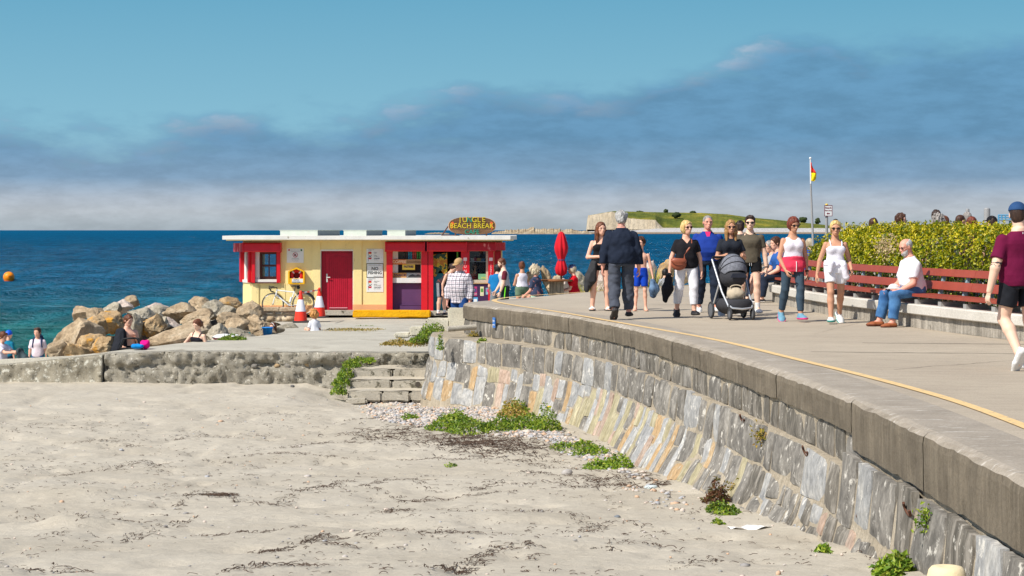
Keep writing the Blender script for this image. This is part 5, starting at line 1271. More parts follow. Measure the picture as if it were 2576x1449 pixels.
for s_ in (-1, 1): mb.tube([hd0 + Vector((-.10, 0, .10)), hd0 + Vector((-.10, s_ * .17, .10)), hd0 + Vector((-.13, s_ * .2, .10)), hd0 + Vector((-.20, s_ * .21, .09)), hd0 + Vector((-.22, s_ * .21, .03)), hd0 + Vector((-.19, s_ * .21, -.04)), hd0 + Vector((-.10, s_ * .21, -.05))], .014, 7); mb.tube([hd0 + Vector((-.20, s_ * .21, .10)), hd0 + Vector((-.235, s_ * .21, .13)), hd0 + Vector((-.245, s_ * .2, .02))], .012, 6)
mb.obj('handlebar', M_BLK, bk)
mb = MB(); mb.tube([st_, st_ + Vector((.03, 0, .14))], .013, 8); sp = mb.obj('seat_post', M_BLK, bk)
mb = MB(); mb.ball(st_ + Vector((.10, 0, .165)), (.08, .07, .028)); mb.ball(st_ + Vector((.0, 0, .165)), (.12, .03, .024)); mb.obj('saddle', M_BLK, bk)
mb = MB(); mb.ball(st_ + Vector((.12, 0, .11)), (.06, .035, .045)); mb.obj('saddle_bag', M_BLK, bk)
mb = MB(); mb.tube([Vector((bb.x + .095 * math.cos(q), -.05, bb.z + .095 * math.sin(q))) for q in np.linspace(0, 2 * math.pi, 21)[:-1]], .006, 5, closed=True); mb.tube([bb + Vector((0, -.06, 0)), bb + Vector((.10, -.065, -.13))], .011, 6); mb.tube([bb + Vector((0, .06, 0)), bb + Vector((-.10, .065, .13))], .011, 6); mb.box(.10, .19, -.12, -.06, .135, .155); mb.box(-.10, -.01, .06, .12, .40, .42); mb.obj('crank', M_BLK, bk)
mb = MB(); mb.tube([Vector((xr + .37 * math.cos(q), 0, RW + .37 * math.sin(q))) for q in np.linspace(R(20), R(120), 12)], .012, 6, flat=2); mb.obj('mudguard', M_BLK, bk)
mb = MB(); mb.tube([(.06, 0, .40), (.10, 0, .55)], .035, 10); mb.obj('bottle', M_SIGNW, bk)
bk.rotation_euler = (R(-5), 0, R(3))
# ================================================================== ROUND TABLE, PARASOL, PLANTER
M_WOODT = rocky('grey_weathered_timber', [rgb((118, 104, 88)), rgb((150, 136, 116)), rgb((172, 158, 138))], 6, (1, 1, .15), fine=20, rnd=.08, bdist=.01)
M_WOODB = rocky('brown_timber', [rgb((104, 66, 40)), rgb((140, 92, 58)), rgb((164, 116, 78))], 5, (.2, 1, 1), fine=20, rnd=.1, bdist=.01)
TD = 54.5
tb = empty('round_table', (gx(1400, TD), TD, TER_Z), 0, 'round wooden table on a square timber pedestal under the red parasol', 'table')
zt = 1.5 - (703 - 579) / FPX * TD - TER_Z
mb = MB(); mb.lathe([(.0, zt - .05), (.43, zt - .05), (.44, zt - .03), (.44, zt), (.0, zt)], 32); mb.obj('tabletop', M_WOODB, tb)
for i in range(4): mb = MB(); mb.box(-.2 + i * .1 + .004, -.1 + i * .1 - .004, -.2, .2, 0, zt - .05); mb.obj('plank', M_WOODT, tb)
pr = empty('parasol', (gx(1412, TD), TD + .05, TER_Z + zt), 0, 'closed red parasol standing through the round table', 'parasol')
M_REDC = mat('red_parasol_cloth', rgb((200, 16, 34)), .8, .10, 4, .4, 30, .01)
mb = MB(); mb.tube([(0, 0, -.3), (0, 0, 1.28)], .025, 10); mb.obj('pole', mat('brown_pole', rgb((90, 62, 44)), .6, .1), pr)
def folds(prof, n=40, k=8, a=.14):
 vs_ = []
 for r_, z in prof:
  for i in range(n): q = 2 * math.pi * i / n; rr = r_ * (1 + a * math.cos(k * q + z * 1.5)); vs_.append((rr * math.cos(q), rr * math.sin(q), z))
 return vs_, [(i * n + j, i * n + (j + 1) % n, (i + 1) * n + (j + 1) % n, (i + 1) * n + j) for i in range(len(prof) - 1) for j in range(n)]
mb = MB(); v_, f_ = folds([(.06, .10), (.13, .16), (.155, .30), (.11, .46), (.085, .53), (.10, .60), (.155, .75), (.17, .88), (.15, 1.0), (.11, 1.15), (.07, 1.27), (.02, 1.31)]); mb.add(v_, f_, 0, True); mb.obj('canopy', M_REDC, pr)
mb = MB(); mb.lathe([(.094, .50), (.098, .52), (.098, .545), (.094, .56)], 20, caps=False); mb.obj('strap', M_PURPLE, pr)
pn_ = empty('timber_planter', (gx(1420, 56), 56.4, TER_Z), 0, 'low brown timber planter wall behind the round table', 'planter')
for (a_, b_) in ((1366, 1420), (1421, 1482)):
 for k in range(4): mb = MB(); mb.box(gx(a_, 56) - gx(1420, 56), gx(b_, 56) - gx(1420, 56) - .01, 0, .08, k * .14 - .1, k * .14 + .03); mb.obj('plank', M_WOODB, pn_)
pn2 = empty('timber_edging', (gx(1550, 60), 60.0, TER_Z), 0, 'brown timber edging behind the girl with long hair', 'planter')
for k in range(4): mb = MB(); mb.box(-.8, .8, 0, .08, k * .16 + .0, k * .16 + .15); mb.obj('plank', M_WOODB, pn2)
# spiky plants
M_SPIKE = mat('yellow_green_blade', rgb((146, 140, 62)), .6, .25, 3, .2)
def spiky(loc, n_, L, lab, seed):
 r_ = random.Random(seed); mb = MB()
 for i in range(n_):
  az = r_.uniform(0, 2 * math.pi); t0 = r_.uniform(.15, .9); l_ = L * r_.uniform(.6, 1.1); w_ = .028 * r_.uniform(.7, 1.2); prev = None
  for k in range(6):
   u = k / 5; rad = l_ * u * math.sin(t0) * (1 + .4 * u); zz = l_ * u * math.cos(t0) - .35 * l_ * u ** 2.4 * math.sin(t0)
   c_ = Vector((rad * math.cos(az), rad * math.sin(az), zz)); s_ = Vector((-math.sin(az), math.cos(az), 0)) * w_ * (1 - u) ** .7
   if prev: mb.add([prev[0], prev[1], c_ + s_, c_ - s_], [(0, 1, 2, 3)])
   prev = (c_ - s_, c_ + s_)
 e = empty('spiky_plant', loc, 0, lab, 'plant', 'spiky leaved plants along the far edge'); o = mb.obj('blade', M_SPIKE, e, fix=False); tag(o, kind='stuff')
spiky((gx(1476, 58), 58, TER_Z + .3), 60, 1.0, 'tall spiky plant between the woman in red and the girl', 1)
spiky((gx(1500, 59), 59, TER_Z + .3), 60, 1.1, 'spiky plant directly behind the girl with long hair', 2)
spiky((gx(1645, 61), 61, TER_Z + .55), 60, 1.1, 'spiky plant right of the boy in blue shorts', 3)
spiky((gx(1660, 63), 63, TER_Z + .5), 40, 1.0, 'smaller spiky plant in front of the orange boulder', 4)
# handrail
hr = empty('handrail', (gx(1935, 60), 60, 0), 0, 'grey metal handrail sloping past the pale boulder', 'handrail')
M_PIPE = mat('painted_grey_pipe', rgb((140, 146, 144)), .5, .1)
def hp(px, py, d): p = at(px, py, d); return (p.x - gx(1935, 60), p.y - 60, p.z)
mb = MB(); mb.tube([hp(1896, 676, 58), hp(1930, 655, 62), hp(1972, 638, 66)], .035, 8); mb.tube([hp(1896, 686, 58), hp(1930, 668, 62), hp(1972, 652, 66)], .02, 8); mb.obj('rail', M_PIPE, hr)
for (px, py, d) in ((1899, 677, 58.4), (1931, 653, 62)): mb = MB(); mb.tube([hp(px, py, d), hp(px, py + 60, d)], .045, 8); mb.obj('post', M_PIPE, hr)
# ================================================================== SEAT WALL, BENCH AND HEDGE
SEAT = Curve2([(11.8, 15), (9.6, 18.5), (7.9, 23), (6.8, 27.3), (6.2, 30.9), (5.73, 34.15), (5.52, 37), (5.48, 40.5), (5.52, 42.2), (5.9, 43.2)], .15)
M_CAP = m_concrete('pale_seat_cap', rgb((196, 190, 178)), rgb((212, 206, 195)), bump=.4)
M_SEATW = m_concrete('seat_wall_stone', rgb((150, 142, 130)), rgb((186, 178, 164)), streak=.7, dark=(rgb((104, 98, 88)), 7, .6), lich=(rgb((206, 200, 188)), 10, .63), bump=1.0, bd=.03)
sw = empty('seat_wall', (0, 0, 0), 0, 'low curved stone wall with a pale concrete cap under the bench', 'wall')
mb = MB(); sweep(mb, SEAT, [(0, -.05), (-.0, .22), (-.75, .22), (-.75, -.05)], step=.12, closed=True)
bw2 = mb.obj('wall_body', M_SEATW, sw)
for v in bw2.data.vertices: v.co += mnoise.noise_vector(v.co * 6) * .018
q = 0.0
while q < SEAT.L:
 L = rng.uniform(2.2, 3.2); mb = MB(); e1 = min(q + L, SEAT.L)
 sweep(mb, SEAT, [(.06, .205), (.075, .22), (.075, .345), (.06, .36), (-.8, .36), (-.8, .205)], q + .004, e1 - .004, .2, closed=True); mb.obj('cap_slab', M_CAP, sw); q += L
bench = empty('bench', (0, 0, 0), 0, 'long curved bench of red brown timber planks on the seat wall', 'bench')
M_BPLANK = mat('red_brown_bench_varnish', rgb((152, 68, 50)), .5, .14, 3, .25, 60, .003, .35, stretch=(1, 1, 1), spots=(rgb((176, 104, 80)), 6, .70))
M_BRKT = mat('pale_blue_grey_bracket', rgb((136, 156, 164)), .55, .1, 5, .2)
M_BLOCK = mat('grey_seat_block', rgb((150, 148, 144)), .8, .1, 5, .3)
M_BOLT = mat('zinc_bolt', rgb((206, 204, 200)), .4, .05, 3, .05)
BP = 1.0
def plank_run(o0, z0, o1, z1, th, nm='plank', q0=.5):
 """plank whose section runs from (o0,z0) to (o1,z1)"""
 d = Vector((o1 - o0, z1 - z0)).normalized(); n_ = Vector((-d.y, d.x)) * th
 q = q0
 while q < SEAT.L - .3:
  L = 3.0; e1 = min(q + L, SEAT.L)
  mb = MB(); sweep(mb, SEAT, [(o0, z0), (o1, z1), (o1 + n_.x, z1 + n_.y), (o0 + n_.x, z0 + n_.y)], q + .004, e1 - .004, .25, closed=True); mb.obj(nm, M_BPLANK, bench); q += L
for k in range(3): plank_run(.01 - k * .135, .475 + 0 * k, -.115 - k * .135, .472, -.045, 'seat_plank')
plank_run(-.385, .58, -.42, .705, -.035, 'back_plank'); plank_run(-.445, .785, -.475, .895, -.035, 'back_plank')
q = .9; bolts = MB()
while q < SEAT.L - .4:
 p, t, nn = SEAT.get(q); M_ = Matrix.Translation((p.x, p.y, 0)) @ Matrix(((nn.x, t.x, 0, 0), (nn.y, t.y, 0, 0), (0, 0, 1, 0), (0, 0, 0, 1)))
 mb = MB(); mb.box(-.40, -.02, -.06, .06, .36, .43, 0, M_); mb.obj('seat_block', M_BLOCK, bench)
 mb = MB(); mb.prism([(-.36, .425), (-.43, .425), (-.52, .90), (-.485, .90)], 'y', -.03, .03, 0, M_); mb.obj('back_bracket', M_BRKT, bench)
 for (o_, z_) in ((-.395, .645), (-.455, .845)):
  for dz in (0,): bolts.ball(M_ @ Vector((o_ + .012, 0, z_ + dz)), .014, sub=1)
 for o_ in (-.05, -.19, -.32): bolts.ball(M_ @ Vector((o_, 0, .477)), .012, sub=1)
 q += BP
o = bolts.obj('bolts', M_BOLT, bench); tag(o, kind='stuff')
# hedge
hedge = empty('hedge', (0, 0, 0), 0, 'thick yellow green evergreen hedge behind the long bench', 'hedge')
def m_leaf(name, cols, rough=.45, trans=.25, old=None):
 t = NT(name); r_ = t.n('ShaderNodeNewGeometry').outputs['Random Per Island']
 c = t.ramp(r_, [(i / (len(cols) - 1), c_) for i, c_ in enumerate(cols)])
 n_ = t.noise(1.6, 4, .6, coord='World'); c = t.mix(.7, c, t.ramp(n_, [(.32, .5), (.68, 1.25)]), 'MULTIPLY')
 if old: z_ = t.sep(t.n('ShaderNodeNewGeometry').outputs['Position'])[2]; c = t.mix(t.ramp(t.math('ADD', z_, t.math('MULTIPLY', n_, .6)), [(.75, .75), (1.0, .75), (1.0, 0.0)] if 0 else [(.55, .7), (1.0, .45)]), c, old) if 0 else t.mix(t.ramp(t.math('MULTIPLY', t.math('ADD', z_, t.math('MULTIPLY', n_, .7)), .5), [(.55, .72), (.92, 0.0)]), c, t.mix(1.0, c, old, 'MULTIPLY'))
 t.set(t.b.inputs['Base Color'], c); t.b.inputs['Roughness'].default_value = rough; t.b.inputs['Specular IOR Level'].default_value = .35
 d_ = t.n('ShaderNodeBsdfTranslucent'); t.l(c, d_.inputs[0]); mx = t.n('ShaderNodeMixShader'); mx.inputs[0].default_value = trans
 t.l(t.b.outputs[0], mx.inputs[1]); t.l(d_.outputs[0], mx.inputs[2]); t.l(mx.outputs[0], t.o.inputs[0]); return t.m
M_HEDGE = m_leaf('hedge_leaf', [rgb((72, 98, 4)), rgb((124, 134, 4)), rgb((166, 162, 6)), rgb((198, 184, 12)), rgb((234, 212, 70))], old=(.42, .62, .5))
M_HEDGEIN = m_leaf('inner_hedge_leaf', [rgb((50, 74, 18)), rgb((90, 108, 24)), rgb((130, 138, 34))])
M_STEM = mat('brown_hedge_stem', rgb((96, 78, 60)), .9, .2, 5, .3)
def hedge_top(q, o):
 y = SEAT.get(q)[0].y
 base = np.interp(y, [14, 20, 27, 36.5, 39.5, 40.4, 42.2, 43.2], [1.50, 1.50, 1.52, 1.54, 1.50, 1.3, 1.28, 1.0])
 return base
H = []; HN = []; q = 0
NL = 50000; cand = 0
for k in range(NL):
 q = nrng.uniform(2.0, SEAT.L - .1); p, t, nn = SEAT.get(q); topz = hedge_top(q, 0) + .10 * mnoise.noise(Vector((q * 1.7, 3, 0))) + .07 * mnoise.noise(Vector((q * 5.1, 9, 0)))
 u = nrng.uniform()
 bulge = .16 * mnoise.noise(Vector((q * 1.4, 0, 5)))
 if u < .62:
  zz = nrng.uniform(.42, 1.0) ** .8 * topz; f_ = zz / topz
  cl = mnoise.noise(Vector((q * 2.2, zz * 2.2, 1))) * .5 + .5
  if nrng.uniform() > (cl * 1.7 - .15) * min(1.4, .35 + zz / .9): continue
  o_ = -.95 - bulge + .18 * math.sin(f_ * 3.0) + .16 * mnoise.noise(Vector((q * 2.6, zz * 2.6, 7))) - abs(nrng.normal(0, .07)) - .25 * max(0, f_ - .88) / .12
  nrm = (nn.x * .8, nn.y * .8, .55)
 elif u < .9:
  o_ = nrng.uniform(-3.0, -.95); zz = topz + .07 * mnoise.noise(Vector((q * 3, o_ * 3, 2))) - abs(nrng.normal(0, .04)); nrm = (nn.x * .25, nn.y * .25, 1)
 else:
  o_ = nrng.uniform(-2.2, -1.1); zz = nrng.uniform(.3, topz * .95); nrm = (nn.x * .5, nn.y * .5, .5)
 H.append((p.x + nn.x * o_, p.y + nn.y * o_, zz)); HN.append(nrm)
H = np.array(H); HN = np.array(HN)
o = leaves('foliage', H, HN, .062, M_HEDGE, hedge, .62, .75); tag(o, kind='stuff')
# upright leafy tips standing out of the top
T = []; TN = []
for k in range(300):
 q = nrng.uniform(2.2, SEAT.L - 1); p, t, nn = SEAT.get(q); o_ = nrng.uniform(-2.0, -.85); tz = hedge_top(q, 0)
 for j in range(9): T.append((p.x + nn.x * o_ + nrng.normal(0, .022), p.y + nn.y * o_ + nrng.normal(0, .022), tz + .0 + j * .012)); TN.append((nrng.normal(0, .5), nrng.normal(0, .5), .6))
o = leaves('leafy_tip', np.array(T), np.array(TN), .055, M_HEDGE, hedge, .55, .5); tag(o, kind='stuff')
HI = []
for k in range(9000):
 q = nrng.uniform(1.5, SEAT.L - 1); p, t, nn = SEAT.get(q); o_ = nrng.uniform(-2.6, -1.25); HI.append((p.x + nn.x * o_, p.y + nn.y * o_, nrng.uniform(.25, hedge_top(q, 0) * .96)))
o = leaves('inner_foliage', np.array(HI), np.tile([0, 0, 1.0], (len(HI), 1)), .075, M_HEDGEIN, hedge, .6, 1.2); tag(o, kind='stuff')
mb = MB()
for k in range(230):
 q = rng.uniform(1.6, SEAT.L - 1.5); p, t, nn = SEAT.get(q); o_ = rng.uniform(-2.0, -1.02); tz = hedge_top(q, 0)
 b0 = Vector((p.x + nn.x * o_, p.y + nn.y * o_, 0.0)); lean = Vector((t.x, t.y, 0)) * rng.uniform(-.3, .3); m_ = b0 + lean * .5 + Vector((rng.uniform(-.05, .05), rng.uniform(-.05, .05), tz * .45)); e_ = b0 + lean + Vector((nn.x, nn.y, 0)) * rng.uniform(0, .2) + Vector((0, 0, tz * .8))
 mb.tube([b0, m_, e_], [.016, .011, .006], 5, caps=False)
o = mb.obj('stems', M_STEM, hedge, fix=False); tag(o, kind='stuff')
mb = MB(); sweep(mb, SEAT, [(-.85, .02), (-.85, .12), (-3.2, .12)], step=.5); o = mb.obj('hedge_bed', mat('dark_soil', rgb((70, 58, 46)), .95, .2, 4, .5)); tag(o, 'dark soil bed under the hedge', kind='structure')
# dry flower tuft hanging in the hedge
def tuft_pts(c, r, n): return np.array(c) + nrng.normal(size=(n, 3)) * np.array(r)
p = at(2245, 618, 33.0); o = leaves('dry_blossom', tuft_pts((p.x - .35, p.y - 1.2, p.z), (.10, .10, .09), 260), np.tile([-.5, -.5, .5], (260, 1)), .045, m_leaf('dry_blossom_petal', [rgb((196, 170, 120)), rgb((222, 204, 160))]), hedge, .6, .9); tag(o, kind='stuff')
# ================================================================== FLAG, SIGNPOST, FAR RAILING
M_POLE = mat('grey_galvanised_pole', rgb((150, 150, 150)), .5, .08, 4, .1)
FD = 47.0
fp = empty('flagpole', (gx(2046, FD), FD, 0), 0, 'tall thin grey flagpole with a red and yellow lifeguard flag', 'flagpole')
def fz(py): return 1.5 - (py - 579) / FPX * FD
def fx(px): return gx(px, FD) - gx(2046, FD)
mb = MB(); mb.tube([(0, 0, 0), (fx(2045), 0, fz(600)), (fx(2041), 0, fz(500)), (fx(2039.5), 0, fz(462))], [.03, .028, .024, .02], 10); mb.obj('pole', M_POLE, fp)
mb = MB(); mb.tube([(fx(2039.5), 0, fz(464)), (fx(2038.5), 0, fz(398))], [.017, .014], 8); mb.ball((fx(2038.5), 0, fz(398)), .03); mb.obj('pole_top', M_WHITE, fp)
def flagpart(rows, m):
 mb = MB(); vs_ = []; n_ = 8
 for (pl_, pr_, py) in rows:
  for i in range(n_ + 1):
   u = i / n_; vs_.append((fx(pl_ + (pr_ - pl_) * u), .05 * math.sin(u * 7 + py * .2) * u + .0, fz(py + 1.5 * u)))
 mb.add(vs_, [(r_ * (n_ + 1) + i, r_ * (n_ + 1) + i + 1, (r_ + 1) * (n_ + 1) + i + 1, (r_ + 1) * (n_ + 1) + i) for r_ in range(len(rows) - 1) for i in range(n_)], 0, True)
 o = mb.obj('flag', m, fp, fix=False); s_ = o.modifiers.new('thickness', 'SOLIDIFY'); s_.thickness = .008
flagpart([(2038.5, 2041, 408), (2038, 2042, 412), (2038, 2045, 420), (2038.5, 2051, 430), (2039, 2053, 434)], mat('red_flag_cloth', rgb((222, 60, 44)), .8, .15, 4, .3))
flagpart([(2039, 2053, 434.2), (2039.2, 2053.5, 441), (2039.5, 2053, 448), (2040, 2050, 453), (2040.5, 2047, 455)], mat('yellow_flag_cloth', rgb((242, 214, 10)), .8, .12, 4, .3))
PD = 44.0
ps = empty('signpost', (gx(2083.5, PD), PD, 0), 0, 'beach patrol area sign on a grey post behind the hedge', 'sign')
def pz(py): return 1.5 - (py - 579) / FPX * PD
mb = MB(); mb.tube([(-.03, .03, 0), (-.03, .03, pz(518))], .032, 10); mb.obj('post', M_POLE, ps)
w, h = gx(2093.5, PD) - gx(2073, PD), pz(516.5) - pz(544)
mb = MB(); mb.box(-w / 2, w / 2, -.015, 0, pz(544), pz(516.5), 0, None, .006); pl_ = mb.obj('plate', M_SIGNW, ps)
M_MAR = mat('maroon_sign_print', rgb((120, 24, 44)), .6, .05)
mb = MB(); b_ = .012
for (a_, c_, e_, g_) in ((-w / 2, w / 2, pz(516.5) - b_, pz(516.5)), (-w / 2, w / 2, pz(544), pz(544) + b_), (-w / 2, -w / 2 + b_, pz(544), pz(516.5)), (w / 2 - b_, w / 2, pz(544), pz(516.5))): mb.box(a_, c_, -.018, -.014, e_, g_)
mb.obj('border', M_MAR, pl_)
zc_ = (pz(516.5) + pz(544)) / 2
lettering('Beach', .058, M_MAR, pl_, (0, -.0165, zc_ + .065), bold=.001); lettering('Patrol Area', .042, M_MAR, pl_, (0, -.0165, zc_ + .005), xs=.75, bold=.001)
mb = MB(); mb.prism([(-.04, zc_ - .062), (-.008, zc_ - .035), (-.008, zc_ - .052), (.035, zc_ - .052), (.035, zc_ - .072), (-.008, zc_ - .072), (-.008, zc_ - .09)], 'y', -.0175, -.014); mb.obj('arrow', M_MAR, pl_)
mb = MB(); mb.ball((-.03, .03, pz(514.5)), (.035, .035, .022)); mb.obj('post_cap', mat('yellow_post_cap', rgb((226, 196, 90)), .5, .1), ps)
ld = 52.0
for (px, py0, rr, lab) in ((2483, 526, .085, 'thick grey post standing up behind the hedge'), (2434, 527, .05, 'thin grey post behind the grey haired head above the hedge')):
 e = empty('post', (gx(px, ld), ld, 0), 0, lab, 'post'); mb = MB(); zt = 1.5 - (py0 - 579) / FPX * ld; mb.tube([(0, 0, 0), (0, 0, zt)], rr, 12); mb.ball((0, 0, zt), (rr, rr, rr * .5)); mb.obj('post_shaft', M_POLE, e)
rd = 90.0
rl = empty('viewing_platform', (gx(2535, rd), rd, 0), 0, 'pale blue metal railing platform far behind the hedge', 'railing')
M_BLUER = mat('pale_blue_rail_paint', rgb((84, 150, 186)), .5, .1)
def rx(px): return gx(px, rd) - gx(2535, rd)
def rz(py): return 1.5 - (py - 579) / FPX * rd
for px in (2512, 2520, 2529, 2540, 2547, 2556, 2566): mb = MB(); mb.tube([(rx(px), 0, 0 if px in (2512, 2540, 2566) else rz(553)), (rx(px), 0, rz(541))], .035, 6); mb.obj('post', M_BLUER, rl)
for py in (541, 547, 552.5): mb = MB(); mb.tube([(rx(2511), 0, rz(py)), (rx(2568), 0, rz(py))], .032, 6); mb.obj('rail', M_BLUER, rl)
mb = MB(); mb.box(rx(2511), rx(2570), -.3, 1.2, rz(555.5), rz(553)); mb.obj('deck', M_PIPE, rl)
# ================================================================== BUOY, SWIMMER'S WATER
BD = 178.0
e = empty('buoy', (gx(22, BD), BD, SEA_Z), 0, 'orange ball buoy floating on the sea at far left', 'buoy')
mb = MB(); mb.ball((0, 0, .40), .50, sub=4); mb.obj('ball', mat('orange_buoy_plastic', rgb((250, 140, 10)), .4, .06, 3, .1), e)
mb = MB(); mb.lathe([(.30, -.02), (.43, .06), (.40, .14), (.36, .16)], 20); mb.obj('collar', mat('orange_red_buoy_base', rgb((236, 96, 30)), .5, .1), e)
o = lettering('25C', .22, M_BLACK, e, (.26, -.44, .45), rot=(R(90), 0, R(30)), bold=.006)
# ================================================================== BEACH DEBRIS AND PLANTS
# drift lines of dry weed: many short wiry strands
mb_v = []; mb_f = []
def strand(x, y, ang, L, w, hgt):
 n_ = 4; px_, py_ = x, y; k0 = len(mb_v)
 for i in range(n_ + 1):
  ang += nrng.normal(0, .45); px_ += math.cos(ang) * L / n_; py_ += math.sin(ang) * L / n_
  zz = sz(px_, py_) + .004 + hgt * math.sin(math.pi * i / n_)
  c_, s_ = math.cos(ang + 1.57) * w, math.sin(ang + 1.57) * w
  mb_v.append((px_ - c_, py_ - s_, zz)); mb_v.append((px_ + c_, py_ + s_, zz + w * .8))
 for i in range(n_): a_ = k0 + i * 2; mb_f.append((a_, a_ + 1, a_ + 3, a_ + 2))
def sgnd(px, py):
 d = 20.0
 for _ in range(12): d = (1.5 - sand_level(gx(px, d), d)) * FPX / (py - 579)
 return gx(px, d), d
LINES = [
 ([(0, 1092), (130, 1068), (260, 1092)], 90), ([(120, 1205), (260, 1180), (330, 1168), (420, 1185)], 160), ([(300, 1175), (360, 1160), (410, 1180)], 120), ([(360, 1168), (500, 1155), (640, 1175)], 110),
 ([(440, 1275), (500, 1240), (535, 1245), (600, 1262)], 260), ([(505, 1250), (540, 1248), (575, 1250)], 420), ([(600, 1262), (720, 1275)], 60), ([(690, 1275), (790, 1230), (900, 1222), (1010, 1250)], 260), ([(730, 1235), (800, 1228), (870, 1215)], 180),
 ([(900, 1225), (1010, 1205), (1120, 1235), (1250, 1225)], 200), ([(1000, 1265), (1120, 1250), (1300, 1240)], 220), ([(1180, 1240), (1280, 1215), (1330, 1228)], 170), ([(40, 1290), (130, 1310), (210, 1300)], 90),
 ([(130, 1350), (270, 1310), (400, 1330), (500, 1300)], 200), ([(290, 1370), (400, 1325)], 120), ([(500, 1350), (640, 1340), (760, 1330)], 130), ([(640, 1400), (760, 1370), (900, 1385)], 200), ([(760, 1372), (830, 1358), (880, 1362)], 200),
 ([(40, 1430), (120, 1425), (200, 1440)], 110), ([(560, 1440), (700, 1420), (800, 1425)], 180), ([(1160, 1440), (1220, 1400), (1290, 1390), (1340, 1410)], 200), ([(1180, 1425), (1240, 1395), (1330, 1388)], 170), ([(1080, 1440), (1180, 1420)], 150),
 ([(900, 1370), (1060, 1350), (1200, 1365)], 150), ([(950, 1300), (1020, 1290)], 110), ([(1000, 1160), (1090, 1150), (1260, 1130), (1420, 1160)], 300), ([(1100, 1160), (1250, 1150), (1420, 1178), (1560, 1185)], 330), ([(1290, 1180), (1400, 1195), (1540, 1200)], 200),
 ([(1560, 1210), (1640, 1220), (1680, 1215)], 260), ([(1380, 1215), (1480, 1230), (1560, 1225)], 160), ([(1450, 1345), (1560, 1320), (1660, 1330)], 130), ([(1500, 1395), (1620, 1375), (1700, 1390)], 130), ([(1280, 1310), (1400, 1300), (1500, 1330)], 150),
 ([(1700, 1430), (1800, 1410)], 60), ([(1300, 1130), (1400, 1120), (1500, 1140)], 160), ([(700, 1130), (850, 1110), (1000, 1120)], 220), ([(400, 1110), (560, 1090), (700, 1100)], 170), ([(100, 1120), (240, 1110), (350, 1125)], 130), ([(850, 1060), (960, 1050), (1080, 1075)], 240), ([(980, 1085), (1080, 1075), (1200, 1095)], 300), ([(560, 1155), (700, 1140), (840, 1150)], 190)]
for path, dens in LINES:
 P = [Vector(sgnd(*q)) for q in path]; Cq = Curve2([(v.x, v.y) for v in P], .1)
 for _ in range(int(dens * .42)):
  p, t, nn = Cq.get(rng.uniform(0, Cq.L)); off = rng.gauss(0, .05)
  strand(p.x + nn.x * off, p.y + nn.y * off, math.atan2(t.y, t.x) + rng.gauss(0, .5), rng.uniform(.03, .14), rng.uniform(.0015, .0045), rng.uniform(0, .02))
# dark brown mat by the grass patch, and loose scatter
for (px0, px1, py0, py1, n_) in ((1010, 1330, 1092, 1132, 620), (1120, 1420, 1105, 1150, 420), (820, 1130, 1070, 1110, 260), (1380, 1690, 1190, 1228, 170)):
 for _ in range(n_):
  u, v = rng.gauss(.5, .22), rng.gauss(.5, .25); x, y = sgnd(px0 + (px1 - px0) * u, max(1000, py0 + (py1 - py0) * v))
  strand(x, y, rng.gauss(0, .6), rng.uniform(.05, .2), rng.uniform(.003, .007), rng.uniform(0, .03))
for _ in range(5200):
 x = rng.uniform(-10, 3); y = rng.uniform(13.5, 36)
 if mnoise.noise(Vector((x * .6, y * .8, 2))) < -.05: continue
 strand(x, y, rng.gauss(0, .7), rng.uniform(.02, .09), rng.uniform(.002, .005), rng.uniform(0, .012))
M_WEED = mat('dry_seaweed', rgb((74, 58, 46)), .95, .35, 3, .2)
o = link('seaweed', mesh_np('seaweed', mb_v, np.array(mb_f), M_WEED, smooth=False)); tag(o, 'dry dark seaweed strewn in drift lines over the sand', 'seaweed', kind='stuff')
# pebble bank under the steps and the wall
ic = bmesh.new(); bmesh.ops.create_icosphere(ic, subdivisions=1, radius=1); ic.verts.index_update()
IV = np.array([v.co[:] for v in ic.verts]); IF = np.array([[v.index for v in f.verts] for f in ic.faces]); ic.free()
def pebbles(name, pts, size, m, label):
 n = len(pts); s_ = nrng.lognormal(0, .35, n) * size; A = nrng.uniform(.6, 1.3, (n, 3)); A[:, 2] *= .6; th = nrng.uniform(0, 6.28, n)
 V = IV[None] * A[:, None, :] * s_[:, None, None]; c_, q_ = np.cos(th)[:, None], np.sin(th)[:, None]
 V = np.stack([V[..., 0] * c_ - V[..., 1] * q_, V[..., 0] * q_ + V[..., 1] * c_, V[..., 2]], -1) + np.asarray(pts)[:, None, :]
 Fq = (IF[None] + (np.arange(n) * len(IV))[:, None, None]).reshape(-1, 3)
 o = link(name, mesh_np(name, V.reshape(-1, 3), Fq, m, smooth=True)); tag(o, label, 'pebbles', kind='stuff'); return o
def m_pebble():
 t = NT('beach_pebble'); r_ = t.n('ShaderNodeNewGeometry').outputs['Random Per Island']
 c = t.ramp(r_, [(0, rgb((150, 146, 142))), (.25, rgb((186, 178, 170))), (.5, rgb((206, 190, 176))), (.7, rgb((170, 170, 172))), (.85, rgb((200, 168, 140))), (1, rgb((120, 116, 112)))], 'CONSTANT'); return t.fin(c, .8, .3)
M_PEB = m_pebble()
def in_quad(px, py, quad):
 s_ = None
 for i in range(len(quad)):
  (x0, y0), (x1, y1) = quad[i], quad[(i + 1) % len(quad)]; c_ = (x1 - x0) * (py - y0) - (y1 - y0) * (px - x0)
  if s_ is None: s_ = c_ > 0
  elif (c_ > 0) != s_: return False
 return True
PP = []
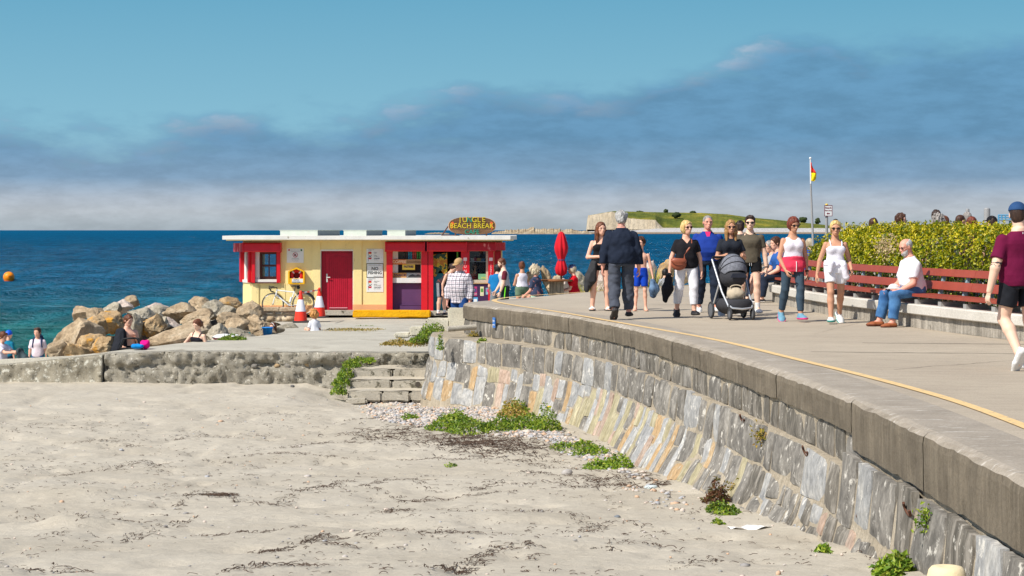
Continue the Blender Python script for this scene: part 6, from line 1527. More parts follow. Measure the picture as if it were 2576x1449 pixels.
for quad, n_ in (([(890, 1008), (1100, 985), (1260, 1030), (1400, 1085), (1420, 1110), (1180, 1092), (950, 1055)], 5200), ([(1230, 1040), (1400, 1085), (1560, 1150), (1500, 1160), (1280, 1080)], 700), ([(1400, 1100), (1600, 1180), (1660, 1225), (1480, 1160)], 200), ([(1560, 1215), (1700, 1225), (1760, 1290), (1640, 1280)], 70)):
 xs_ = [q[0] for q in quad]; ys_ = [q[1] for q in quad]; k = 0
 while k < n_:
  px, py = rng.uniform(min(xs_), max(xs_)), rng.uniform(min(ys_), max(ys_))
  if in_quad(px, py, quad): x, y = sgnd(px + rng.gauss(0, 10), py + rng.gauss(0, 3)); PP.append((x, y, sz(x, y) + .005)); k += 1
pebbles('pebbles', PP, .026, M_PEB, 'bank of small grey and pink pebbles at the foot of the wall')
PP = []
for _ in range(700): x = rng.uniform(-10, 3); y = rng.uniform(14, 40); PP.append((x, y, sz(x, y) + .003))
pebbles('loose_pebbles', PP, .016, M_PEB, 'small pebbles scattered over the dry sand')
def lone(name, px, py, w, h, col, label, cat):
 x, y = sgnd(px, py); bm = boulder_mesh(int(px), w, h, w * .8, planes=3, sub=2); b_ = MB(); b_.bm(bm); bm.free(); o = b_.obj(name, mat('stone_%d' % px, rgb(col), .8, .15, 10, .3)); o.location = (x, y, sz(x, y) + h * .25); tag(o, label, cat)
lone('beach_stone', 1427, 1193, .13, .10, (176, 170, 164), 'grey rounded stone alone on the sand near the drift weed', 'stone')
lone('beach_stone', 1640, 1222, .16, .05, (190, 200, 200), 'flat pale blue stone by the foot of the wall', 'stone')
lone('beach_stone', 1552, 1300, .06, .03, (110, 116, 122), 'small dark stone on the open sand below the wall', 'stone')
lone('beach_stone', 735, 972, .09, .05, (90, 88, 86), 'little dark stone on the sand below the beach wall', 'stone')
x, y = sgnd(1885, 1330)
mb = MB(); n_ = 8; vs_ = []
for i in range(n_ + 1):
 for j in range(4): u = i / n_; vs_.append(((u - .5) * .42, (j / 3 - .5) * .13 * (1 - .5 * abs(u - .5)), .012 + .02 * math.sin(u * 9 + j)))
mb.add(vs_, [(i * 4 + j, (i + 1) * 4 + j, (i + 1) * 4 + j + 1, i * 4 + j + 1) for i in range(n_) for j in range(3)], 0, True)
o = mb.obj('litter', mat('white_paper', rgb((236, 234, 230)), .8, .03)); o.location = (x, y, sz(x, y) + .01); o.rotation_euler = (0, 0, .25); s_ = o.modifiers.new('thickness', 'SOLIDIFY'); s_.thickness = .006; tag(o, 'scrap of white paper lying on the sand near the wall', 'litter')
# weeds
M_GREEN = m_leaf('green_weed_leaf', [rgb((74, 108, 30)), rgb((108, 140, 36)), rgb((142, 164, 48)), rgb((172, 180, 70))])
M_DRY = m_leaf('sun_dried_leaf', [rgb((120, 120, 44)), rgb((170, 150, 66)), rgb((190, 156, 90))])
M_REDW = m_leaf('reddish_weed_leaf', [rgb((96, 60, 40)), rgb((122, 84, 56)), rgb((92, 100, 44))])
def weed(patches, label, m=M_GREEN, size=.06, zf=None, cat='plant', stems=True, name='weed_clump'):
 """patches: (px, py, half width px, height m, depth m, n)"""
 pts = []; nr = []
 for (px, py, hw, hh, dp, n_) in patches:
  x, y = zf(px, py)[:2] if zf else sgnd(px, py); wm = hw / FPX * y
  for _ in range(n_):
   r_ = math.sqrt(rng.random()); a_ = rng.uniform(0, 6.283); dx, dy = r_ * math.cos(a_) * wm, r_ * math.sin(a_) * dp
   nz = .55 + .9 * mnoise.noise(Vector(((x + dx) * 4, (y + dy) * 4, px)))
   top = hh * max(.12, (1 - r_ ** 2.2)) * max(.15, nz + .3); zb = sz(x + dx, y + dy) if zf is None else zf(px, py)[2]
   zz = top * rng.random() ** .6
   pts.append((x + dx, y + dy, zb + zz)); nr.append((dx / wm * .8, dy / dp * .8 - .3, .9))
 o = leaves(name, np.array(pts), np.array(nr), size, m, None, .5, .8); return tag(o, label, cat)
weed([(1130, 1080, 60, .26, .5, 900), (1190, 1088, 70, .22, .5, 900), (1260, 1085, 60, .25, .5, 900), (1320, 1080, 60, .28, .5, 900), (1370, 1085, 45, .36, .4, 900), (1150, 1062, 45, .22, .3, 500)], 'large low green weed patch along the foot of the wall', size=.055)
weed([(1225, 1020, 38, .28, .35, 700), (1255, 1012, 30, .30, .3, 500)], 'bright green plants against the wall above the pebbles', size=.07)
weed([(1165, 998, 28, .22, .3, 350), (1195, 990, 22, .24, .3, 300)], 'green leafy weeds at the wall foot next to the steps', size=.065)
weed([(1290, 1048, 40, .26, .3, 600)], 'green and straw coloured weeds under the orange stones', M_DRY, .06)
weed([(1300, 1036, 34, .22, .3, 400)], 'upper green weed tuft under the orange stones', size=.06)
weed([(1030, 1052, 22, .10, .25, 220)], 'small green tuft on the pebbles', size=.05)
weed([(1085, 982, 30, .07, .25, 260)], 'thin strip of green at the foot of the steps', size=.045)
weed([(1445, 1128, 60, .10, .3, 500), (1485, 1140, 48, .14, .3, 500)], 'flat green weed strip at the wall foot in the middle', size=.05)
weed([(1545, 1172, 48, .20, .3, 700), (1500, 1175, 34, .10, .25, 300)], 'bushy green weed clump at the wall foot beside drift weed', size=.05)
weed([(1800, 1262, 34, .30, .25, 420)], 'reddish brown weed growing from the wall foot', M_REDW, .055)
weed([(1820, 1288, 42, .10, .2, 420)], 'small bright green cushion below the reddish weed', size=.05)
weed([(1808, 1320, 12, .05, .1, 90)], 'tiny green tuft on the sand below the cushion', size=.04)
weed([(2073, 1382, 18, .06, .1, 160)], 'small green tuft at the wall foot near the right', size=.045)
weed([(2262, 1436, 30, .13, .12, 420), (2235, 1446, 34, .10, .15, 300)], 'tall green weeds at the wall foot beside the straw hat', size=.06)
weed([(1135, 1172, 14, .05, .15, 70)], 'tiny green sprig alone on the sand', size=.04)
def zfix(d): return lambda px, py: (gx(px, d), d, at(px, py, d).z)
def zst(px, py): d = float(np.interp(py, [905, 950, 1000], [42.3, 41.6, 40.5])); return (gx(px, d), d, at(px, py, d).z)
weed([(852, 990, 20, .2, .25, 420), (858, 968, 22, .3, .25, 600), (868, 948, 20, .3, .25, 600), (886, 922, 22, .2, .2, 420), (915, 909, 30, .12, .2, 380)], 'green creeper covering the left side of the beach steps', size=.055, zf=zst)
weed([(1090, 852, 42, .42, .4, 1100), (1060, 862, 34, .2, .3, 500)], 'green bushy weeds in front of the limewashed blocks', size=.055, zf=zfix(41.9))
weed([(1010, 866, 40, .13, .3, 500), (1045, 868, 50, .11, .3, 400), (975, 866, 18, .06, .2, 160)], 'straw coloured low weeds at the end of the blocks', M_DRY, .05, zf=zfix(41.9))
weed([(1195, 848, 16, .14, .2, 200), (1182, 858, 14, .1, .2, 160)], 'dry tuft on the ledge of the sea wall', M_DRY, .05, zf=zfix(39.9))
weed([(1213, 860, 10, .10, .1, 130)], 'small green tuft on the ledge of the sea wall', M_GREEN, .05, zf=zfix(38.2))
weed([(1108, 880, 7, .3, .08, 200)], 'green sprig in the crack at the end of the wall', M_GREEN, .045, zf=zfix(38.7))
weed([(585, 855, 36, .12, .3, 800), (560, 860, 20, .08, .2, 250)], 'grassy green patch under the red toy boat', M_GREEN, .055, zf=zfix(47.6))
weed([(870, 829, 50, .035, .25, 380), (935, 829, 36, .03, .2, 240)], 'mossy strip across the slipway concrete', M_DRY, .04, zf=zfix(52.5))
weed([(920, 822, 30, .03, .2, 220)], 'thin upper mossy strip across the slipway concrete', M_GREEN, .04, zf=zfix(54.5))
weed([(885, 832, 70, .03, .3, 300)], 'long mossy strip behind the curly haired girl', M_DRY, .04, zf=zfix(51.8))
def on_wall(yy, hh): p, t, nn = LOW.get(LOW.s_at_y(yy)); o_ = lo_prof(max(hh, .62), yy) + .04; return (p.x + nn.x * o_, p.y + nn.y * o_, -hh)
for (yy, hh, n_, r_, m, lab) in ((14.6, .60, 80, .05, M_GREEN, 'fern tuft growing out of the wall under the coping at right'), (21.6, .74, 90, .06, M_DRY, 'yellowish tuft growing in a wall joint'), (14.5, 1.62, 120, .07, M_GREEN, 'green tuft on the lower wall near the straw hat'), (22.5, 1.4, 40, .04, M_DRY, 'tiny dry tuft low on the wall')):
 c_ = on_wall(yy, hh); o = leaves('wall_fern', tuft_pts(c_, (r_ * .7, r_ * .7, r_), n_), np.tile([-.6, -.4, .5], (n_, 1)), .045, m, None, .5, .8); tag(o, lab, 'plant')
e = empty('yellow_flower', (*sgnd(1390, 1058), 0), 0, 'single yellow flower on a thin stalk above the weed patch', 'flower'); e.location.z = sz(e.location.x, e.location.y)
hh_ = 1.5 - (1023 - 579) / FPX * e.location.y - e.location.z
mb = MB(); mb.tube([(0, 0, 0), (-.03, 0, hh_ * .6), (-.05, 0, hh_)], .006, 5); mb.obj('stalk', M_GREEN, e)
mb = MB(); mb.ball((-.05, 0, hh_), (.04, .04, .015), sub=2); mb.obj('petals', mat('yellow_petal', rgb((244, 180, 20)), .6, .1), e)
# white daisies by the toy boat
for i, (px, py) in enumerate(((530, 863), (548, 858), (586, 846), (596, 843))):
 p = at(px, py, 47.4); e = empty('daisy', p, 0, ('leftmost white daisy in the grassy patch', 'second white daisy from the left in the grassy patch', 'white daisy right behind the red toy boat', 'rightmost white daisy by the red toy boat')[i], 'flower', 'white daisies'); mb = MB(); mb.tube([(0, 0, -.1), (0, 0, 0)], .004, 5); mb.obj('stalk', M_GREEN, e)
 mb = MB(); mb.ball((0, 0, 0), (.045, .045, .018), sub=2); mb.obj('petals', M_WHITE, e)
# toy boat and bucket, belongings
e = empty('toy_boat', at(565, 853, 48.2), R(10), 'small red and white plastic toy boat on the grassy patch', 'toy boat')
mb = MB(); mb.lathe([(.02, -.08), (.18, -.06), (.30, .03)], 20, M=Matrix.Diagonal((1, .5, 1, 1))); mb.obj('hull', mat('red_plastic', rgb((200, 30, 50)), .35, .06), e)
mb = MB(); mb.lathe([(.30, .03), (.31, .05), (.2, .11), (.02, .13)], 20, M=Matrix.Diagonal((1, .5, 1, 1))); mb.obj('deck', M_WHITE, e)
e = empty('bucket', at(673, 848, 50.2), 0, 'blue plastic bucket beside the crouching child', 'bucket')
mb = MB(); hb = 25 / FPX * 50.2; mb.lathe([(.0, .0), (.10, 0), (.135, hb), (.145, hb), (.145, hb - .02), (.125, hb - .02), (.1, .02)], 24, caps=False); mb.obj('pail', mat('blue_plastic', rgb((20, 130, 214)), .4, .05), e)
mb = MB(); mb.tube([(.14 * math.cos(q), -.03, hb - .02 - .10 * math.sin(q)) for q in np.linspace(0, math.pi, 13)], .005, 6); mb.obj('handle', M_WHITE, e)
# ================================================================== PEOPLE
class Vol:
 """distance field on a grid, turned into a smooth mesh"""
 def __init__(s, lo, hi, h):
  s.h = h; s.lo = np.asarray(lo, float) - 2.5 * h
  s.n = np.ceil((np.asarray(hi, float) + 2.5 * h - s.lo) / h).astype(int) + 1
  s.f = np.full(s.n, 1.0, np.float32); s.ax = [s.lo[i] + h * np.arange(s.n[i]) for i in range(3)]
 def box(s, lo, hi):
  a = np.clip(np.floor((np.asarray(lo) - s.lo) / s.h).astype(int), 0, s.n); b = np.clip(np.ceil((np.asarray(hi) - s.lo) / s.h).astype(int) + 1, 0, s.n)
  sl = tuple(slice(a[i], b[i]) for i in range(3))
  return sl, s.ax[0][sl[0]][:, None, None], s.ax[1][sl[1]][None, :, None], s.ax[2][sl[2]][None, None, :]
 def put(s, fn, lo, hi, k=.01, sub=False):
  m = k * 1.3 + 2 * s.h
  sl, X, Y, Z = s.box(np.asarray(lo) - m, np.asarray(hi) + m)
  if 0 in s.f[sl].shape: return
  d = fn(X, Y, Z); a = s.f[sl]
  if sub: d = -d; h_ = np.clip(.5 - .5 * (a - d) / k, 0, 1) if k > 0 else None; s.f[sl] = np.maximum(a, d) if k <= 0 else (a + (d - a) * h_ + k * h_ * (1 - h_)); return
  if k <= 0: s.f[sl] = np.minimum(a, d); return
  h_ = np.clip(.5 + .5 * (a - d) / k, 0, 1); s.f[sl] = a + (d - a) * h_ - k * h_ * (1 - h_)
 def cone(s, a, b, ra, rb, k=.01, cut=None, cut0=None, flat=None):
  a = np.asarray(a, float); b = np.asarray(b, float); ab = b - a; L2 = max(float(ab @ ab), 1e-9); L = math.sqrt(L2)
  def fn(X, Y, Z):
   px, py, pz = X - a[0], Y - a[1], Z - a[2]
   tt = (px * ab[0] + py * ab[1] + pz * ab[2]) / L2; t = np.clip(tt, 0, 1)
   qx, qy, qz = px - t * ab[0], py - t * ab[1], pz - t * ab[2]
   if flat is not None:
    fv, fk = flat; w = qx * fv[0] + qy * fv[1] + qz * fv[2]; qx, qy, qz = qx + fv[0] * w * fk, qy + fv[1] * w * fk, qz + fv[2] * w * fk
   d = np.sqrt(qx * qx + qy * qy + qz * qz) - (ra + (rb - ra) * t)
   if cut is not None: d = np.maximum(d, (tt - cut) * L)
   if cut0 is not None: d = np.maximum(d, (cut0 - tt) * L)
   return d
  r = max(ra, rb); s.put(fn, np.minimum(a, b) - r, np.maximum(a, b) + r, k)
 def ell(s, c, r, k=.01, M=None, sub=False):
  c = np.asarray(c, float); r = np.asarray(r, float); M = np.eye(3) if M is None else M
  def fn(X, Y, Z):
   px, py, pz = X - c[0], Y - c[1], Z - c[2]
   u = [(M[i][0] * px + M[i][1] * py + M[i][2] * pz) / r[i] for i in range(3)]
   g = np.sqrt(u[0] ** 2 + u[1] ** 2 + u[2] ** 2); g2 = np.sqrt((u[0] / r[0]) ** 2 + (u[1] / r[1]) ** 2 + (u[2] / r[2]) ** 2)
   return g * (g - 1) / np.maximum(g2, 1e-6)
  R_ = float(max(r)); s.put(fn, c - R_, c + R_, k, sub)
 def clip(s, p, n):
  """keep the side the normal points away from"""
  p = np.asarray(p); n = np.asarray(n)
  d = (s.ax[0] - p[0])[:, None, None] * n[0] + (s.ax[1] - p[1])[None, :, None] * n[1] + (s.ax[2] - p[2])[None, None, :] * n[2]
  s.f = np.maximum(s.f, d.astype(np.float32))
 def rough(s, amp, sc3, seed):
  idx = np.abs(s.f) < amp + 3 * s.h; ii = np.argwhere(idx)
  if len(ii) == 0: return
  P = s.lo + ii * s.h
  n_ = vnoise(P[:, 0] * sc3[0], P[:, 1] * sc3[1], P[:, 2] * sc3[2], seed) * .65 + vnoise(P[:, 0] * sc3[0] * 2.1, P[:, 1] * sc3[1] * 2.1, P[:, 2] * sc3[2] * 2.1, seed + 1) * .35
  s.f[idx] += (amp * 2 * (n_ - .5)).astype(np.float32)
 def net(s):
  f = s.f; sg = f < 0
  c = np.zeros(tuple(np.array(f.shape) - 1), np.int8)
  for i in (0, 1):
   for j in (0, 1):
    for k in (0, 1): c += sg[i:f.shape[0] - 1 + i, j:f.shape[1] - 1 + j, k:f.shape[2] - 1 + k]
  mask = (c > 0) & (c < 8); ii = np.argwhere(mask)
  if len(ii) == 0: return np.zeros((0, 3)), np.zeros((0, 4), int)
  idx = np.full(mask.shape, -1, np.int32); idx[mask] = np.arange(len(ii))
  acc = np.zeros((len(ii), 3)); num = np.zeros(len(ii)); cn = [(0, 0, 0), (1, 0, 0), (0, 1, 0), (1, 1, 0), (0, 0, 1), (1, 0, 1), (0, 1, 1), (1, 1, 1)]
  fv = [f[ii[:, 0] + q[0], ii[:, 1] + q[1], ii[:, 2] + q[2]] for q in cn]
  for a in range(8):
   for b in range(a + 1, 8):
    df = [cn[b][i] - cn[a][i] for i in range(3)]
    if sum(abs(v) for v in df) != 1: continue
    cr = (fv[a] < 0) != (fv[b] < 0); t = np.where(cr, fv[a] / np.where(cr, fv[a] - fv[b], 1), 0)
    acc += (np.array(cn[a])[None] + t[:, None] * np.array(df)[None]) * cr[:, None]; num += cr
  V = s.lo + s.h * (ii + acc / num[:, None]); F = []
  for ax in range(3):
   o1, o2 = [(1, 2), (2, 0), (0, 1)][ax]
   s0 = np.take(sg, range(f.shape[ax] - 1), ax); s1 = np.take(sg, range(1, f.shape[ax]), ax); ch = np.argwhere(s0 != s1)
   ch = ch[(ch[:, o1] > 0) & (ch[:, o2] > 0) & (ch[:, o1] < f.shape[o1] - 1) & (ch[:, o2] < f.shape[o2] - 1)]
   if len(ch) == 0: continue
   e1 = np.zeros(3, int); e1[o1] = 1; e2 = np.zeros(3, int); e2[o2] = 1
   g = lambda q: idx[q[:, 0], q[:, 1], q[:, 2]]
   q = np.stack([g(ch - e1 - e2), g(ch - e2), g(ch), g(ch - e1)], 1)
   ins = s0[ch[:, 0], ch[:, 1], ch[:, 2]]; q[~ins] = q[~ins][:, ::-1]; F.append(q)
  F = np.concatenate(F); F = F[(F >= 0).all(1)]
  return V, F
def unit(v): v = np.asarray(v, float); return v / (np.linalg.norm(v) + 1e-9)
def skin(name, col): return mat('skin_' + name, rgb(col), .55, .06, 14, .12, 120, .002, .35)
SK = {'fair': skin('fair', (226, 174, 148)), 'pink': skin('pink', (222, 158, 136)), 'tan': skin('tan', (198, 146, 116)), 'light': skin('light', (234, 192, 166)), 'brown': skin('brown', (150, 96, 72))}
M_LIP = mat('lip', rgb((170, 88, 84)), .5, .05); M_EYE = mat('eye', rgb((44, 34, 30)), .25, .05); M_EYEW = mat('eye_white', rgb((214, 204, 196)), .3, .03)
def cloth(name, col, var=.10, bump=.35, bs=10, rough=.88, col2=None, spots=None):
 return mat('cloth_' + name, rgb(col), rough, var, 5, bump, bs, .012, .2, col2=rgb(col2) if col2 else None, spots=spots)
def hairmat(name, c0, c1):
 key = 'hair_' + name
 if key in _mc: return _mc[key]
 t = NT(key); f = t.noise(38, 4, .7, (1, 1, .10)); g = t.noise(9, 3, .6, (1, 1, .4))
 c = t.mix(t.ramp(f, [(.32, 0.0), (.68, 1.0)]), rgb(c0), rgb(c1)); c = t.mix(.5, c, t.ramp(g, [(.3, .6), (.7, 1.2)]), 'MULTIPLY'); t.bump(f, .9, .012)
 _mc[key] = t.fin(c, .5, .35); return _mc[key]
HAIR = {'silver': hairmat('silver', (112, 110, 106), (196, 194, 190)), 'white': hairmat('white', (150, 148, 144), (226, 224, 218)), 'brown': hairmat('brown', (42, 26, 18), (96, 60, 40)), 'chestnut': hairmat('chestnut', (62, 34, 22), (136, 80, 50)), 'blonde': hairmat('blonde', (170, 126, 62), (240, 212, 146)), 'darkblonde': hairmat('darkblonde', (112, 74, 40), (206, 160, 100)), 'grey': hairmat('grey', (104, 96, 90), (184, 176, 168)), 'black': hairmat('black', (16, 14, 14), (48, 42, 40)), 'dark': hairmat('dark', (34, 24, 20), (78, 56, 44)), 'auburn': hairmat('auburn', (70, 32, 22), (142, 70, 48)), 'ginger': hairmat('ginger', (150, 92, 40), (226, 168, 96)), 'ash': hairmat('ash', (150, 132, 104), (218, 204, 176))}
M_SOLE = mat('white_shoe_sole', rgb((220, 218, 214)), .6, .05); M_DSOLE = mat('dark_shoe_sole', rgb((60, 56, 54)), .8, .1)
M_SHADES = mat('dark_lens', rgb((22, 20, 22)), .12, .05, 3, 0, spec=.6)
MALE = [(-.050, .080, .060, 0), (-.02, .092, .066, 0), (.02, .096, .068, 0), (.07, .091, .064, .0), (.12, .091, .060, .002), (.175, .103, .066, .004), (.203, .106, .065, .002), (.225, .097, .057, -.003), (.245, .077, .047, -.007), (.262, .056, .040, -.010), (.278, .042, .037, -.011), (.30, .036, .036, -.010)]
FEMALE = [(-.050, .080, .060, 0), (-.02, .100, .070, -.004), (.02, .100, .068, -.004), (.07, .084, .058, .0), (.115, .075, .052, .003), (.175, .087, .058, .004), (.203, .090, .056, .0), (.224, .082, .048, -.004), (.244, .064, .040, -.007), (.260, .046, .035, -.009), (.276, .035, .033, -.010), (.30, .031, .032, -.010)]
class Person:
 """one figure; local frame: forward is -Y, the figure's left is +X, up is Z"""
 def __init__(s, H, loc, yaw, label, sex='m', vox=.0125, lean=0, tilt=0, legs=None, arms=None, head=(0, 0), skin='fair', build=1.0, belly=0.0, bare_feet=False, group=None, seat=None, hands=('relax', 'relax'), leglen=1.0):
  H = H * 1.016; s.H = H; s.vox = vox; s.sex = sex; s.label = label; s.loc = loc; s.yaw = yaw; s.group = group; s.build = build; s.belly = belly; s.skin = skin; s.hands = hands; s.bare = bare_feet; s.parts = []
  la, ti = R(lean), R(tilt)
  s.up = unit([math.sin(ti), -math.sin(la), math.cos(la) * math.cos(ti)]); s.fw = unit(np.array([0, -math.cos(la), -math.sin(la)])); s.rt = np.cross(s.up, -s.fw); s.rt = unit(s.rt)
  s.rt = unit(np.array([1, 0, 0]) - s.up * s.up[0]); s.fw = unit(np.cross(s.rt, s.up));
  if s.fw[1] > 0 and abs(lean) < 90: s.fw = -s.fw
  legs = legs or (((0.05, .02, -1), (.05, -.02, -1), 0), ((.05, .02, -1), (.05, -.02, -1), 0))
  arms = arms or (((.16, .0, -1), (.10, .12, -1)), ((.16, .0, -1), (.10, .12, -1)))
  hipw = .052 * H * build; shw = (.108 if sex == 'm' else .094) * H * (.5 + .5 * build); s.shw = shw
  L1, L2 = .245 * H * leglen, .246 * H * leglen; A1, A2 = .168 * H, .140 * H
  s.hip, s.knee, s.ank, s.fdir = {}, {}, {}, {}; s.sh, s.elb, s.wri = {}, {}, {}
  for sd, lg in ((1, legs[0]), (-1, legs[1])):
   h = np.array([sd * hipw, 0, 0]); t = unit([sd * lg[0][0], -lg[0][1], lg[0][2]]); k = h + t * L1; c = unit([sd * lg[1][0], -lg[1][1], lg[1][2]]); a = k + c * L2
   pitch = R(lg[2]); out = sd * R(lg[3] if len(lg) > 3 else 9)
   f = np.array([math.sin(out) * math.cos(pitch), -math.cos(out) * math.cos(pitch), -math.sin(pitch)])
   s.hip[sd], s.knee[sd], s.ank[sd], s.fdir[sd] = h, k, a, f
  low = 9
  for sd in (1, -1):
   a, f = s.ank[sd], s.fdir[sd]; u = s.foot_up(sd)
   low = min(low, (a - u * .040 * H + f * .09 * H)[2], (a - u * .040 * H - f * .03 * H)[2])
  dz = -low if seat is None else -low
  for d_ in (s.hip, s.knee, s.ank):
   for sd in d_: d_[sd] = d_[sd] + np.array([0, 0, dz])
  s.hc = np.array([0, 0, dz]); s.hipz = dz
  for sd, ar in ((1, arms[0]), (-1, arms[1])):
   sh = s.T(sd * shw * .97, -.004 * H, .2195 * H); a1 = sd * ar[0][0] * s.rt + ar[0][1] * s.fw + ar[0][2] * s.up; a2 = sd * ar[1][0] * s.rt + ar[1][1] * s.fw + ar[1][2] * s.up
   s.sh[sd] = sh; s.elb[sd] = sh + unit(a1) * A1; s.wri[sd] = s.elb[sd] + unit(a2) * A2
  hy, hp = R(head[0]), R(head[1])
  s.nb = s.T(0, -.012 * H, .288 * H)
  hu0 = unit(s.up * .45 + np.array([0, 0, 1]) * .55)
  f0 = unit(np.array([0, -1, 0]) - hu0 * (np.array([0, -1, 0]) @ hu0)); r0 = unit(np.cross(f0, hu0)) * -1
  if r0[0] < 0: r0 = -r0
  f1 = f0 * math.cos(hy) + r0 * math.sin(hy); r1 = unit(r0 * math.cos(hy) - f0 * math.sin(hy))
  s.hf = unit(f1 * math.cos(hp) - hu0 * math.sin(hp)); s.hu = unit(hu0 * math.cos(hp) + f1 * math.sin(hp)); s.hr = r1
  s.hs = (.250 if H > 1.4 else .238) * (H / 1.7) ** .35 * (1.0 if sex == 'm' else .96)
  s.hcn = s.nb + hu0 * (.031 * H + .385 * s.hs) + f0 * .022 * H + (s.hf - f0) * .01
  s.root = None
 def foot_up(s, sd):
  f = s.fdir[sd]; u = np.array([0, 0, 1.0]) - f * f[2]; return unit(u)
 def T(s, a, b, c): return s.hc + s.rt * a + s.fw * b + s.up * c
 def prof(s, off=0.0):
  P = np.array(MALE if s.sex == 'm' else FEMALE) * s.H; P[:, 1] *= s.build; P[:, 2] *= (.35 + .65 * s.build)
  if s.belly: g = np.exp(-((P[:, 0] / s.H - .095) / .06) ** 2) * s.belly * s.H; P[:, 2] += g * .8; P[:, 3] += g * .7; P[:, 1] += g * .35
  o_ = off * np.interp(P[:, 0] / s.H, [.19, .245, .285], [1, .62, .3]); P[:, 1] += o_; P[:, 2] += o_; return P
 def torso(s, V, off=0.0, k=.02, c0=None, c1=None, grow=None):
  P = s.prof(off); lo_c = P[0, 0] - off if c0 is None else c0; hi_c = P[-1, 0] if c1 is None else c1
  hc, rt, fw, up = s.hc, s.rt, s.fw, s.up
  def fn(X, Y, Z):
   px, py, pz = X - hc[0], Y - hc[1], Z - hc[2]
   a = px * rt[0] + py * rt[1] + pz * rt[2]; b = px * fw[0] + py * fw[1] + pz * fw[2]; c = px * up[0] + py * up[1] + pz * up[2]
   cc = np.clip(c, lo_c, hi_c); rx = np.interp(cc, P[:, 0], P[:, 1]); ry = np.interp(cc, P[:, 0], P[:, 2]); bo = np.interp(cc, P[:, 0], P[:, 3])
   if grow: g = np.interp(cc, grow[0], grow[1]); rx = rx + g; ry = ry + g
   u = np.abs(a) / rx; v = np.abs(b - bo) / ry; g = (u ** 2.3 + v ** 2.3) ** (1 / 2.3)
   d = (g - 1) * np.minimum(rx, ry) * (1 - .15 * np.clip(1 - g, 0, 1)); dc = c - cc
   return np.where(np.abs(dc) > 1e-6, np.sqrt(np.maximum(d, 0) ** 2 + dc ** 2) + np.minimum(d, 0) * 0, d)
  e = .17 * s.H + off + .1; A, B = s.T(0, 0, lo_c), s.T(0, 0, hi_c)
  V.put(fn, np.minimum(A, B) - e, np.maximum(A, B) + e, k)
  if s.sex == 'f' and hi_c > .2 * s.H:
   for sd in (1, -1): V.ell(s.T(sd * .042 * s.H, .036 * s.H + off * .8, .176 * s.H), np.array([.040, .027, .036]) * s.H + off * .6, .045, np.array([rt, fw, up]))
 def arm(s, V, off=0.0, end=2.0, k=.015, flare=0.0, start=0.0):
  H = s.H; w = (1.0 if s.sex == 'm' else .84) * (.4 + .6 * s.build) if H > 1.45 else .74
  for sd in (1, -1):
   e = end[0 if sd == 1 else 1] if isinstance(end, tuple) else end
   if e <= 0: continue
   c1 = min(e, 1.0)
   V.cone(s.sh[sd], s.elb[sd], .0315 * H * w + off * .85, .0255 * H * w + off + flare * c1, k, cut=None if e > 1 else c1, cut0=start or None)
   if e > 1: V.cone(s.elb[sd], s.wri[sd], .0262 * H * w + off + flare, .0165 * H * w + off + flare, k, cut=None if e >= 1.99 else e - 1)
 def leg(s, V, off=0.0, end=2.0, k=.02, flare=0.0, sides=(1, -1), kw=1.0):
  H = s.H; w = (.45 + .55 * s.build) * (1.0 if H > 1.45 else .86)
  for sd in sides:
   h, kn, a = s.hip[sd], s.knee[sd], s.ank[sd]; c1 = min(end, 1.0)
   V.cone(h, kn, .052 * H * w + off, .0325 * H * w + off + flare * c1, k, cut=None if end > 1 else c1)
   if end > 1:
    m_ = kn + (a - kn) * .33; back = unit(-s.fdir[sd] - unit(a - kn) * (-s.fdir[sd] @ unit(a - kn))) if abs(s.fdir[sd] @ unit(a - kn)) < .98 else np.zeros(3)
    V.cone(kn, m_ + back * .008 * H, .0315 * H * w + off + flare, .0335 * H * w + off + flare, k, cut=None if end >= 1.33 else (end - 1) / .33)
    if end > 1.33: V.cone(m_ + back * .008 * H, a, .0335 * H * w + off + flare, .0215 * H * w + off + flare * 1.4, k, cut=None if end >= 1.99 else (end - 1.33) / .67)
 def bounds(s, pts, m): P = np.array(pts); return P.min(0) - m, P.max(0) + m
 def body(s):
  H = s.H; pts = [s.hc, s.T(0, 0, .3 * H)] + list(s.knee.values()) + list(s.ank.values()) + list(s.sh.values()) + list(s.elb.values()) + list(s.wri.values())
  for sd in (1, -1): pts.append(s.ank[sd] + s.fdir[sd] * .12 * H - s.foot_up(sd) * .03 * H)
  lo, hi = s.bounds(pts, .10); V = Vol(lo, hi, s.vox)
  s.torso(V); s.arm(V); s.leg(V, k=.025)
  V.cone(s.nb - s.hu * .02 * H, s.nb + s.hu * .05 * H, .034 * H, .030 * H, .02)
  for sd in (1, -1): s.foot(V, sd, .0)
  meshes = [V.net()]; mats = [SK[s.skin]]; mi = [0]
  hv = s.head_vol(); meshes.append(hv); mi.append(0)
  for sd in (1, -1): meshes.append(s.hand(sd)); mi.append(0)
  q = s.hs
  def hp_(r, f, u): return s.hcn + s.hr * r * q + s.hf * f * q + s.hu * u * q
  M = np.array([s.hr, s.hf, s.hu])
  small = []
  for sd in (1, -1): small.append((hp_(sd * .145, .342, .035), (.052 * q, .018 * q, .024 * q), 2)); small.append((hp_(sd * .145, .354, .035), (.026 * q, .014 * q, .024 * q), 1)); small.append((hp_(sd * .145, .372, .105), (.075 * q, .018 * q, .016 * q), 1))
  small.append((hp_(0, .400, -.255), (.085 * q, .022 * q, .018 * q), 3)); small.append((hp_(0, .392, -.285), (.07 * q, .025 * q, .02 * q), 3))
  Vs, Fs, MI, o = [], [], [], 0
  for (v_, f_), m_ in zip(meshes, mi): Vs.append(v_); Fs.append(np.asarray(f_) + o); MI.append(np.full(len(f_), m_)); o += len(v_)
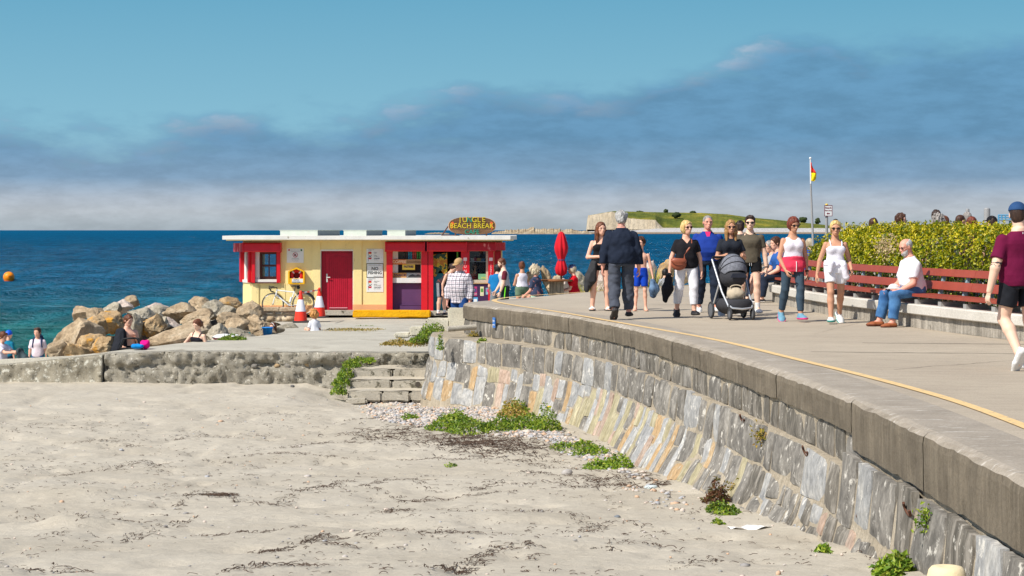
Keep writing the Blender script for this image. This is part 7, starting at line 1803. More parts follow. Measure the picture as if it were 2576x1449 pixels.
  sp = []
  for c, r, m_ in small:
   nu, nv = 10, 6; pv = []
   for i in range(nv + 1):
    for j in range(nu): th, ph = math.pi * i / nv, 2 * math.pi * j / nu; pv.append(c + (s.hr * r[0] * math.sin(th) * math.cos(ph) + s.hu * r[2] * math.sin(th) * math.sin(ph) + s.hf * r[1] * math.cos(th)))
   fq = np.array([(i * nu + j, (i + 1) * nu + j, (i + 1) * nu + (j + 1) % nu, i * nu + (j + 1) % nu) for i in range(nv) for j in range(nu)])
   Vs.append(np.array(pv)); Fs.append(fq + o); MI.append(np.full(len(fq), m_)); o += len(pv)
  me = mesh_np('person', np.concatenate(Vs), np.concatenate(Fs), [SK[s.skin], M_EYE, M_EYEW, M_LIP], True, np.concatenate(MI))
  s.root = link('person', me); s.root.location = s.loc; s.root.rotation_euler = (0, 0, R(s.yaw))
  tag(s.root, s.label, 'person', s.group); return s
 def foot(s, V, sd, off, k=.012):
  H = s.H; a, f, u = s.ank[sd], s.fdir[sd], s.foot_up(sd); sol = a - u * .040 * H
  r = np.cross(f, u)
  V.cone(a + u * .01 * H, sol - f * .022 * H + u * .020 * H, .021 * H + off, .019 * H + off, k)
  V.cone(sol - f * .018 * H + u * .018 * H, sol + f * .070 * H + u * .013 * H, .018 * H + off, .016 * H + off, k, flat=(r, -.28))
  V.cone(sol + f * .055 * H + u * .013 * H, sol + f * .100 * H + u * .009 * H, .018 * H + off, .011 * H + off, k, flat=(r, -.38))
  V.cone(a + u * .0, sol + f * .055 * H + u * .018 * H, .019 * H + off, .014 * H + off, k)
 def head_vol(s):
  q = s.hs; h = max(.0062, s.vox * .5); c = s.hcn; V = Vol(c - q * .72, c + q * .72, h); M = np.array([s.hr, s.hf, s.hu])
  P = lambda r, f, u: c + s.hr * r * q + s.hf * f * q + s.hu * u * q
  w = 1.0 if s.sex == 'm' else .95
  V.ell(P(0, -.035, .16), (.325 * q * w, .405 * q, .345 * q), .02, M)
  V.ell(P(0, .10, -.14), (.262 * q * w, .275 * q, .335 * q), .03, M)
  V.ell(P(0, .20, -.36), (.145 * q * w, .165 * q, .125 * q), .03, M)
  V.ell(P(0, .27, -.25), (.13 * q, .10 * q, .09 * q), .02, M)
  V.cone(P(0, .345, .06), P(0, .435, -.10), .030 * q, .050 * q, .012)
  V.cone(P(-.05, .385, -.12), P(.05, .385, -.12), .036 * q, .036 * q, .01)
  V.cone(P(-.2, .29, .10), P(.2, .29, .10), .06 * q, .06 * q, .03)
  for sd in (1, -1):
   V.ell(P(sd * .19, .235, -.07), (.085 * q, .075 * q, .07 * q), .025, M)
   V.ell(P(sd * .145, .375, .035), (.070 * q, .04 * q, .038 * q), .008, M, sub=True)
   V.ell(P(sd * .325 * w, -.05, -.01), (.035 * q, .085 * q, .125 * q), .008, M)
  V.cone(P(0, .375, -.258), P(0, .36, -.285), .05 * q, .04 * q, .015)
  n0 = s.nb - s.hu * .03 * s.H; V.cone(n0, P(0, -.08, -.2), .033 * s.H * (1 if s.sex == 'm' else .86), .032 * s.H * (1 if s.sex == 'm' else .84), .02)
  return V.net()
 def hand(s, sd):
  H = s.H; w, e = s.wri[sd], s.elb[sd]; d = unit(w - e); kind = s.hands[0 if sd == 1 else 1]
  inw = unit(-sd * s.rt - d * (-sd * s.rt @ d)); fwd = unit(s.fw - d * (s.fw @ d) - inw * (s.fw @ inw))
  if kind == 'palmdown': inw, fwd = unit(np.array([0, 0, -1]) - d * (-d[2])), unit(np.cross(d, np.array([0, 0, 1.0])) * sd)
  L = .104 * H; k_ = L / .19; h = max(.0045, s.vox * .42)
  curl = {'relax': (.35, .45, .35), 'fist': (1.25, 1.5, 1.1), 'grip': (.95, 1.2, .8), 'flat': (.08, .1, .1), 'palmdown': (.3, .4, .3)}[kind]
  pts = [w - d * .03 * k_]; segs = []
  palm_end = w + d * .092 * k_
  for i, (o_, ln) in enumerate(((.030, .070), (.010, .078), (-.010, .072), (-.029, .058))):
   b = palm_end + fwd * o_ * k_ - d * abs(o_ - .01) * .25 * k_; dr = d; ang = 0; p = b
   chain = [b - d * .02 * k_]
   for j, fr in enumerate((.42, .32, .26)):
    ang += curl[j]; dr = d * math.cos(ang) + inw * math.sin(ang); dr = unit(dr + fwd * o_ * 1.2); p2 = p + dr * ln * fr * k_; segs.append((p, p2, (.0098 - .0012 * j) * k_, (.0090 - .0012 * j) * k_)); p = p2; pts.append(p)
   segs.append((chain[0], b, .0105 * k_, .0100 * k_)); pts.append(b)
  t0 = w + d * .022 * k_ + fwd * .024 * k_ + inw * .008 * k_; td = unit(d * .75 + fwd * .62 + inw * .25); tc = 1.0 if kind in ('fist', 'grip') else .4
  t1 = t0 + td * .042 * k_; td2 = unit(td * math.cos(tc * .6) + (inw * .9 - fwd * .45) * math.sin(tc * .6) + d * .25); t2 = t1 + td2 * .032 * k_; t3 = t2 + unit(td2 + d * .2) * .024 * k_
  segs += [(t0, t1, .0135 * k_, .0108 * k_), (t1, t2, .0105 * k_, .0095 * k_), (t2, t3, .0093 * k_, .0075 * k_)]; pts += [t1, t2, t3]
  lo, hi = s.bounds(pts, .022); V = Vol(lo, hi, h)
  V.cone(w - d * .03 * k_, w + d * .02 * k_, .0165 * H, .0165 * H * .95, .012, flat=(inw, .3))
  V.cone(w + d * .015 * k_, palm_end - d * .012 * k_, .030 * k_, .036 * k_, .012, flat=(inw, 1.3))
  for a, b, ra, rb in segs: V.cone(a, b, ra, rb, .004)
  return V.net()
 def add(s, name, V, m, smooth=True, label=None):
  v_, f_ = V.net()
  if len(f_) == 0: return None
  o = link(name, mesh_np(name, v_, f_, m, smooth), s.root)
  if label: o['label'] = label
  return o
 def top(s, m, sleeve=.55, hem=-.02, off=.012, loose=.0, neck='crew', flare=.012, name='shirt', fold=.006, belly_gap=.0, ncut=None, straps=False, grow=None):
  H = s.H; pts = [s.T(0, 0, (hem - .02) * H), s.T(0, 0, .3 * H)] + list(s.sh.values())
  sl = sleeve if isinstance(sleeve, tuple) else (sleeve, sleeve)
  for i, sd in enumerate((1, -1)):
   if sl[i] > 0: pts.append(s.elb[sd])
   if sl[i] > 1: pts.append(s.wri[sd])
  lo, hi = s.bounds(pts, .13 * H + off + loose); V = Vol(lo, hi, s.vox)
  s.torso(V, off + loose * .5, .02, c0=(hem - .03) * H if hem < -.03 else None, grow=grow)
  if neck not in ('tank', 'strap', 'tube'): s.arm(V, off, sl, .02, flare)
  if fold: V.rough(fold * 1.5, (10, 10, 7), int(s.loc[0] * 100) % 97)
  V.clip(s.T(0, 0, hem * H), -s.up)
  c = {'crew': .278, 'collar': .288, 'v': .278, 'tank': .250, 'strap': .206, 'tube': .2}[neck] if ncut is None else ncut
  V.clip(s.T(0, 0, c * H), s.up)
  hc, rt, fw, up = s.hc, s.rt, s.fw, s.up
  if neck == 'v':
   V.f = np.maximum(V.f, s._wedge(V, .212))
  if neck in ('crew',):
   V.ell(s.T(0, .035 * H, .293 * H), np.array([.046, .055, .036]) * H, .004, np.array([rt, fw, up]), sub=True)
  if neck in ('tank', 'strap'):
   for sd in (1, -1): V.ell(s.T(sd * (.116 if neck == 'tank' else .103) * H, 0, .232 * H), np.array([.044, .12, .052]) * H, .006, np.array([rt, fw, up]), sub=True)
   if neck == 'tank': V.ell(s.T(0, .06 * H, .276 * H), np.array([.048, .09, .050]) * H, .006, np.array([rt, fw, up]), sub=True)
  o = s.add(name, V, m)
  if straps:
   for sd in (1, -1):
    mb = MB(); pp = [s.T(sd * .052 * H, .054 * H + off, .200 * H), s.T(sd * .056 * H, .042 * H, .238 * H), s.T(sd * .057 * H, -.004 * H, .2635 * H), s.T(sd * .05 * H, -.052 * H, .235 * H), s.T(sd * .045 * H, -.062 * H, .20 * H)]
    mb.tube([Vector(p) for p in pp], .008, 6, flat=1.2); mb.obj('strap', m, o)
  return o
 def _wedge(s, V, c0):
  X, Y, Z = V.ax[0][:, None, None] - s.hc[0], V.ax[1][None, :, None] - s.hc[1], V.ax[2][None, None, :] - s.hc[2]
  a = X * s.rt[0] + Y * s.rt[1] + Z * s.rt[2]; b = X * s.fw[0] + Y * s.fw[1] + Z * s.fw[2]; c = X * s.up[0] + Y * s.up[1] + Z * s.up[2]
  d = np.maximum(-(c - c0 * s.H - np.abs(a) * 1.25), -(b - .0))
  return -d
 def sleeves(s, m, end=.6, off=.014, flare=.012, name='sleeve'):
  for i, sd in enumerate((1, -1)):
   V = Vol(*s.bounds([s.sh[sd], s.elb[sd], s.wri[sd]], .06), s.vox); s.arm(V, off, (end, 0) if sd == 1 else (0, end), .015, flare); s.add(name, V, m)
 def pants(s, m, length=1.9, off=.012, flare=.006, top=.06, name='trousers', fold=.007, gap=True, sc3=(10, 10, 8)):
  H = s.H; pts = [s.T(0, 0, top * H)] + list(s.hip.values()) + list(s.knee.values()) + (list(s.ank.values()) if length > 1 else [])
  lo, hi = s.bounds(pts, .12 * H + off + flare); V = Vol(lo, hi, s.vox)
  s.torso(V, off, .02, c1=(top + .02) * H, grow=([-.06 * H, -.01 * H], [0, -.009])); s.leg(V, off, length, .02, flare)
  if fold: V.rough(fold * 1.3, sc3, int(s.loc[1] * 10) % 89)
  V.clip(s.T(0, 0, top * H), s.up)
  return s.add(name, V, m)
 def shoe(s, m, sole=M_SOLE, off=.007, sock=None, high=0.0, name='shoe', sides=(1, -1)):
  H = s.H
  for sd in sides:
   a, f, u = s.ank[sd], s.fdir[sd], s.foot_up(sd); pts = [a + u * .03 * H, a - u * .04 * H - f * .04 * H, a - u * .04 * H + f * .11 * H]; lo, hi = s.bounds(pts, .05)
   V = Vol(lo, hi, min(s.vox, .012)); s.foot(V, sd, off); V.clip(a + u * (-.004 + high) * H, u); V.clip(a - u * .040 * H, -u); o = s.add(name, V, m)
   if sole is not None and o is not None:
    V = Vol(lo, hi, min(s.vox, .011)); s.foot(V, sd, off + .005); V.clip(a - u * .026 * H, u); V.clip(a - u * .045 * H, -u); so = s.add('sole', V, sole);
    if so is not None: so.parent = o
   if sock is not None:
    V = Vol(*s.bounds([a, a + unit(s.knee[sd] - a) * sock[1] * H], .05), min(s.vox, .012)); b = a + unit(s.knee[sd] - a) * sock[1] * H; V.cone(a - u * .01 * H, b, .0235 * H, .025 * H + .003, .01, cut=1.0); s.add('sock', V, sock[0])
 def hair(s, style, m, seed=1):
  q = s.hs; c = s.hcn; h = max(.0068, s.vox * .56); M = np.array([s.hr, s.hf, s.hu])
  P = lambda r, f, u: c + s.hr * r * q + s.hf * f * q + s.hu * u * q
  ext = {'long': 1.9, 'longback': 1.6, 'mid': 1.25, 'bob': .95}.get(style, .85)
  V = Vol(P(0, 0, 0) - q * np.array([.8, .8, ext]), P(0, 0, 0) + q * .82, h)
  th = {'buzz': .012, 'short': .05, 'bald': .015, 'wavy': .08, 'curly': .22, 'quiff': .05, 'pixie': .06}.get(style, .055)
  w = 1.0 if s.sex == 'm' else .95
  V.ell(P(0, -.045, .17), ((.325 * w + th) * q, (.405 + th) * q, (.345 + th) * q), .01, M)
  if style in ('short', 'wavy', 'pixie', 'buzz', 'quiff'):
   V.ell(P(0, -.20, -.06), ((.285 * w + th * .7) * q, (.25 + th * .6) * q, .30 * q), .03, M)
  if style == 'quiff': V.cone(P(-.15, .26, .44), P(.17, .26, .44), .11 * q, .11 * q, .03)
  if style == 'curly': V.ell(P(0, -.12, -.05), (.50 * q, .46 * q, .52 * q), .04, M)
  if style in ('bob',):
   V.ell(P(0, -.10, -.02), (.42 * q, .42 * q, .46 * q), .03, M)
  if style in ('mid', 'long', 'longback', 'bun', 'pony'):
   V.ell(P(0, -.16, .0), (.375 * q, .36 * q, .42 * q), .03, M)
  if style in ('long', 'mid'):
   e = {'long': -1.72, 'mid': -.95}[style]
   for sd in (1, -1):
    V.cone(P(sd * .31, .02, .1), P(sd * .33, .06, -.35), .11 * q, .13 * q, .03); V.cone(P(sd * .33, .06, -.35), P(sd * .34, .16, e), .13 * q, .08 * q, .03); V.cone(P(sd * .26, -.22, -.2), P(sd * .28, -.16, e), .19 * q, .12 * q, .03)
   V.cone(P(0, -.3, -.1), P(0, -.28, e), .24 * q, .16 * q, .04)
  if style == 'longback': V.cone(P(0, -.32, -.05), P(0, -.36, -1.3), .27 * q, .15 * q, .04)
  if style == 'pony': V.cone(P(0, -.45, .12), P(0, -.58, -.1), .10 * q, .12 * q, .03); V.cone(P(0, -.58, -.1), P(.05, -.52, -.62), .12 * q, .05 * q, .03)
  if style == 'bun': V.ell(P(0, -.42, .40), (.17 * q, .17 * q, .17 * q), .03, M)
  amp = {'curly': .055, 'wavy': .022, 'buzz': .002, 'bald': .002}.get(style, .011)
  V.rough(amp * q / .23, (26, 26, 14) if style in ('curly', 'wavy', 'short', 'pixie', 'quiff') else (34, 34, 7), seed)
  if style == 'bald':
   V.ell(P(0, .12, .42), (.30 * q, .42 * q, .42 * q), .01, M, sub=True); V.ell(P(0, .32, -.10), (.46 * q, .38 * q, .56 * q), .01, M, sub=True)
  else:
   fr = {'bob': (.262, .30, .50), 'pixie': (.30, .34, .50), 'mid': (.25, .30, .60), 'long': (.25, .30, .60)}.get(style, (.40, .34, .52)); uo = {'bob': -.16, 'pixie': -.18, 'mid': -.22, 'long': -.22}.get(style, -.17)
   V.ell(P(0, .42, uo), (fr[0] * q, fr[1] * q, fr[2] * q), .012, M, sub=True)
   if style in ('short', 'buzz', 'wavy', 'quiff', 'pony', 'bun'):
    V.ell(P(0, .15, -.42), (.5 * q, .34 * q, .36 * q), .02, M, sub=True)
  if style in ('buzz', 'short', 'bald', 'quiff', 'wavy', 'pixie'): V.clip(P(0, -.1, -.36), -s.hu)
  return s.add('hair', V, m)
 def glasses(s, m=M_SHADES):
  q = s.hs; P = lambda r, f, u: Vector(s.hcn + s.hr * r * q + s.hf * f * q + s.hu * u * q); mb = MB()
  for sd in (1, -1):
   cc = P(sd * .15, .395, .04); n_ = 12; ring = [cc + Vector(s.hr) * (.115 * q * math.cos(t_)) + Vector(s.hu) * (.082 * q * math.sin(t_)) - Vector(s.hf) * .02 * q * abs(math.cos(t_)) for t_ in np.linspace(0, 2 * math.pi, n_ + 1)[:-1]]
   back = [p - Vector(s.hf) * .03 * q for p in ring]; mb.add(ring + back, [tuple(range(n_)), tuple(reversed(range(n_, 2 * n_)))] + [(i, n_ + i, n_ + (i + 1) % n_, (i + 1) % n_) for i in range(n_)], 0, False)
   mb.tube([P(sd * .25, .36, .06), P(sd * .335, .22, .06), P(sd * .345, -.04, .04)], .012 * q, 5)
  mb.tube([P(-.05, .415, .06), P(.05, .415, .06)], .014 * q, 5)
  return mb.obj('sunglasses', m, s.root)
 def beard(s, m, full=.5):
  q = s.hs; M = np.array([s.hr, s.hf, s.hu]); P = lambda r, f, u: s.hcn + s.hr * r * q + s.hf * f * q + s.hu * u * q
  V = Vol(s.hcn - q * .75, s.hcn + q * .6, max(.0065, s.vox * .55)); V.ell(P(0, .18, -.32), (.235 * q, .245 * q, .20 * q), .02, M); V.ell(P(0, .13, -.2), (.278 * q, .2 * q, .2 * q), .02, M); V.rough(.006, (40, 40, 20), 3)
  V.ell(P(0, .44, -.20), (.16 * q, .12 * q, .10 * q), .01, M, sub=True); V.clip(P(0, 0, -.10), s.hu); return s.add('beard', V, m)
 def cap(s, m, brim=True, back=False):
  q = s.hs; M = np.array([s.hr, s.hf, s.hu]); P = lambda r, f, u: s.hcn + s.hr * r * q + s.hf * f * q + s.hu * u * q
  V = Vol(s.hcn - q * .9, s.hcn + q * .9, max(.007, s.vox * .55)); V.ell(P(0, -.03, .19), (.385 * q, .46 * q, .395 * q), .01, M); V.clip(P(0, 0, .17), -unit(s.hu + .12 * s.hf))
  if brim: V2 = Vol(s.hcn - q * .9, s.hcn + q * 1.0, max(.006, s.vox * .5)); V2.ell(P(0, .44, .185), (.30 * q, .33 * q, .05 * q), .01, M); V2.clip(P(0, .25, 0), -s.hf);
  o = s.add('cap', V, m)
  if brim:
   b = s.add('brim', V2, m)
   if b is not None: b.parent = o
  return o
 def watch(s, sd, m):
  d = unit(s.wri[sd] - s.elb[sd]); mb = MB(); c = s.wri[sd] - d * .02; mb.tube([Vector(c - d * .012), Vector(c + d * .012)], .0178 * s.H, 12); return mb.obj('watch', m, s.root)
 def W(s, p):
  """world position of a local point"""
  c, n_ = math.cos(R(s.yaw)), math.sin(R(s.yaw)); return Vector((s.loc[0] + p[0] * c - p[1] * n_, s.loc[1] + p[0] * n_ + p[1] * c, s.loc[2] + p[2]))
def held(name, vol_fn, lo, hi, h, m, pers, label, cat, group=None):
 """a thing a person carries: its own top-level object, built in the figure's frame"""
 V = Vol(lo, hi, h); vol_fn(V); v_, f_ = V.net()
 o = link(name, mesh_np(name, v_, f_, m)); o.location = pers.loc; o.rotation_euler = (0, 0, R(pers.yaw)); return tag(o, label, cat, group)
def vx(d): return float(np.clip(d * .00036, .0085, .021))
def stand(px, py): p = gnd(px, py); return (p.x, p.y, 0.0)
WALK_L = (((.04, .34, -1), (.02, .10, -1), -8), ((.03, -.16, -1), (.03, -.62, -1), 38))
WALK_R = (WALK_L[1], WALK_L[0])
STEP_L = (((.04, .20, -1), (.02, .02, -1), 0), ((.04, -.10, -1), (.03, -.32, -1), 20))
STEP_R = (STEP_L[1], STEP_L[0])
STAND = (((.05, .04, -1), (.04, -.04, -1), 0), ((.07, .0, -1), (.05, -.04, -1), 0))
SIT = (((.12, 1, -.16), (.02, .12, -1), 0), ((.10, 1, -.16), (.02, .02, -1), 0))
C = cloth
G_W = 'people walking on the promenade'
M_BLKSHOE = mat('black_leather_shoe', rgb((36, 34, 36)), .5, .1); M_GRYSHOE = mat('grey_running_shoe', rgb((150, 160, 168)), .7, .15, 20, .3); M_WHTSHOE = mat('white_running_shoe', rgb((226, 226, 224)), .6, .08, 20, .2); M_TANSHOE = mat('tan_suede_shoe', rgb((150, 84, 48)), .7, .12, 10, .2); M_BLUESHOE = mat('blue_running_shoe', rgb((104, 150, 172)), .7, .15, 16, .3)
# 1 old man seen from behind
d = 33.5
P = Person(1.79, (gx(1562, d), d, 0), 182, 'white haired man seen from behind in a navy jacket and grey trousers', 'm', vx(d), 3, -1, (((.03, -.10, -1), (.03, -.50, -1), 46), ((.05, .20, -1), (.03, .02, -1), 0)), (((.26, -.04, -1), (.10, .10, -1)), ((.26, .0, -1), (.12, .16, -1))), (-8, 4), 'pink', 1.12, .012, group=G_W).body()
P.top(C('navy_jacket', (30, 38, 54), .16, .6, 7), 1.93, -.045, .028, .030, 'collar', .014, 'jacket', .018, grow=([-.09, -.06, .1, .4], [.0, .004, .022, .01]))
V = Vol(P.nb - .16, P.nb + .16, .009); V.cone(P.nb - P.hu * .03, P.nb + P.hu * .035, .066, .064, .01, cut=1.0, cut0=0.0); P.add('collar', V, C('navy_collar', (36, 44, 60)))
V = Vol(P.nb - .16, P.nb + .16, .009); V.cone(P.nb - P.hu * .0, P.nb + P.hu * .048, .060, .057, .01, cut=1.0, cut0=0.0); P.add('shirt_collar', V, C('pale_green_shirt', (170, 190, 186)))
P.pants(C('charcoal_trousers', (74, 78, 88), .15, .7, 8), 1.93, .016, .016, .05, fold=.018, sc3=(8, 8, 12)); P.shoe(M_BLKSHOE, M_DSOLE, .009); P.hair('wavy', HAIR['silver'], 3)
# 2 girl with long hair
d = 37.2
P = Person(1.66, (gx(1511, d), d, 0), 6, 'girl with very long brown hair in a black top and black shorts', 'f', vx(d), 0, 0, (((.06, .06, -1), (.03, -.04, -1), 0), ((.10, -.02, -1), (.05, -.10, -1), 0)), (((.3, .1, -1), (-.6, .75, .15)), ((.34, .0, -1), (-.85, .6, .05))), (16, 2), 'fair', 1.0, group=G_W).body()
P.top(C('black_vest', (26, 26, 30)), 0, -.01, .008, 0, 'strap', 0, 'vest_top', .003, straps=True); P.pants(C('black_shorts', (24, 24, 28)), .34, .010, .008, .06, 'shorts'); P.hair('long', HAIR['chestnut'], 5)
for sd in (1, -1):
 a, f, u = P.ank[sd], P.fdir[sd], P.foot_up(sd); H = P.H
 V = Vol(*P.bounds([a, a - u * .04 * H + f * .11 * H, a - u * .04 * H - f * .04 * H], .04), .009); P.foot(V, sd, .012); V.clip(a - u * .028 * H, u); V.clip(a - u * .046 * H, -u); so = P.add('sandal', V, M_DSOLE)
 V = Vol(*P.bounds([a, a - u * .04 * H + f * .11 * H], .05), .009); P.foot(V, sd, .010); V.clip(a + f * .078 * H, f); V.clip(a + f * .040 * H, -f); V.clip(a - u * .03 * H, -u); st_ = P.add('strap', V, M_WHTSHOE)
 if st_ is not None: st_.parent = so
w = P.T(-.13, .0, -.02); e_ = P.T(-.26, -.03, -.50)
V = Vol(np.minimum(w, e_) - .16, np.maximum(w, e_) + .16, .012); V.cone(P.T(-.11, .02, .07), w, .03, .06, .02); V.cone(w, P.T(-.19, -.02, -.30), .07, .105, .03, flat=(np.array([0, 1.0, 0]), -.55)); V.cone(P.T(-.19, -.02, -.30), e_, .10, .05, .03, flat=(np.array([0, 1.0, 0]), -.6)); V.rough(.016, (22, 22, 4), 5); P.add('cover_up', V, C('sheer_black', (52, 52, 54), .2))
# 3 boy
d = 37.0
P = Person(1.36, (gx(1612, d), d, 0), -4, 'bare chested boy in bright blue swim shorts', 'm', vx(d) * .92, 0, 0, STAND, (((.24, .05, -1), (.2, .15, -1)), ((.3, .05, -1), (.1, .3, -1))), (-24, 2), 'fair', .84, bare_feet=True, group=G_W, hands=('grip', 'relax')).body()
P.pants(C('blue_swim_shorts', (18, 64, 176), .12), .82, .012, .014, .055, 'swim_shorts', .008); P.hair('wavy', HAIR['brown'], 7)
w = P.wri[1] + np.array([.0, -.02, -.06])
held('bundled_towel', lambda V: (V.cone(w, w + np.array([.02, -.02, -.16]), .05, .095, .03), V.cone(w + np.array([.02, -.02, -.16]), w + np.array([.0, 0, -.26]), .09, .06, .03), V.rough(.018, (18, 18, 10), 3)), w + np.array([-.15, -.15, -.36]), w + np.array([.17, .15, .08]), .012, C('blue_striped_towel', (34, 52, 84), .2, col2=(120, 150, 180)), P, 'blue and white bundled towel in the hand of the boy', 'towel')
# 4 blonde woman in black top
d = 34.3
P = Person(1.64, (gx(1726, d), d, 0), 4, 'blonde woman in a black top and white cropped trousers with brown bag', 'f', vx(d), 2, 0, (((.06, .22, -1), (.02, .02, -1), -4), ((.05, -.12, -1), (.04, -.44, -1), 34)), (((.3, -.02, -1), (.12, .12, -1)), ((.36, .02, -1), (.16, .12, -1))), (26, 0), 'fair', 1.1, .018, group=G_W, hands=('relax', 'grip')).body()
P.top(C('black_blouse', (30, 28, 32), .14), (.62, .62), -.045, .014, .02, 'v', .03, 'blouse', .009); P.pants(C('white_capri', (226, 224, 228), .05, .6), 1.74, .010, .010, .05, fold=.008); P.shoe(M_BLKSHOE, M_DSOLE, .009, high=.01); P.hair('bob', HAIR['blonde'], 9); P.glasses()
a_, b_ = P.T(.10, .03, .245 * 1.64), P.T(-.15, .13, .06)
V = Vol(np.minimum(b_, b_) - .2, b_ + .2, .010)
def bagf(V): V.ell(b_ + np.array([.0, -.01, -.06]), (.135, .05, .105), .02); V.ell(b_ + np.array([.0, -.02, -.005]), (.138, .052, .07), .01); V.clip(b_ + np.array([0, 0, .045]), (0.05, 0, 1))
bg_ = held('handbag', bagf, b_ - np.array([.2, .14, .22]), b_ + np.array([.2, .14, .12]), .010, mat('brown_leather', rgb((150, 82, 58)), .45, .1, 6, .15), P, 'brown leather crossbody bag on the hip of the blonde woman', 'handbag')
mb = MB(); sp = [P.T(.085, .02, .262 * 1.64), P.T(.075, .105, .22 * 1.64), P.T(.03, .145, .17 * 1.64), P.T(-.06, .145, .10 * 1.64), b_ + np.array([.10, -.02, .02])]; mb.tube([Vector(p) for p in sp], .012, 6, flat=1.5); mb.tube([Vector(p) for p in (P.T(.085, .02, .262 * 1.64), P.T(.09, -.06, .26 * 1.64), P.T(.04, -.13, .17 * 1.64), P.T(-.1, -.10, .08 * 1.64), b_ + np.array([-.12, .03, .02]))], .012, 6); mb.obj('strap', mat('brown_leather', (0, 0, 0)), bg_)
mb = MB(); mb.tube([Vector(b_ + np.array([.13 * math.cos(t_), -.045 - .02 * math.sin(t_), .01 - .09 * math.sin(t_)])) for t_ in np.linspace(0.2, math.pi - .2, 9)], .006, 5); mb.obj('flap_edge', mat('dark_brown_leather', rgb((104, 54, 38)), .5, .1), bg_)
w = P.wri[-1] + np.array([-.01, -.03, -.07])
held('black_cardigan', lambda V: (V.cone(w, w + np.array([-.03, -.01, -.22]), .055, .105, .03), V.cone(w + np.array([-.03, 0, -.22]), w + np.array([-.07, .02, -.42]), .10, .05, .03), V.rough(.018, (20, 20, 7), 4)), w + np.array([-.24, -.15, -.52]), w + np.array([.14, .15, .09]), .012, C('black_knit', (28, 28, 32), .2), P, 'black cardigan hanging from the hand of the blonde woman', 'cardigan')
# 5 man in blue polo
d = 36.4
P = Person(1.75, (gx(1780, d), d, 0), 0, 'grey haired man in a royal blue polo shirt behind the blonde woman', 'm', vx(d), 0, 0, (((.06, .12, -1), (.03, -.02, -1), 0), ((.06, .08, -1), (.05, -.28, -1), 18)), None, (10, 0), 'pink', 1.18, .035, group=G_W).body()
P.top(C('blue_polo', (30, 58, 140), .10), .8, -.02, .014, .02, 'collar', .02, 'polo_shirt', .008, ncut=.286); P.pants(C('dark_navy_trousers', (34, 42, 58), .16), 1.9, .014, .016, .05, fold=.016, sc3=(8, 8, 12)); P.shoe(M_WHTSHOE, M_SOLE, .012); P.hair('buzz', HAIR['grey'], 2)
V = Vol(P.nb - .16, P.nb + .16, .009); V.cone(P.nb - P.hu * .02, P.nb + P.hu * .03, .062, .058, .01, cut=1.0, cut0=0); V.ell(P.nb + P.fw * .085, (.028, .05, .08), 0, sub=True); P.add('collar', V, C('blue_collar', (36, 66, 150)))
mb = MB(); c_ = P.T(0, .105, .262 * P.H); mb.add([c_ + np.array([-.05, .04, .03]), c_ + np.array([.05, .04, .03]), c_ + np.array([.012, -.022, -.10]), c_ + np.array([-.012, -.022, -.10])], [(0, 1, 2, 3)]); o = mb.obj('placket', C('pink_placket', (226, 50, 110)), P.root); s_ = o.modifiers.new('thickness', 'SOLIDIFY'); s_.thickness = .012
# 6 woman pushing the stroller
d = 34.75
P = Person(1.66, (gx(1837, d), d, 0), 6, 'woman with long fair hair in a black t-shirt pushing the pushchair', 'f', vx(d), 4, 0, STEP_L, (((.30, .18, -1), (-.30, 1, .22)), ((.34, .18, -1), (-.35, 1, .22))), (-2, 0), 'tan', 1.06, group=G_W, hands=('grip', 'grip')).body()
P.top(C('washed_black_tee', (36, 40, 48), .12), .62, -.03, .014, .014, 'crew', .022, 'shirt', .008); P.pants(C('black_leggings', (30, 32, 36)), 1.9, .008, .004, .06, fold=.004); P.shoe(M_GRYSHOE, M_SOLE, .009); P.hair('mid', HAIR['darkblonde'], 4); P.glasses()
# 7 man in olive t-shirt
d = 35.6
P = Person(1.745, (gx(1887, d), d, 0), -3, 'dark haired man in an olive t-shirt and short black shorts with sunglasses', 'm', vx(d), 0, 0, (((.05, .20, -1), (.03, .02, -1), 0), ((.06, -.10, -1), (.04, -.40, -1), 24)), (((.26, .02, -1), (.10, .14, -1)), ((.22, .05, -1), (.0, .3, -1))), (-4, 2), 'light', 1.02, group=G_W).body()
P.top(C('olive_tee', (92, 84, 70), .10), .58, -.03, .012, .012, 'crew', .02, 'shirt', .008); P.pants(C('black_running_shorts', (26, 26, 28)), .50, .014, .03, .055, 'shorts', .009); P.shoe(M_WHTSHOE, M_SOLE, .009, (C('white_sock', (224, 222, 220)), .06)); P.hair('quiff', HAIR['dark'], 6); P.glasses(); P.watch(1, M_BLK)
mb = MB()
for k in (-.012, .012): mb.tube([Vector(P.T(k, .125, .045)), Vector(P.T(k * 1.5, .128, -.10))], .004, 5)
mb.obj('drawstring', M_WHITE, P.root)
# 8 person mostly hidden behind them
d = 42.0
P = Person(1.70, (gx(1862, d), d, 0), 180, 'person in a black cap and dark jacket mostly hidden behind the couple', 'm', vx(d), 0, 0, STAND, None, (0, 0), 'light', 1.05, group=G_W).body()
P.top(C('dark_grey_jacket', (48, 50, 58)), 1.9, -.04, .025, .02, 'collar', .01, 'jacket', .01); P.pants(C('dark_jeans', (44, 52, 70))); P.shoe(M_BLKSHOE); P.hair('short', HAIR['dark'], 3); P.cap(C('black_cap', (24, 24, 28)))
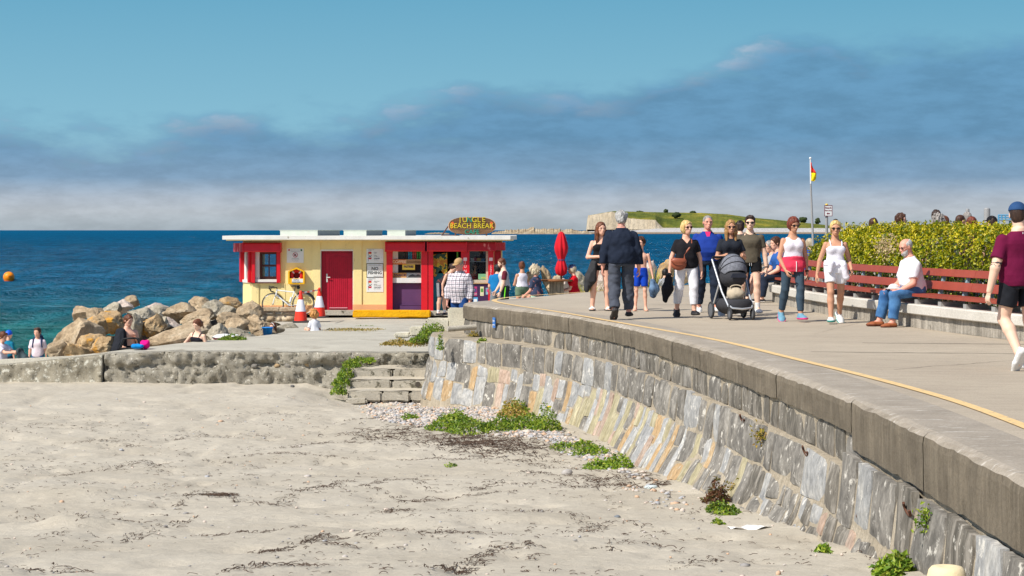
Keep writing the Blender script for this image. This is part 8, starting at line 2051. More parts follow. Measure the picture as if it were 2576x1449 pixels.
# 9 woman in white tank top and pink jacket
d = 32.7
P = Person(1.70, (gx(1994, d), d, 0), 8, 'woman in a white tank top with a coral jacket tied at the waist', 'f', vx(d), 3, 0, (((.03, .22, -1), (.0, .03, -1), -2), ((.05, -.10, -1), (.05, -.42, -1), 30)), (((.24, -.06, -1), (.05, .18, -1)), ((.24, .08, -1), (-.38, .55, -1))), (14, 16), 'tan', 1.04, group=G_W).body()
P.top(C('white_tank', (228, 222, 230), .05, .6), 0, -.01, .010, .012, 'tank', 0, 'tank_top', .008); P.pants(C('slate_leggings', (62, 78, 92), .08, .3), 1.86, .006, .003, .06, 'leggings', .004)
V = Vol(P.T(-.26, -.22, -.16), P.T(.26, .24, .14), .012) if False else Vol(np.minimum(P.T(-.26, -.24, -.17), P.T(.26, .24, .15)), np.maximum(P.T(-.26, -.24, -.17), P.T(.26, .24, .15)), .0115)
P.torso(V, .026, .02, c0=-.16, grow=([-.2, -.05, .06, .10], [.028, .02, .0, .004])); V.rough(.010, (13, 13, 9), 8); V.clip(P.T(0, 0, .10), unit(P.up - .25 * P.fw)); V.clip(P.T(0, 0, -.125), -P.up); P.add('tied_jacket', V, C('coral_jacket', (222, 62, 88), .10))
mb = MB(); mb.tube([Vector(P.T(.02, .15, .05)), Vector(P.T(.02, .165, -.02)), Vector(P.T(.02, .16, -.12))], .007, 5); mb.obj('zip', M_WHITE, P.root)
P.shoe(M_BLUESHOE, mat('pink_shoe_sole', rgb((214, 60, 130)), .6, .1), .010, high=.02); P.hair('bob', HAIR['auburn'], 5); P.glasses(); P.watch(1, M_BLK)
# 10 woman in white
d = 32.1
P = Person(1.65, (gx(2101, d), d, 0), 2, 'tanned blonde woman in white camisole and white shorts striding forward', 'f', vx(d), 2, 0, (((.06, -.20, -1), (.05, -.62, -1), 42), ((.02, .26, -1), (.0, .06, -1), -4)), (((.32, -.12, -1), (.0, .75, -.55)), ((.36, -.10, -1), (.22, .14, -1))), (-6, 6), 'tan', .98, group=G_W).body()
P.top(C('white_cami', (230, 228, 236), .05, .5), 0, -.01, .008, .006, 'strap', 0, 'camisole', .005, straps=True); P.pants(C('white_shorts', (228, 228, 232), .05, .6), .62, .016, .022, .06, 'shorts', .008)
V = Vol(np.minimum(P.T(-.24, -.2, -.2), P.T(.24, .22, .15)), np.maximum(P.T(-.24, -.2, -.2), P.T(.24, .24, .15)), .0115); P.torso(V, .022, .02, c0=.0, grow=([0, .1], [.01, .01])); V.clip(P.T(0, 0, .11), P.up); V.clip(P.T(0, 0, .035), -P.up); V.ell(P.T(-.09, .13, .07), (.055, .05, .05), .02); V.cone(P.T(-.09, .14, .05), P.T(-.11, .14, -.06), .04, .035, .02); V.cone(P.T(.11, .12, .04), P.T(.16, .10, -.15), .05, .055, .02, flat=(P.fw, -.3)); V.rough(.009, (20, 20, 12), 3); P.add('tied_jumper', V, C('white_jumper', (226, 224, 232), .06))
P.shoe(M_WHTSHOE, mat('teal_shoe_sole', rgb((70, 150, 140)), .6, .1), .010, high=.01); P.hair('pony', HAIR['blonde'], 6); P.glasses()
mb = MB(); c_ = P.hcn + P.hu * .54 * P.hs - P.hf * .08 * P.hs; mb.ball(c_, (.04, .02, .025)); mb.obj('hair_clip', M_BLK, P.root)
# 11 seated man on the bench
P = Person(1.76, (6.30, 31.1, 0), -74, 'bald bearded man in white shirt and blue jeans sitting on the bench', 'm', vx(31.4), 14, 0, (((.10, 1, -.17), (.02, .10, -1), 0), ((.16, 1, -.17), (.06, .22, -1), 0)), (((.12, .52, -1), (-.28, 1, -.28)), ((.12, .50, -1), (-.25, 1, -.25))), (0, 10), 'pink', 1.12, .03, hands=('relax', 'relax')).body()
P.top(C('white_polo', (230, 228, 232), .05, .6), .72, -.03, .014, .02, 'collar', .024, 'polo_shirt', .009, ncut=.287); P.pants(C('blue_jeans', (50, 92, 142), .14, .5, 10, col2=(84, 130, 176)), 1.88, .014, .014, .05, 'jeans', .010); P.shoe(M_TANSHOE, mat('brown_shoe_sole', rgb((112, 62, 40)), .7, .1), .008); P.hair('bald', HAIR['white'], 4); P.beard(HAIR['white']); P.glasses(mat('brown_lens', rgb((70, 50, 44)), .2, .05, 3, 0)); P.watch(-1, M_BLK)
q_ = P.T(0, .36, .10); o = held('white_hat', lambda V: (V.ell(q_, (.15, .13, .012), .01), V.ell(q_ + np.array([0, 0, .02]), (.085, .08, .055), .015)), q_ - .2, q_ + .2, .011, C('white_sun_hat', (216, 210, 206)), P, 'crumpled white sun hat in the lap of the seated man', 'hat')
# 12 man in maroon at the right edge
d = 21.3
P = Person(1.80, (gx(2573, d), d + .15, 0), -158, 'man in a maroon t-shirt and blue cap walking away at the right edge', 'm', vx(d), 2, 0, (((.05, .22, -1), (.04, -.66, -.8), 58), ((.04, .0, -1), (.03, -.12, -1), 4)), (((.40, -.04, -1), (.16, .22, -1)), ((.34, .1, -1), (.1, .3, -1))), (-34, 0), 'light', 1.16, group=G_W).body()
P.top(C('maroon_tee', (104, 16, 56), .10, .5, 10), .66, -.045, .016, .024, 'crew', .022, 'shirt', .008); P.pants(C('black_sport_shorts', (34, 36, 42), .12), .66, .014, .04, .05, 'shorts', .010); P.shoe(M_WHTSHOE, M_SOLE, .010, (C('white_crew_sock', (226, 228, 232)), .13)); P.hair('buzz', HAIR['dark'], 2); P.cap(C('navy_cap', (40, 70, 110), .15))
mb = MB(); c_ = P.T(0, -.012 - .105, .272 * P.H);
for (x0, x1, z0, z1) in ((-.028, -.016, -.014, .014), (.016, .028, -.014, .014), (-.028, .028, -.004, .004)): mb.add([P.T(x0, -.107, .262 * P.H + z0), P.T(x1, -.107, .262 * P.H + z0), P.T(x1, -.104, .262 * P.H + z1), P.T(x0, -.104, .262 * P.H + z1)], [(0, 1, 2, 3)])
o = mb.obj('shirt_emblem', M_WHITE, P.root); s_ = o.modifiers.new('thickness', 'SOLIDIFY'); s_.thickness = .01
M_TAT = mat('tattoo_ink', rgb((72, 66, 66)), .7, .1)
for k, (t_, r_) in enumerate(((.80, .03), (.92, .035))):
 c_ = P.sh[1] + (P.elb[1] - P.sh[1]) * t_; mb = MB(); bm = bmesh.new(); bmesh.ops.create_icosphere(bm, subdivisions=2, radius=1)
 for v in bm.verts: v.co = Vector(c_) + Vector((v.co.x * .057, v.co.y * .057, v.co.z * .04)) * (1 + .3 * mnoise.noise(v.co * 3 + Vector((k, 0, 0))))
 mb.bm(bm); bm.free(); mb.obj('tattoo', M_TAT, P.root)
# 13 two people on the far end of the bench
P = Person(1.74, (5.62, 41.6, 0), -78, 'person in navy trousers sitting on the far bench end behind the white tank top', 'm', vx(42), 10, 0, SIT, (((.1, .5, -1), (-.2, 1, -.3)), ((.1, .5, -1), (-.2, 1, -.3))), (0, 5), 'fair', 1.05, group='people sitting on the far end of the bench').body()
P.top(C('blue_shirt', (44, 88, 156)), .7, -.03, .014, .02, 'crew', .02); P.pants(C('navy_trousers', (36, 44, 60)), 1.9, .015, .014); P.shoe(M_BLKSHOE, M_SOLE, .010); P.hair('short', HAIR['brown'], 3)
P = Person(1.70, (5.60, 42.5, 0), -82, 'person in blue shorts with bare legs at the very end of the bench', 'm', vx(43), 8, 0, (((.10, 1, -.14), (.02, .55, -1), -8), ((.05, 1, .05), (-.06, .42, -1), 10)), (((.1, .45, -1), (-.25, 1, -.25)), ((.1, .45, -1), (-.25, 1, -.22))), (0, 5), 'fair', 1.05, group='people sitting on the far end of the bench').body()
P.top(C('pale_shirt', (170, 170, 172)), .7, -.03, .014, .02, 'crew', .02); P.pants(C('mid_blue_shorts', (44, 96, 150)), .9, .015, .02, name='shorts'); P.shoe(M_GRYSHOE, M_SOLE, .010); P.hair('short', HAIR['grey'], 3); P.watch(1, M_STEEL)
P = Person(1.66, (gx(2039, 47.5), 47.5, 0), -170, 'fair haired person in a blue jacket sitting beyond the hedge end', 'f', vx(46), 6, 0, SIT, None, (0, 8), 'fair', 1.0).body()
P.top(C('royal_blue_jacket', (24, 66, 160)), 1.9, -.04, .02, .02, 'collar', .01, 'jacket'); P.pants(C('grey_trousers', (90, 92, 98))); P.shoe(M_BLKSHOE); P.hair('bob', HAIR['ash'], 5)
mb = MB(); p_ = P.root.location; mb.box(p_.x - .5, p_.x + .5, p_.y - .25, p_.y + .3, 0, .42, 0, None, .02); o = mb.obj('stone_seat', M_SEATW); tag(o, 'small block seat beyond the end of the hedge', 'seat')
# 14 seated striped person beyond the far edge
P = Person(1.62, (gx(1672, 61), 61, -.95), 160, 'dark haired person in a striped top sitting by the rocks beyond the promenade', 'f', vx(60), 6, 0, SIT, None, (0, 10), 'fair', 1.0).body()
P.top(mat('striped_grey_cloth', rgb((196, 196, 200)), .9, .2, 30, .2, stretch=(1, 1, .05), col2=rgb((120, 126, 136))), .6, -.03, .015, .03, 'crew', .02); P.pants(C('blue_denim', (60, 84, 120))); P.shoe(M_WHTSHOE); P.hair('bob', HAIR['black'], 5)
# heads above the hedge
G_H = 'people standing behind the hedge'
for (px, py, d, sex, yaw, hs_, hc_, cl, lab) in (
 (2197, 546, 43.8, 'f', 160, 'bob', 'brown', (90, 60, 60), 'brown hair just showing above the left part of the hedge'),
 (2265, 534.5, 43.6, 'm', 70, 'wavy', 'brown', (70, 80, 90), 'bearded man with wavy brown hair looking right above the hedge'),
 (2355, 526.5, 43.6, 'm', 165, 'wavy', 'dark', (180, 150, 130), 'tallest head above the hedge with thick dark hair'),
 (2360, 540, 42.8, 'f', 170, 'curly', 'grey', (150, 140, 130), 'curly grey brown hair just below the tallest head'),
 (2376, 540.5, 43.2, 'f', 150, 'bob', 'chestnut', (120, 90, 80), 'smooth chestnut hair right of the tallest head'),
 (2415, 538, 40.6, 'm', 120, 'buzz', 'brown', (60, 60, 64), 'close cropped head above the middle of the hedge'),
 (2433, 531, 41.2, 'm', 175, 'short', 'grey', (50, 54, 60), 'grey haired head above the hedge in front of a thin post'),
 (2444.5, 542.5, 40.4, 'f', 175, 'bob', 'auburn', (90, 60, 60), 'dark auburn hair beside the grey haired head above the hedge'),
 (2496, 542.5, 40.2, 'm', -150, 'short', 'dark', (60, 60, 64), 'person in a black cap beside the thick post above the hedge')):
 Hh = 1.5 - (py - 579) / FPX * d
 P = Person(Hh, (gx(px, d), d, 0), yaw, lab, sex, .016, 0, 0, STAND, None, (0, 0), 'fair', 1.0, group=G_H).body(); P.loc = (P.loc[0], P.loc[1], 0)
 P.top(C('hedge_%d' % int(px), cl), .7, -.04, .016, .02, 'crew', .02); P.pants(C('dark_jeans', (44, 52, 70))); P.shoe(M_BLKSHOE); P.hair(hs_, HAIR[hc_], int(px))
 if px == 2496: P.cap(C('black_cap', (24, 24, 28)), True)
 if px == 2265: P.beard(HAIR['brown'])
# ---- people around the cafe
def plaid():
 t = NT('plaid_cloth'); o = t.co((1, 1, 1)); x = t.sep(o); nz = t.math('MULTIPLY', t.noise(7, 2, .5), .05)
 def stripe(v, f, w_, ph=0.0): return t.math('LESS_THAN', t.math('FRACT', t.math('ADD', t.math('MULTIPLY', t.math('ADD', v, nz), f), ph)), w_)
 c = rgb((222, 216, 220))
 for v in (x[0], x[2]):
  c = t.mix(t.math('MULTIPLY', stripe(v, 11.0, .26), .62), c, rgb((38, 34, 58))); c = t.mix(t.math('MULTIPLY', stripe(v, 11.0, .10, .45), .5), c, rgb((120, 50, 66)))
 t.bump(t.noise(14, 3, .6), .4, .02); return t.fin(c, .9, .2)
d = 45.8
P = Person(1.84, (gx(1157, d), d, -1.0), -22, 'man in a tan cap, checked shirt and blue shorts walking past the cafe door', 'm', vx(d), 3, 0, STEP_L, (((.20, .0, -1), (.0, .22, -1)), ((.24, .02, -1), (.06, .18, -1))), (-14, 18), 'pink', 1.12, .02).body()
P.top(plaid(), 1.8, -.10, .022, .04, 'collar', .02, 'checked_shirt', .012); P.pants(C('blue_shorts', (30, 66, 120), .15), .85, .016, .03, name='shorts'); P.shoe(M_GRYSHOE); P.hair('short', HAIR['grey'], 3); P.cap(C('tan_cap', (176, 142, 98)))
mb = MB(); mb.box(gx(1120, 45.8), gx(1215, 45.8), 44.9, 47.2, TER_Z - .1, -1.0); o = mb.obj('ramp', M_SLAB); tag(o, 'low concrete ramp behind the limewashed blocks', kind='structure')
P = Person(1.70, (gx(1108, 58), 58.6, TER_Z + .125), 62, 'person in navy striped shorts bending forward in the cafe doorway', 'f', vx(58), 46, 0, (((.04, .14, -1), (.03, -.02, -1), 0), ((.06, .04, -1), (.04, -.10, -1), 0)), (((.1, .5, -.9), (.0, .8, -.6)), ((.1, .4, -.9), (.0, .7, -.7))), (0, 20), 'fair', 1.02).body()
P.top(mat('dark_floral_cloth', rgb((34, 30, 38)), .85, .1, 5, .3, spots=(rgb((196, 90, 60)), 16, .60)), 0, -.02, .012, .012, 'tank', 0, 'vest_top', .006); P.pants(C('navy_sport_shorts', (26, 34, 58)), .92, .013, .016, name='shorts'); P.shoe(M_BLKSHOE, M_DSOLE, .009, (C('white_sock', (224, 222, 220)), .05)); P.hair('pony', HAIR['dark'], 3)
mb = MB()
for k in (-.03, 0, .03): mb.tube([Vector(P.hip[-1] + np.array([-.105, k, .03])), Vector(P.knee[-1] + np.array([-.085, k, .05]))], .006, 5)
mb.obj('side_stripes', M_WHITE, P.root)
P = Person(1.58, (gx(1196, 62.95), 62.95, TER_Z), 5, 'cafe worker in a red t-shirt and sunglasses leaning in the serving window', 'f', vx(62), 14, 0, STAND, (((.3, .4, -1), (-.7, .8, .0)), ((.3, .4, -1), (-.7, .8, .05))), (0, 4), 'tan', 1.0).body()
P.top(C('red_tee', (200, 30, 36)), .7, -.03, .013, .012, 'crew', .02); P.pants(C('black_leggings', (30, 32, 36))); P.shoe(M_BLKSHOE); P.hair('bun', HAIR['dark'], 4); P.glasses()
d = 56.2
P = Person(1.82, (gx(1271, d), d, TER_Z), -80, 'red haired bearded man in a grey t-shirt with maroon sleeves', 'm', vx(d), 8, 0, STEP_L, (((.06, .3, -1), (.0, .55, -1)), ((.1, .3, -1), (.0, .7, -.8))), (0, 12), 'light', 1.05).body()
P.top(C('pale_grey_tee', (196, 194, 194)), 0, -.05, .013, .014, 'tank', 0, 'shirt', .008); P.sleeves(C('maroon_sleeve', (104, 36, 50)), .62, .016, .014); P.pants(C('black_green_shorts', (38, 50, 56)), .8, .014, .024, name='shorts'); P.shoe(M_BLKSHOE); P.hair('short', HAIR['chestnut'], 3); P.beard(HAIR['chestnut']); P.watch(1, M_BLK)
mb = MB(); mb.tube([Vector(P.hip[1] + np.array([.115, -.03, .02])), Vector(P.hip[1] * .3 + P.knee[1] * .7 + np.array([.11, .0, 0]))], .016, 6); mb.obj('green_stripe', mat('lime_cloth', rgb((120, 230, 40)), .8, .1), P.root)
d = 58.8
P = Person(1.62, (gx(1251, d), d, TER_Z), 176, 'black haired person in a blue t-shirt at the cafe counter corner', 'm', vx(d), 10, 0, STAND, (((.2, .3, -1), (0, .8, -.5)), ((.2, .3, -1), (0, .8, -.5))), (0, 10), 'fair', 1.15, .02).body()
P.top(C('blue_tee', (22, 112, 168)), .7, -.08, .015, .03, 'crew', .02); P.pants(C('grey_shorts', (120, 126, 130)), 1.0, .015, .03, name='shorts'); P.shoe(M_WHTSHOE); P.hair('bob', HAIR['black'], 3)
d = 58.0
P = Person(1.72, (gx(1313, d), d, TER_Z), -150, 'woman with a hair bun in a white tank top and sage shorts', 'f', vx(d), 0, 0, STAND, (((.2, .25, -1), (-.6, .8, .0)), ((.2, .25, -1), (-.6, .8, .0))), (-14, 0), 'tan', 1.08).body()
P.top(C('white_tank', (228, 222, 230)), 0, .02, .010, .012, 'tank', 0, 'tank_top', .006); P.pants(C('sage_shorts', (104, 126, 102)), .5, .018, .04, .08, 'shorts'); P.shoe(M_WHTSHOE); P.hair('bun', HAIR['chestnut'], 4); P.glasses()
d = 54.0
P = Person(1.66, (gx(1350, d), d, TER_Z), -120, 'older woman in a navy floral top with curly ash blonde hair', 'f', vx(d), 6, 0, STAND, (((.12, .3, -1), (-.1, .9, -.5)), ((.12, .3, -1), (-.1, .9, -.5))), (0, 4), 'pink', 1.14, .02).body()
P.top(mat('navy_floral_cloth', rgb((52, 60, 84)), .88, .12, 5, .3, spots=(rgb((206, 130, 124)), 9, .585)), .75, -.06, .016, .03, 'crew', .03, 'blouse', .009); P.pants(C('mint_trousers', (180, 216, 184)), 1.9, .016, .02); P.shoe(M_WHTSHOE); P.hair('curly', HAIR['ash'], 4)
d = 54.6
P = Person(1.68, (gx(1445, d), d + .1, TER_Z), -92, 'woman in red with a navy patterned headscarf standing at the round table', 'f', vx(d), 5, 0, STAND, (((.1, .45, -1), (-.1, 1, -.15)), ((.1, .45, -1), (-.1, 1, -.1))), (0, 2), 'fair', 1.12).body()
P.top(C('red_tee_dress', (206, 20, 36)), .7, -.20, .016, .03, 'crew', .02, 'red_top', .01); P.pants(C('red_trousers', (190, 24, 38)), 1.9, .014, .02); P.shoe(M_WHTSHOE); P.hair('bob', HAIR['ash'], 4); P.glasses()
V = Vol(P.hcn - .2, P.hcn + .2, .012); V.ell(P.hcn + P.hu * .04 - P.hf * .01, (.098, .115, .108), .01, np.array([P.hr, P.hf, P.hu])); V.clip(P.hcn + P.hu * .025, -unit(P.hu - .25 * P.hf)); P.add('headscarf', V, mat('navy_pattern_scarf', rgb((34, 44, 90)), .85, .1, 5, .2, spots=(rgb((214, 214, 224)), 26, .58)))
# ---- people at the rocks and on the shore
d = 52.0
P = Person(1.22, (gx(792, d), d, TER_Z - .1), -150, 'girl with curly ginger hair and white t-shirt sitting on the slipway', 'f', vx(d), 8, 0, (((.25, 1, .35), (.1, .6, -1), 10), ((.3, 1, .35), (.1, .6, -1), 10)), (((.3, .1, -1), (.0, .5, -.8)), ((.3, .2, -1), (-.2, .8, .3))), (-8, 10), 'fair', .95, seat=0).body()
P.top(C('white_cotton_tee', (222, 222, 228)), .75, -.03, .014, .02, 'crew', .025); P.pants(C('dark_jeans', (44, 52, 70))); P.shoe(M_BLKSHOE); P.hair('curly', HAIR['ginger'], 8)
sh = P.hipz - .055 * P.H; P.root.location.z = TER_Z - sh - .12
d = 51.2
P = Person(1.02, (gx(691, d), d, -1.93), -40, 'small girl in a dark top with a headband beside the blue bucket', 'f', .014, 8, 0, STAND, (((.3, .3, -1), (.0, .5, -.9)), ((.3, .3, -1), (.0, .5, -.9))), (0, 6), 'fair', .9).body()
P.top(C('dark_rash_vest', (54, 34, 62)), 1.2, -.03, .012, .01, 'crew', .01, 'rash_vest'); P.pants(C('pink_shorts', (206, 130, 176)), .8, .012, .01, .08, 'shorts'); P.hair('longback', HAIR['chestnut'], 4)
mb = MB(); c_ = P.hcn; q = P.hs; mb.tube([Vector(c_ + P.hr * .37 * q * math.cos(t_) + P.hu * (.12 + .42 * math.sin(t_)) * q + P.hf * .12 * q) for t_ in np.linspace(0, math.pi, 12)], .008, 6); mb.obj('headband', M_SIGNW, P.root)
d = 46.0
P = Person(1.78, (gx(320, d), d, -2.22), 34, 'bare chested man with a black robe over his arm and hand at his mouth', 'm', vx(d), 4, 0, STAND, (((.24, .2, -1), (-.6, .55, 1)), ((.4, .1, -1), (-.1, .75, .0))), (20, 10), 'fair', 1.06).body()
P.pants(C('black_swim_shorts', (30, 28, 34)), .8, .013, .02, name='shorts'); P.hair('short', HAIR['chestnut'], 3)
s0 = P.sh[-1]
held('black_robe', lambda V: (V.cone(s0 + np.array([.02, -.03, .03]), s0 + np.array([-.10, -.06, -.40]), .085, .13, .03, flat=(np.array([0, 1.0, 0]), -.5)), V.cone(s0 + np.array([-.10, -.06, -.40]), s0 + np.array([-.34, .02, -.98]), .13, .07, .03, flat=(np.array([0, 1.0, 0]), -.4)), V.cone(s0 + np.array([.06, -.1, -.02]), s0 + np.array([.06, -.12, -.62]), .06, .09, .03), V.rough(.02, (16, 16, 3.5), 3)), s0 + np.array([-.52, -.32, -1.1]), s0 + np.array([.25, .2, .2]), .016, C('black_towelling', (34, 36, 42), .25), P, 'long black robe hanging from the arm of the bare chested man', 'robe')
d = 46.9
P = Person(1.67, (gx(497, d), d, -2.24), -24, 'woman in a black swimsuit with pink sides reaching down beside the rocks', 'f', vx(d), 8, 6, STAND, (((.28, .0, -1), (.05, .5, -.9)), ((.75, .1, -1), (.55, .1, -1))), (-16, 22), 'light', 1.1, hands=('grip', 'relax')).body()
P.top(C('black_swimsuit', (34, 34, 42)), 0, -.06, .008, .0, 'strap', 0, 'swimsuit', .002, straps=True); P.pants(C('black_swim_bottom', (34, 34, 42)), .12, .008, .0, .06, 'swimsuit_bottom', 0)
for sd in (1, -1):
 V = Vol(*P.bounds([P.T(sd * .12, 0, -.1), P.T(sd * .16, 0, .2)], .1), .014); P.torso(V, .0115, .01, c0=-.08); V.clip(P.T(sd * .105, 0, 0), -sd * P.rt); V.clip(P.T(0, 0, .14), P.up); V.clip(P.T(0, 0, -.09), -P.up); P.add('pink_panel', V, C('magenta_panel', (206, 50, 130)))
P.hair('pony', HAIR['chestnut'], 3)
w = P.wri[1]; held('striped_towel', lambda V: (V.cone(w + np.array([0, -.04, .08]), w + np.array([.02, -.06, -.34]), .06, .10, .03), V.cone(w + np.array([0.06, -.04, .06]), w + np.array([.12, -.06, -.28]), .05, .07, .03), V.rough(.016, (18, 18, 4), 4)), w + np.array([-.2, -.24, -.46]), w + np.array([.28, .16, .22]), .015, mat('pastel_striped_towel', rgb((190, 170, 210)), .9, .3, 26, .3, stretch=(1, 1, .1), col2=rgb((120, 196, 216))), P, 'pastel striped towel over the arm of the swimsuit woman', 'towel')
d = 54.0
P = Person(1.52, (gx(95, d), d, -2.70), 4, 'boy with dark hair, pale printed t-shirt and backpack straps by the rocks', 'm', vx(d), 2, 0, STEP_L, (((.2, .0, -1), (.1, .1, -1)), ((.2, .0, -1), (.1, .1, -1))), (-20, 4), 'fair', .96).body()
P.top(mat('pale_printed_cloth', rgb((226, 210, 216)), .88, .06, 6, .3, spots=(rgb((150, 140, 170)), 18, .63)), .75, -.05, .014, .02, 'crew', .02); P.pants(C('denim', (64, 96, 140)), 1.9, .014, .01); P.shoe(M_BLKSHOE); P.hair('quiff', HAIR['brown'], 3)
mb = MB()
for sd in (1, -1): mb.tube([Vector(P.T(sd * .10, -.10, .25 * P.H)), Vector(P.T(sd * .105, .01, .285 * P.H)), Vector(P.T(sd * .11, .115, .22 * P.H)), Vector(P.T(sd * .13, .09, .12 * P.H))], .018, 6)
mb.obj('backpack_straps', C('navy_strap', (40, 56, 90)), P.root)
V = Vol(P.T(-.2, -.1, .05) - .25, P.T(.2, -.1, .45) + .25, .02); V.ell(P.T(0, -.20, .20 * P.H), (.15, .10, .23), .02); P.add('backpack', V, C('navy_backpack', (44, 58, 92)))
d = 50.0
P = Person(1.52, (gx(3, d), d, -2.58), 72, 'boy at the left edge in a white t-shirt holding up a dark wetsuit', 'm', vx(d), 4, 0, STAND, (((.1, .9, -.5), (.0, 1, .12)), ((.1, .9, -.5), (.0, 1, .12))), (0, 12), 'fair', 1.0, hands=('grip', 'grip')).body()
P.top(C('white_purple_tee', (222, 218, 232)), .7, -.05, .014, .02, 'crew', .02); P.pants(C('black_shorts', (24, 24, 28)), .9, .014, .02, name='shorts'); P.hair('wavy', HAIR['chestnut'], 3)
w = (P.wri[1] + P.wri[-1]) / 2 + np.array([0, -.08, -.02])
held('wetsuit', lambda V: (V.cone(w + np.array([0, 0, .06]), w + np.array([.0, -.10, -.55]), .07, .12, .03, flat=(np.array([1.0, 0, 0]), -.5)), V.cone(w + np.array([0, 0, .02]), w + np.array([.0, -.55, -.50]), .08, .12, .04), V.cone(w + np.array([0, -.2, -.3]), w + np.array([0, -.40, -.70]), .10, .09, .04), V.rough(.02, (14, 14, 6), 5)), w + np.array([-.28, -.78, -.85]), w + np.array([.28, .25, .2]), .018, C('dark_teal_neoprene', (40, 54, 62), .25, col2=(84, 100, 104)), P, 'dark neoprene wetsuit held out by the boy at the left edge', 'wetsuit')
d = 58.0
P = Person(1.50, (gx(22, d), d, -2.93), 150, 'swimmer in a bright blue cap and teal top behind the boy at the left edge', 'f', vx(d), 0, 0, STAND, None, (0, 0), 'fair', 1.0).body()
P.top(C('teal_rash_vest', (20, 110, 140)), 1.2, -.05, .010, .01, 'crew', .006, 'rash_vest'); P.pants(C('dark_swim', (30, 40, 60)), .5, .01, .005, name='shorts')
V = Vol(P.hcn - .25, P.hcn + .25, .018); V.ell(P.hcn + P.hu * .03 - P.hf * .01, (.098, .115, .115), .01, np.array([P.hr, P.hf, P.hu])); V.clip(P.hcn - P.hu * .0, -unit(P.hu - .2 * P.hf)); P.add('swim_cap', V, mat('bright_blue_cap', rgb((10, 90, 214)), .4, .05))
d = 195.0
P = Person(1.7, (gx(299, d), d, SEA_Z - 1.50), 90, 'swimmer with a red cap far out in the water', 'm', .03, 35, 0, STAND, (((.2, .9, .2), (0, 1, .0)), ((.2, .2, -1), (0, .5, -1))), (0, -10), 'fair', 1.0).body()
V = Vol(P.hcn - .25, P.hcn + .25, .03); V.ell(P.hcn + P.hu * .03, (.12, .13, .13), .01, np.array([P.hr, P.hf, P.hu])); P.add('swim_cap', V, mat('red_swim_cap', rgb((220, 50, 60)), .4, .05))
# person under the straw hat at the bottom edge
d = 10.4
P = Person(1.66, (gx(2355, d), d, -1.3), 60, 'person in a straw hat sitting against the wall foot at the bottom edge', 'f', .012, 4, 0, (((.2, 1, .1), (.1, .9, -.5), 0), ((.2, 1, .1), (.1, .9, -.5), 0)), None, (0, 0), 'fair', 1.0).body()
P.top(C('pale_shirt', (170, 170, 172)), .7, -.03, .014, .02, 'crew', .02); P.pants(C('blue_denim', (60, 84, 120))); P.hair('bob', HAIR['brown'], 3)
hz = (1.5 - (1412 - 579) / FPX * d); P.root.location.z = hz - .02 - float((P.hcn + P.hu * (.5 * P.hs + .035))[2])
c_ = P.hcn + P.hu * .20 * P.hs; M_ = Matrix.Translation(Vector(c_))
mb = MB(); mb.lathe([(.106, .0), (.102, .05), (.094, .085), (.078, .104), (.05, .108), (.02, .100), (.0, .097)], 32, M=M_, caps=False); mb.lathe([(.104, .004), (.15, .0), (.19, -.012), (.19, -.018), (.15, -.007), (.1, -.004)], 32, M=M_, caps=False)
ht = mb.obj('straw_hat', mat('cream_straw', rgb((226, 206, 164)), .85, .06, 4, .5, 90, .004), P.root)
mb = MB(); mb.lathe([(.1075, .004), (.1065, .02), (.1055, .034), (.104, .036)], 32, M=M_, caps=False); mb.obj('hat_band', C('green_band', (40, 112, 90)), ht)
# ---- belongings on the slipway edge
e = empty('folding_trolley', (gx(335, 44.5), 44.5, slab_z(gx(335, 44.5)) + .004), 0, 'black folding trolley frame on the edge of the slipway', 'trolley')
mb = MB()
for (a_, b_) in (((-.32, 0, 0), (-.22, 0, .22)), ((-.22, 0, .22), (.0, 0, .25)), ((0, 0, .25), (.1, 0, .22)), ((.1, 0, .22), (.16, 0, .0)), ((-.32, .2, 0), (-.22, .2, .22)), ((-.22, .2, .22), (.1, .2, .22)), ((-.32, 0, .01), (.22, 0, .01)), ((.1, .2, .22), (.16, .2, 0))): mb.tube([a_, b_], .018, 6)
mb.obj('frame', M_BLK, e)
def lump(name, px, py, d, r, m, lab, cat):
 V = Vol((-.4, -.3, -.2), (.4, .3, .3), .02); V.ell((0, 0, 0), r, .02); V.rough(.03, (9, 9, 9), int(px)); v_, f_ = V.net(); o = link(name, mesh_np(name, v_, f_, m)); o.location = at(px, py, d); return tag(o, lab, cat)
lump('blue_bag', 346, 871, 44.35, (.15, .10, .06), C('bright_blue_bag', (20, 130, 200), .2), 'bright blue bag lying beside the black folding trolley', 'bag')
lump('pink_bag', 365, 866, 44.5, (.11, .10, .105), C('hot_pink_bag', (226, 20, 130), .15), 'hot pink bag lying at the edge of the slipway', 'bag')
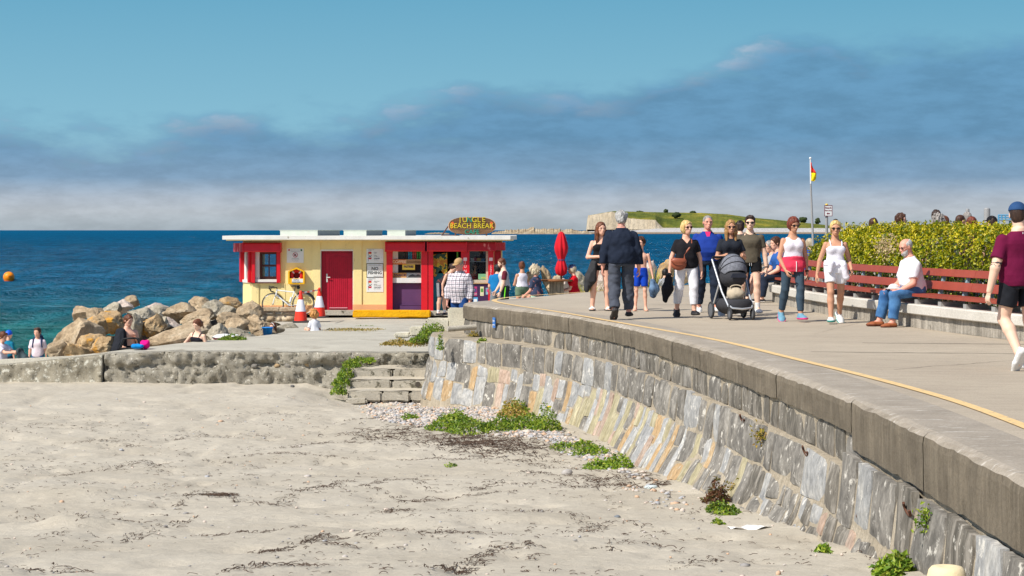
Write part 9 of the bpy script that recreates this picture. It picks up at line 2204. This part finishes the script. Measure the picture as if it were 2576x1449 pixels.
# ---- pushchair
d = 33.55
sx = empty('pushchair', (gx(1846, d), d + .08, 0), R(13), 'grey pushchair with a silver frame pushed along the promenade', 'pushchair')
M_HOOD = mat('grey_marl_fabric', rgb((98, 100, 108)), .9, .14, 30, .3, col2=rgb((130, 132, 140))); M_HOODD = mat('dark_charcoal_fabric', rgb((54, 54, 58)), .9, .1, 20, .3); M_SILV = mat('brushed_silver', rgb((206, 208, 210)), .35, .04, 3, .05, metal=.6); M_WTYRE = mat('pushchair_tyre', rgb((52, 52, 54)), .8, .1)
for (x, y, r_) in ((-.20, -.40, .10), (.20, -.40, .10), (-.29, .30, .145), (.29, .30, .145)):
 wv_ = empty('wheel', (x, y, r_), 0); wv_.parent = sx
 mb = MB(); mb.tube([Vector((0, (r_ - .02) * math.cos(q), (r_ - .02) * math.sin(q))) for q in np.linspace(0, 2 * math.pi, 25)[:-1]], .021, 8, closed=True); mb.obj('tyre', M_WTYRE, wv_)
 mb = MB(); M_ = Matrix.Rotation(R(90), 4, 'Y'); mb.lathe([(r_ - .03, -.014), (r_ - .05, -.018), (.03, -.02), (.0, -.02)], 20, M=M_, caps=False); mb.lathe([(r_ - .03, .014), (r_ - .05, .018), (.03, .02), (.0, .02)], 20, M=M_, caps=False); mb.obj('rim', mat('grey_wheel_disc', rgb((96, 98, 102)), .5, .1), wv_)
for sd in (1, -1):
 mb = MB(); mb.tube([(sd * .21, -.38, .22), (sd * .235, -.10, .46), (sd * .25, .16, .78), (sd * .255, .36, 1.0)], .018, 8); mb.obj('side_tube', M_SILV, sx)
 mb = MB(); mb.tube([(sd * .24, .02, .60), (sd * .28, .28, .16)], .016, 8); mb.obj('rear_tube', M_SILV, sx)
 mb = MB(); mb.tube([(sd * .20, -.40, .13), (sd * .205, -.39, .26)], .022, 8); mb.obj('front_fork', M_WTYRE, sx)
mb = MB(); mb.tube([(-.255, .36, 1.0), (-.22, .42, 1.04), (.22, .42, 1.04), (.255, .36, 1.0)], .020, 8); mb.obj('handle', M_BLK, sx)
mb = MB(); mb.tube([(-.21, -.38, .25), (-.17, -.43, .20), (0, -.45, .185), (.17, -.43, .20), (.21, -.38, .25)], .019, 8); mb.obj('front_bar', M_SILV, sx)
def vobj(name, fn, lo, hi, h, m, parent, loc=None):
 V = Vol(lo, hi, h); fn(V); v_, f_ = V.net(); return link(name, mesh_np(name, v_, f_, m), parent)
def hood(V): V.ell((0, .03, .80), (.232, .30, .30), .02); V.clip((0, 0, .80), unit((0, .35, -1))); V.ell((0, -.10, .74), (.19, .22, .12), .01, sub=True)
vobj('hood', hood, (-.3, -.35, .5), (.3, .4, 1.15), .011, M_HOOD, sx)
for q in (35, 62, 95):
 mb = MB(); mb.tube([Vector((.238 * math.cos(t_), .03 - .305 * math.sin(t_) * math.cos(R(q)), .80 + .305 * math.sin(t_) * math.sin(R(q)))) for t_ in np.linspace(0, math.pi, 15)], .007, 5); mb.obj('hood_seam', M_HOODD, sx)
vobj('carrycot', lambda V: (V.ell((0, .02, .72), (.215, .30, .20), .02), V.clip((0, 0, .80), (0, 0, 1)), V.rough(.004, (12, 12, 12), 2)), (-.3, -.4, .45), (.3, .4, .9), .011, M_HOODD, sx)
mb = MB(); mb.prism([(-.15, .705), (.15, .705), (.11, .775), (-.11, .775)], 'y', -.285, -.262); mb.obj('visor', mat('navy_visor_mesh', rgb((44, 48, 60)), .8, .1), sx)
vobj('basket', lambda V: (V.cone((0, -.30, .26), (0, .22, .24), .16, .17, .03, flat=(np.array([1.0, 0, 0]), -.28)), V.clip((0, 0, .34), (0, 0, 1))), (-.3, -.5, .04), (.3, .45, .45), .012, M_HOODD, sx)
p_ = sx.location; V = Vol((-.25, -.25, -.2), (.25, .25, .25), .012); V.ell((0, 0, 0), (.15, .11, .12), .02); V.rough(.015, (10, 10, 10), 4); v_, f_ = V.net(); o = link('changing_bag', mesh_np('changing_bag', v_, f_, mat('beige_canvas', rgb((186, 172, 148)), .9, .1, 8, .3))); o.location = (p_.x + .02, p_.y - .20, .43); tag(o, 'beige changing bag lying in the basket of the pushchair', 'bag')
mb = MB(); mb.tube([(.1 * math.cos(t_), -.05, .10 + .05 * math.sin(t_)) for t_ in np.linspace(0, math.pi, 11)], .010, 6); mb.obj('bag_handle', mat('beige_canvas', (0, 0, 0)), o)
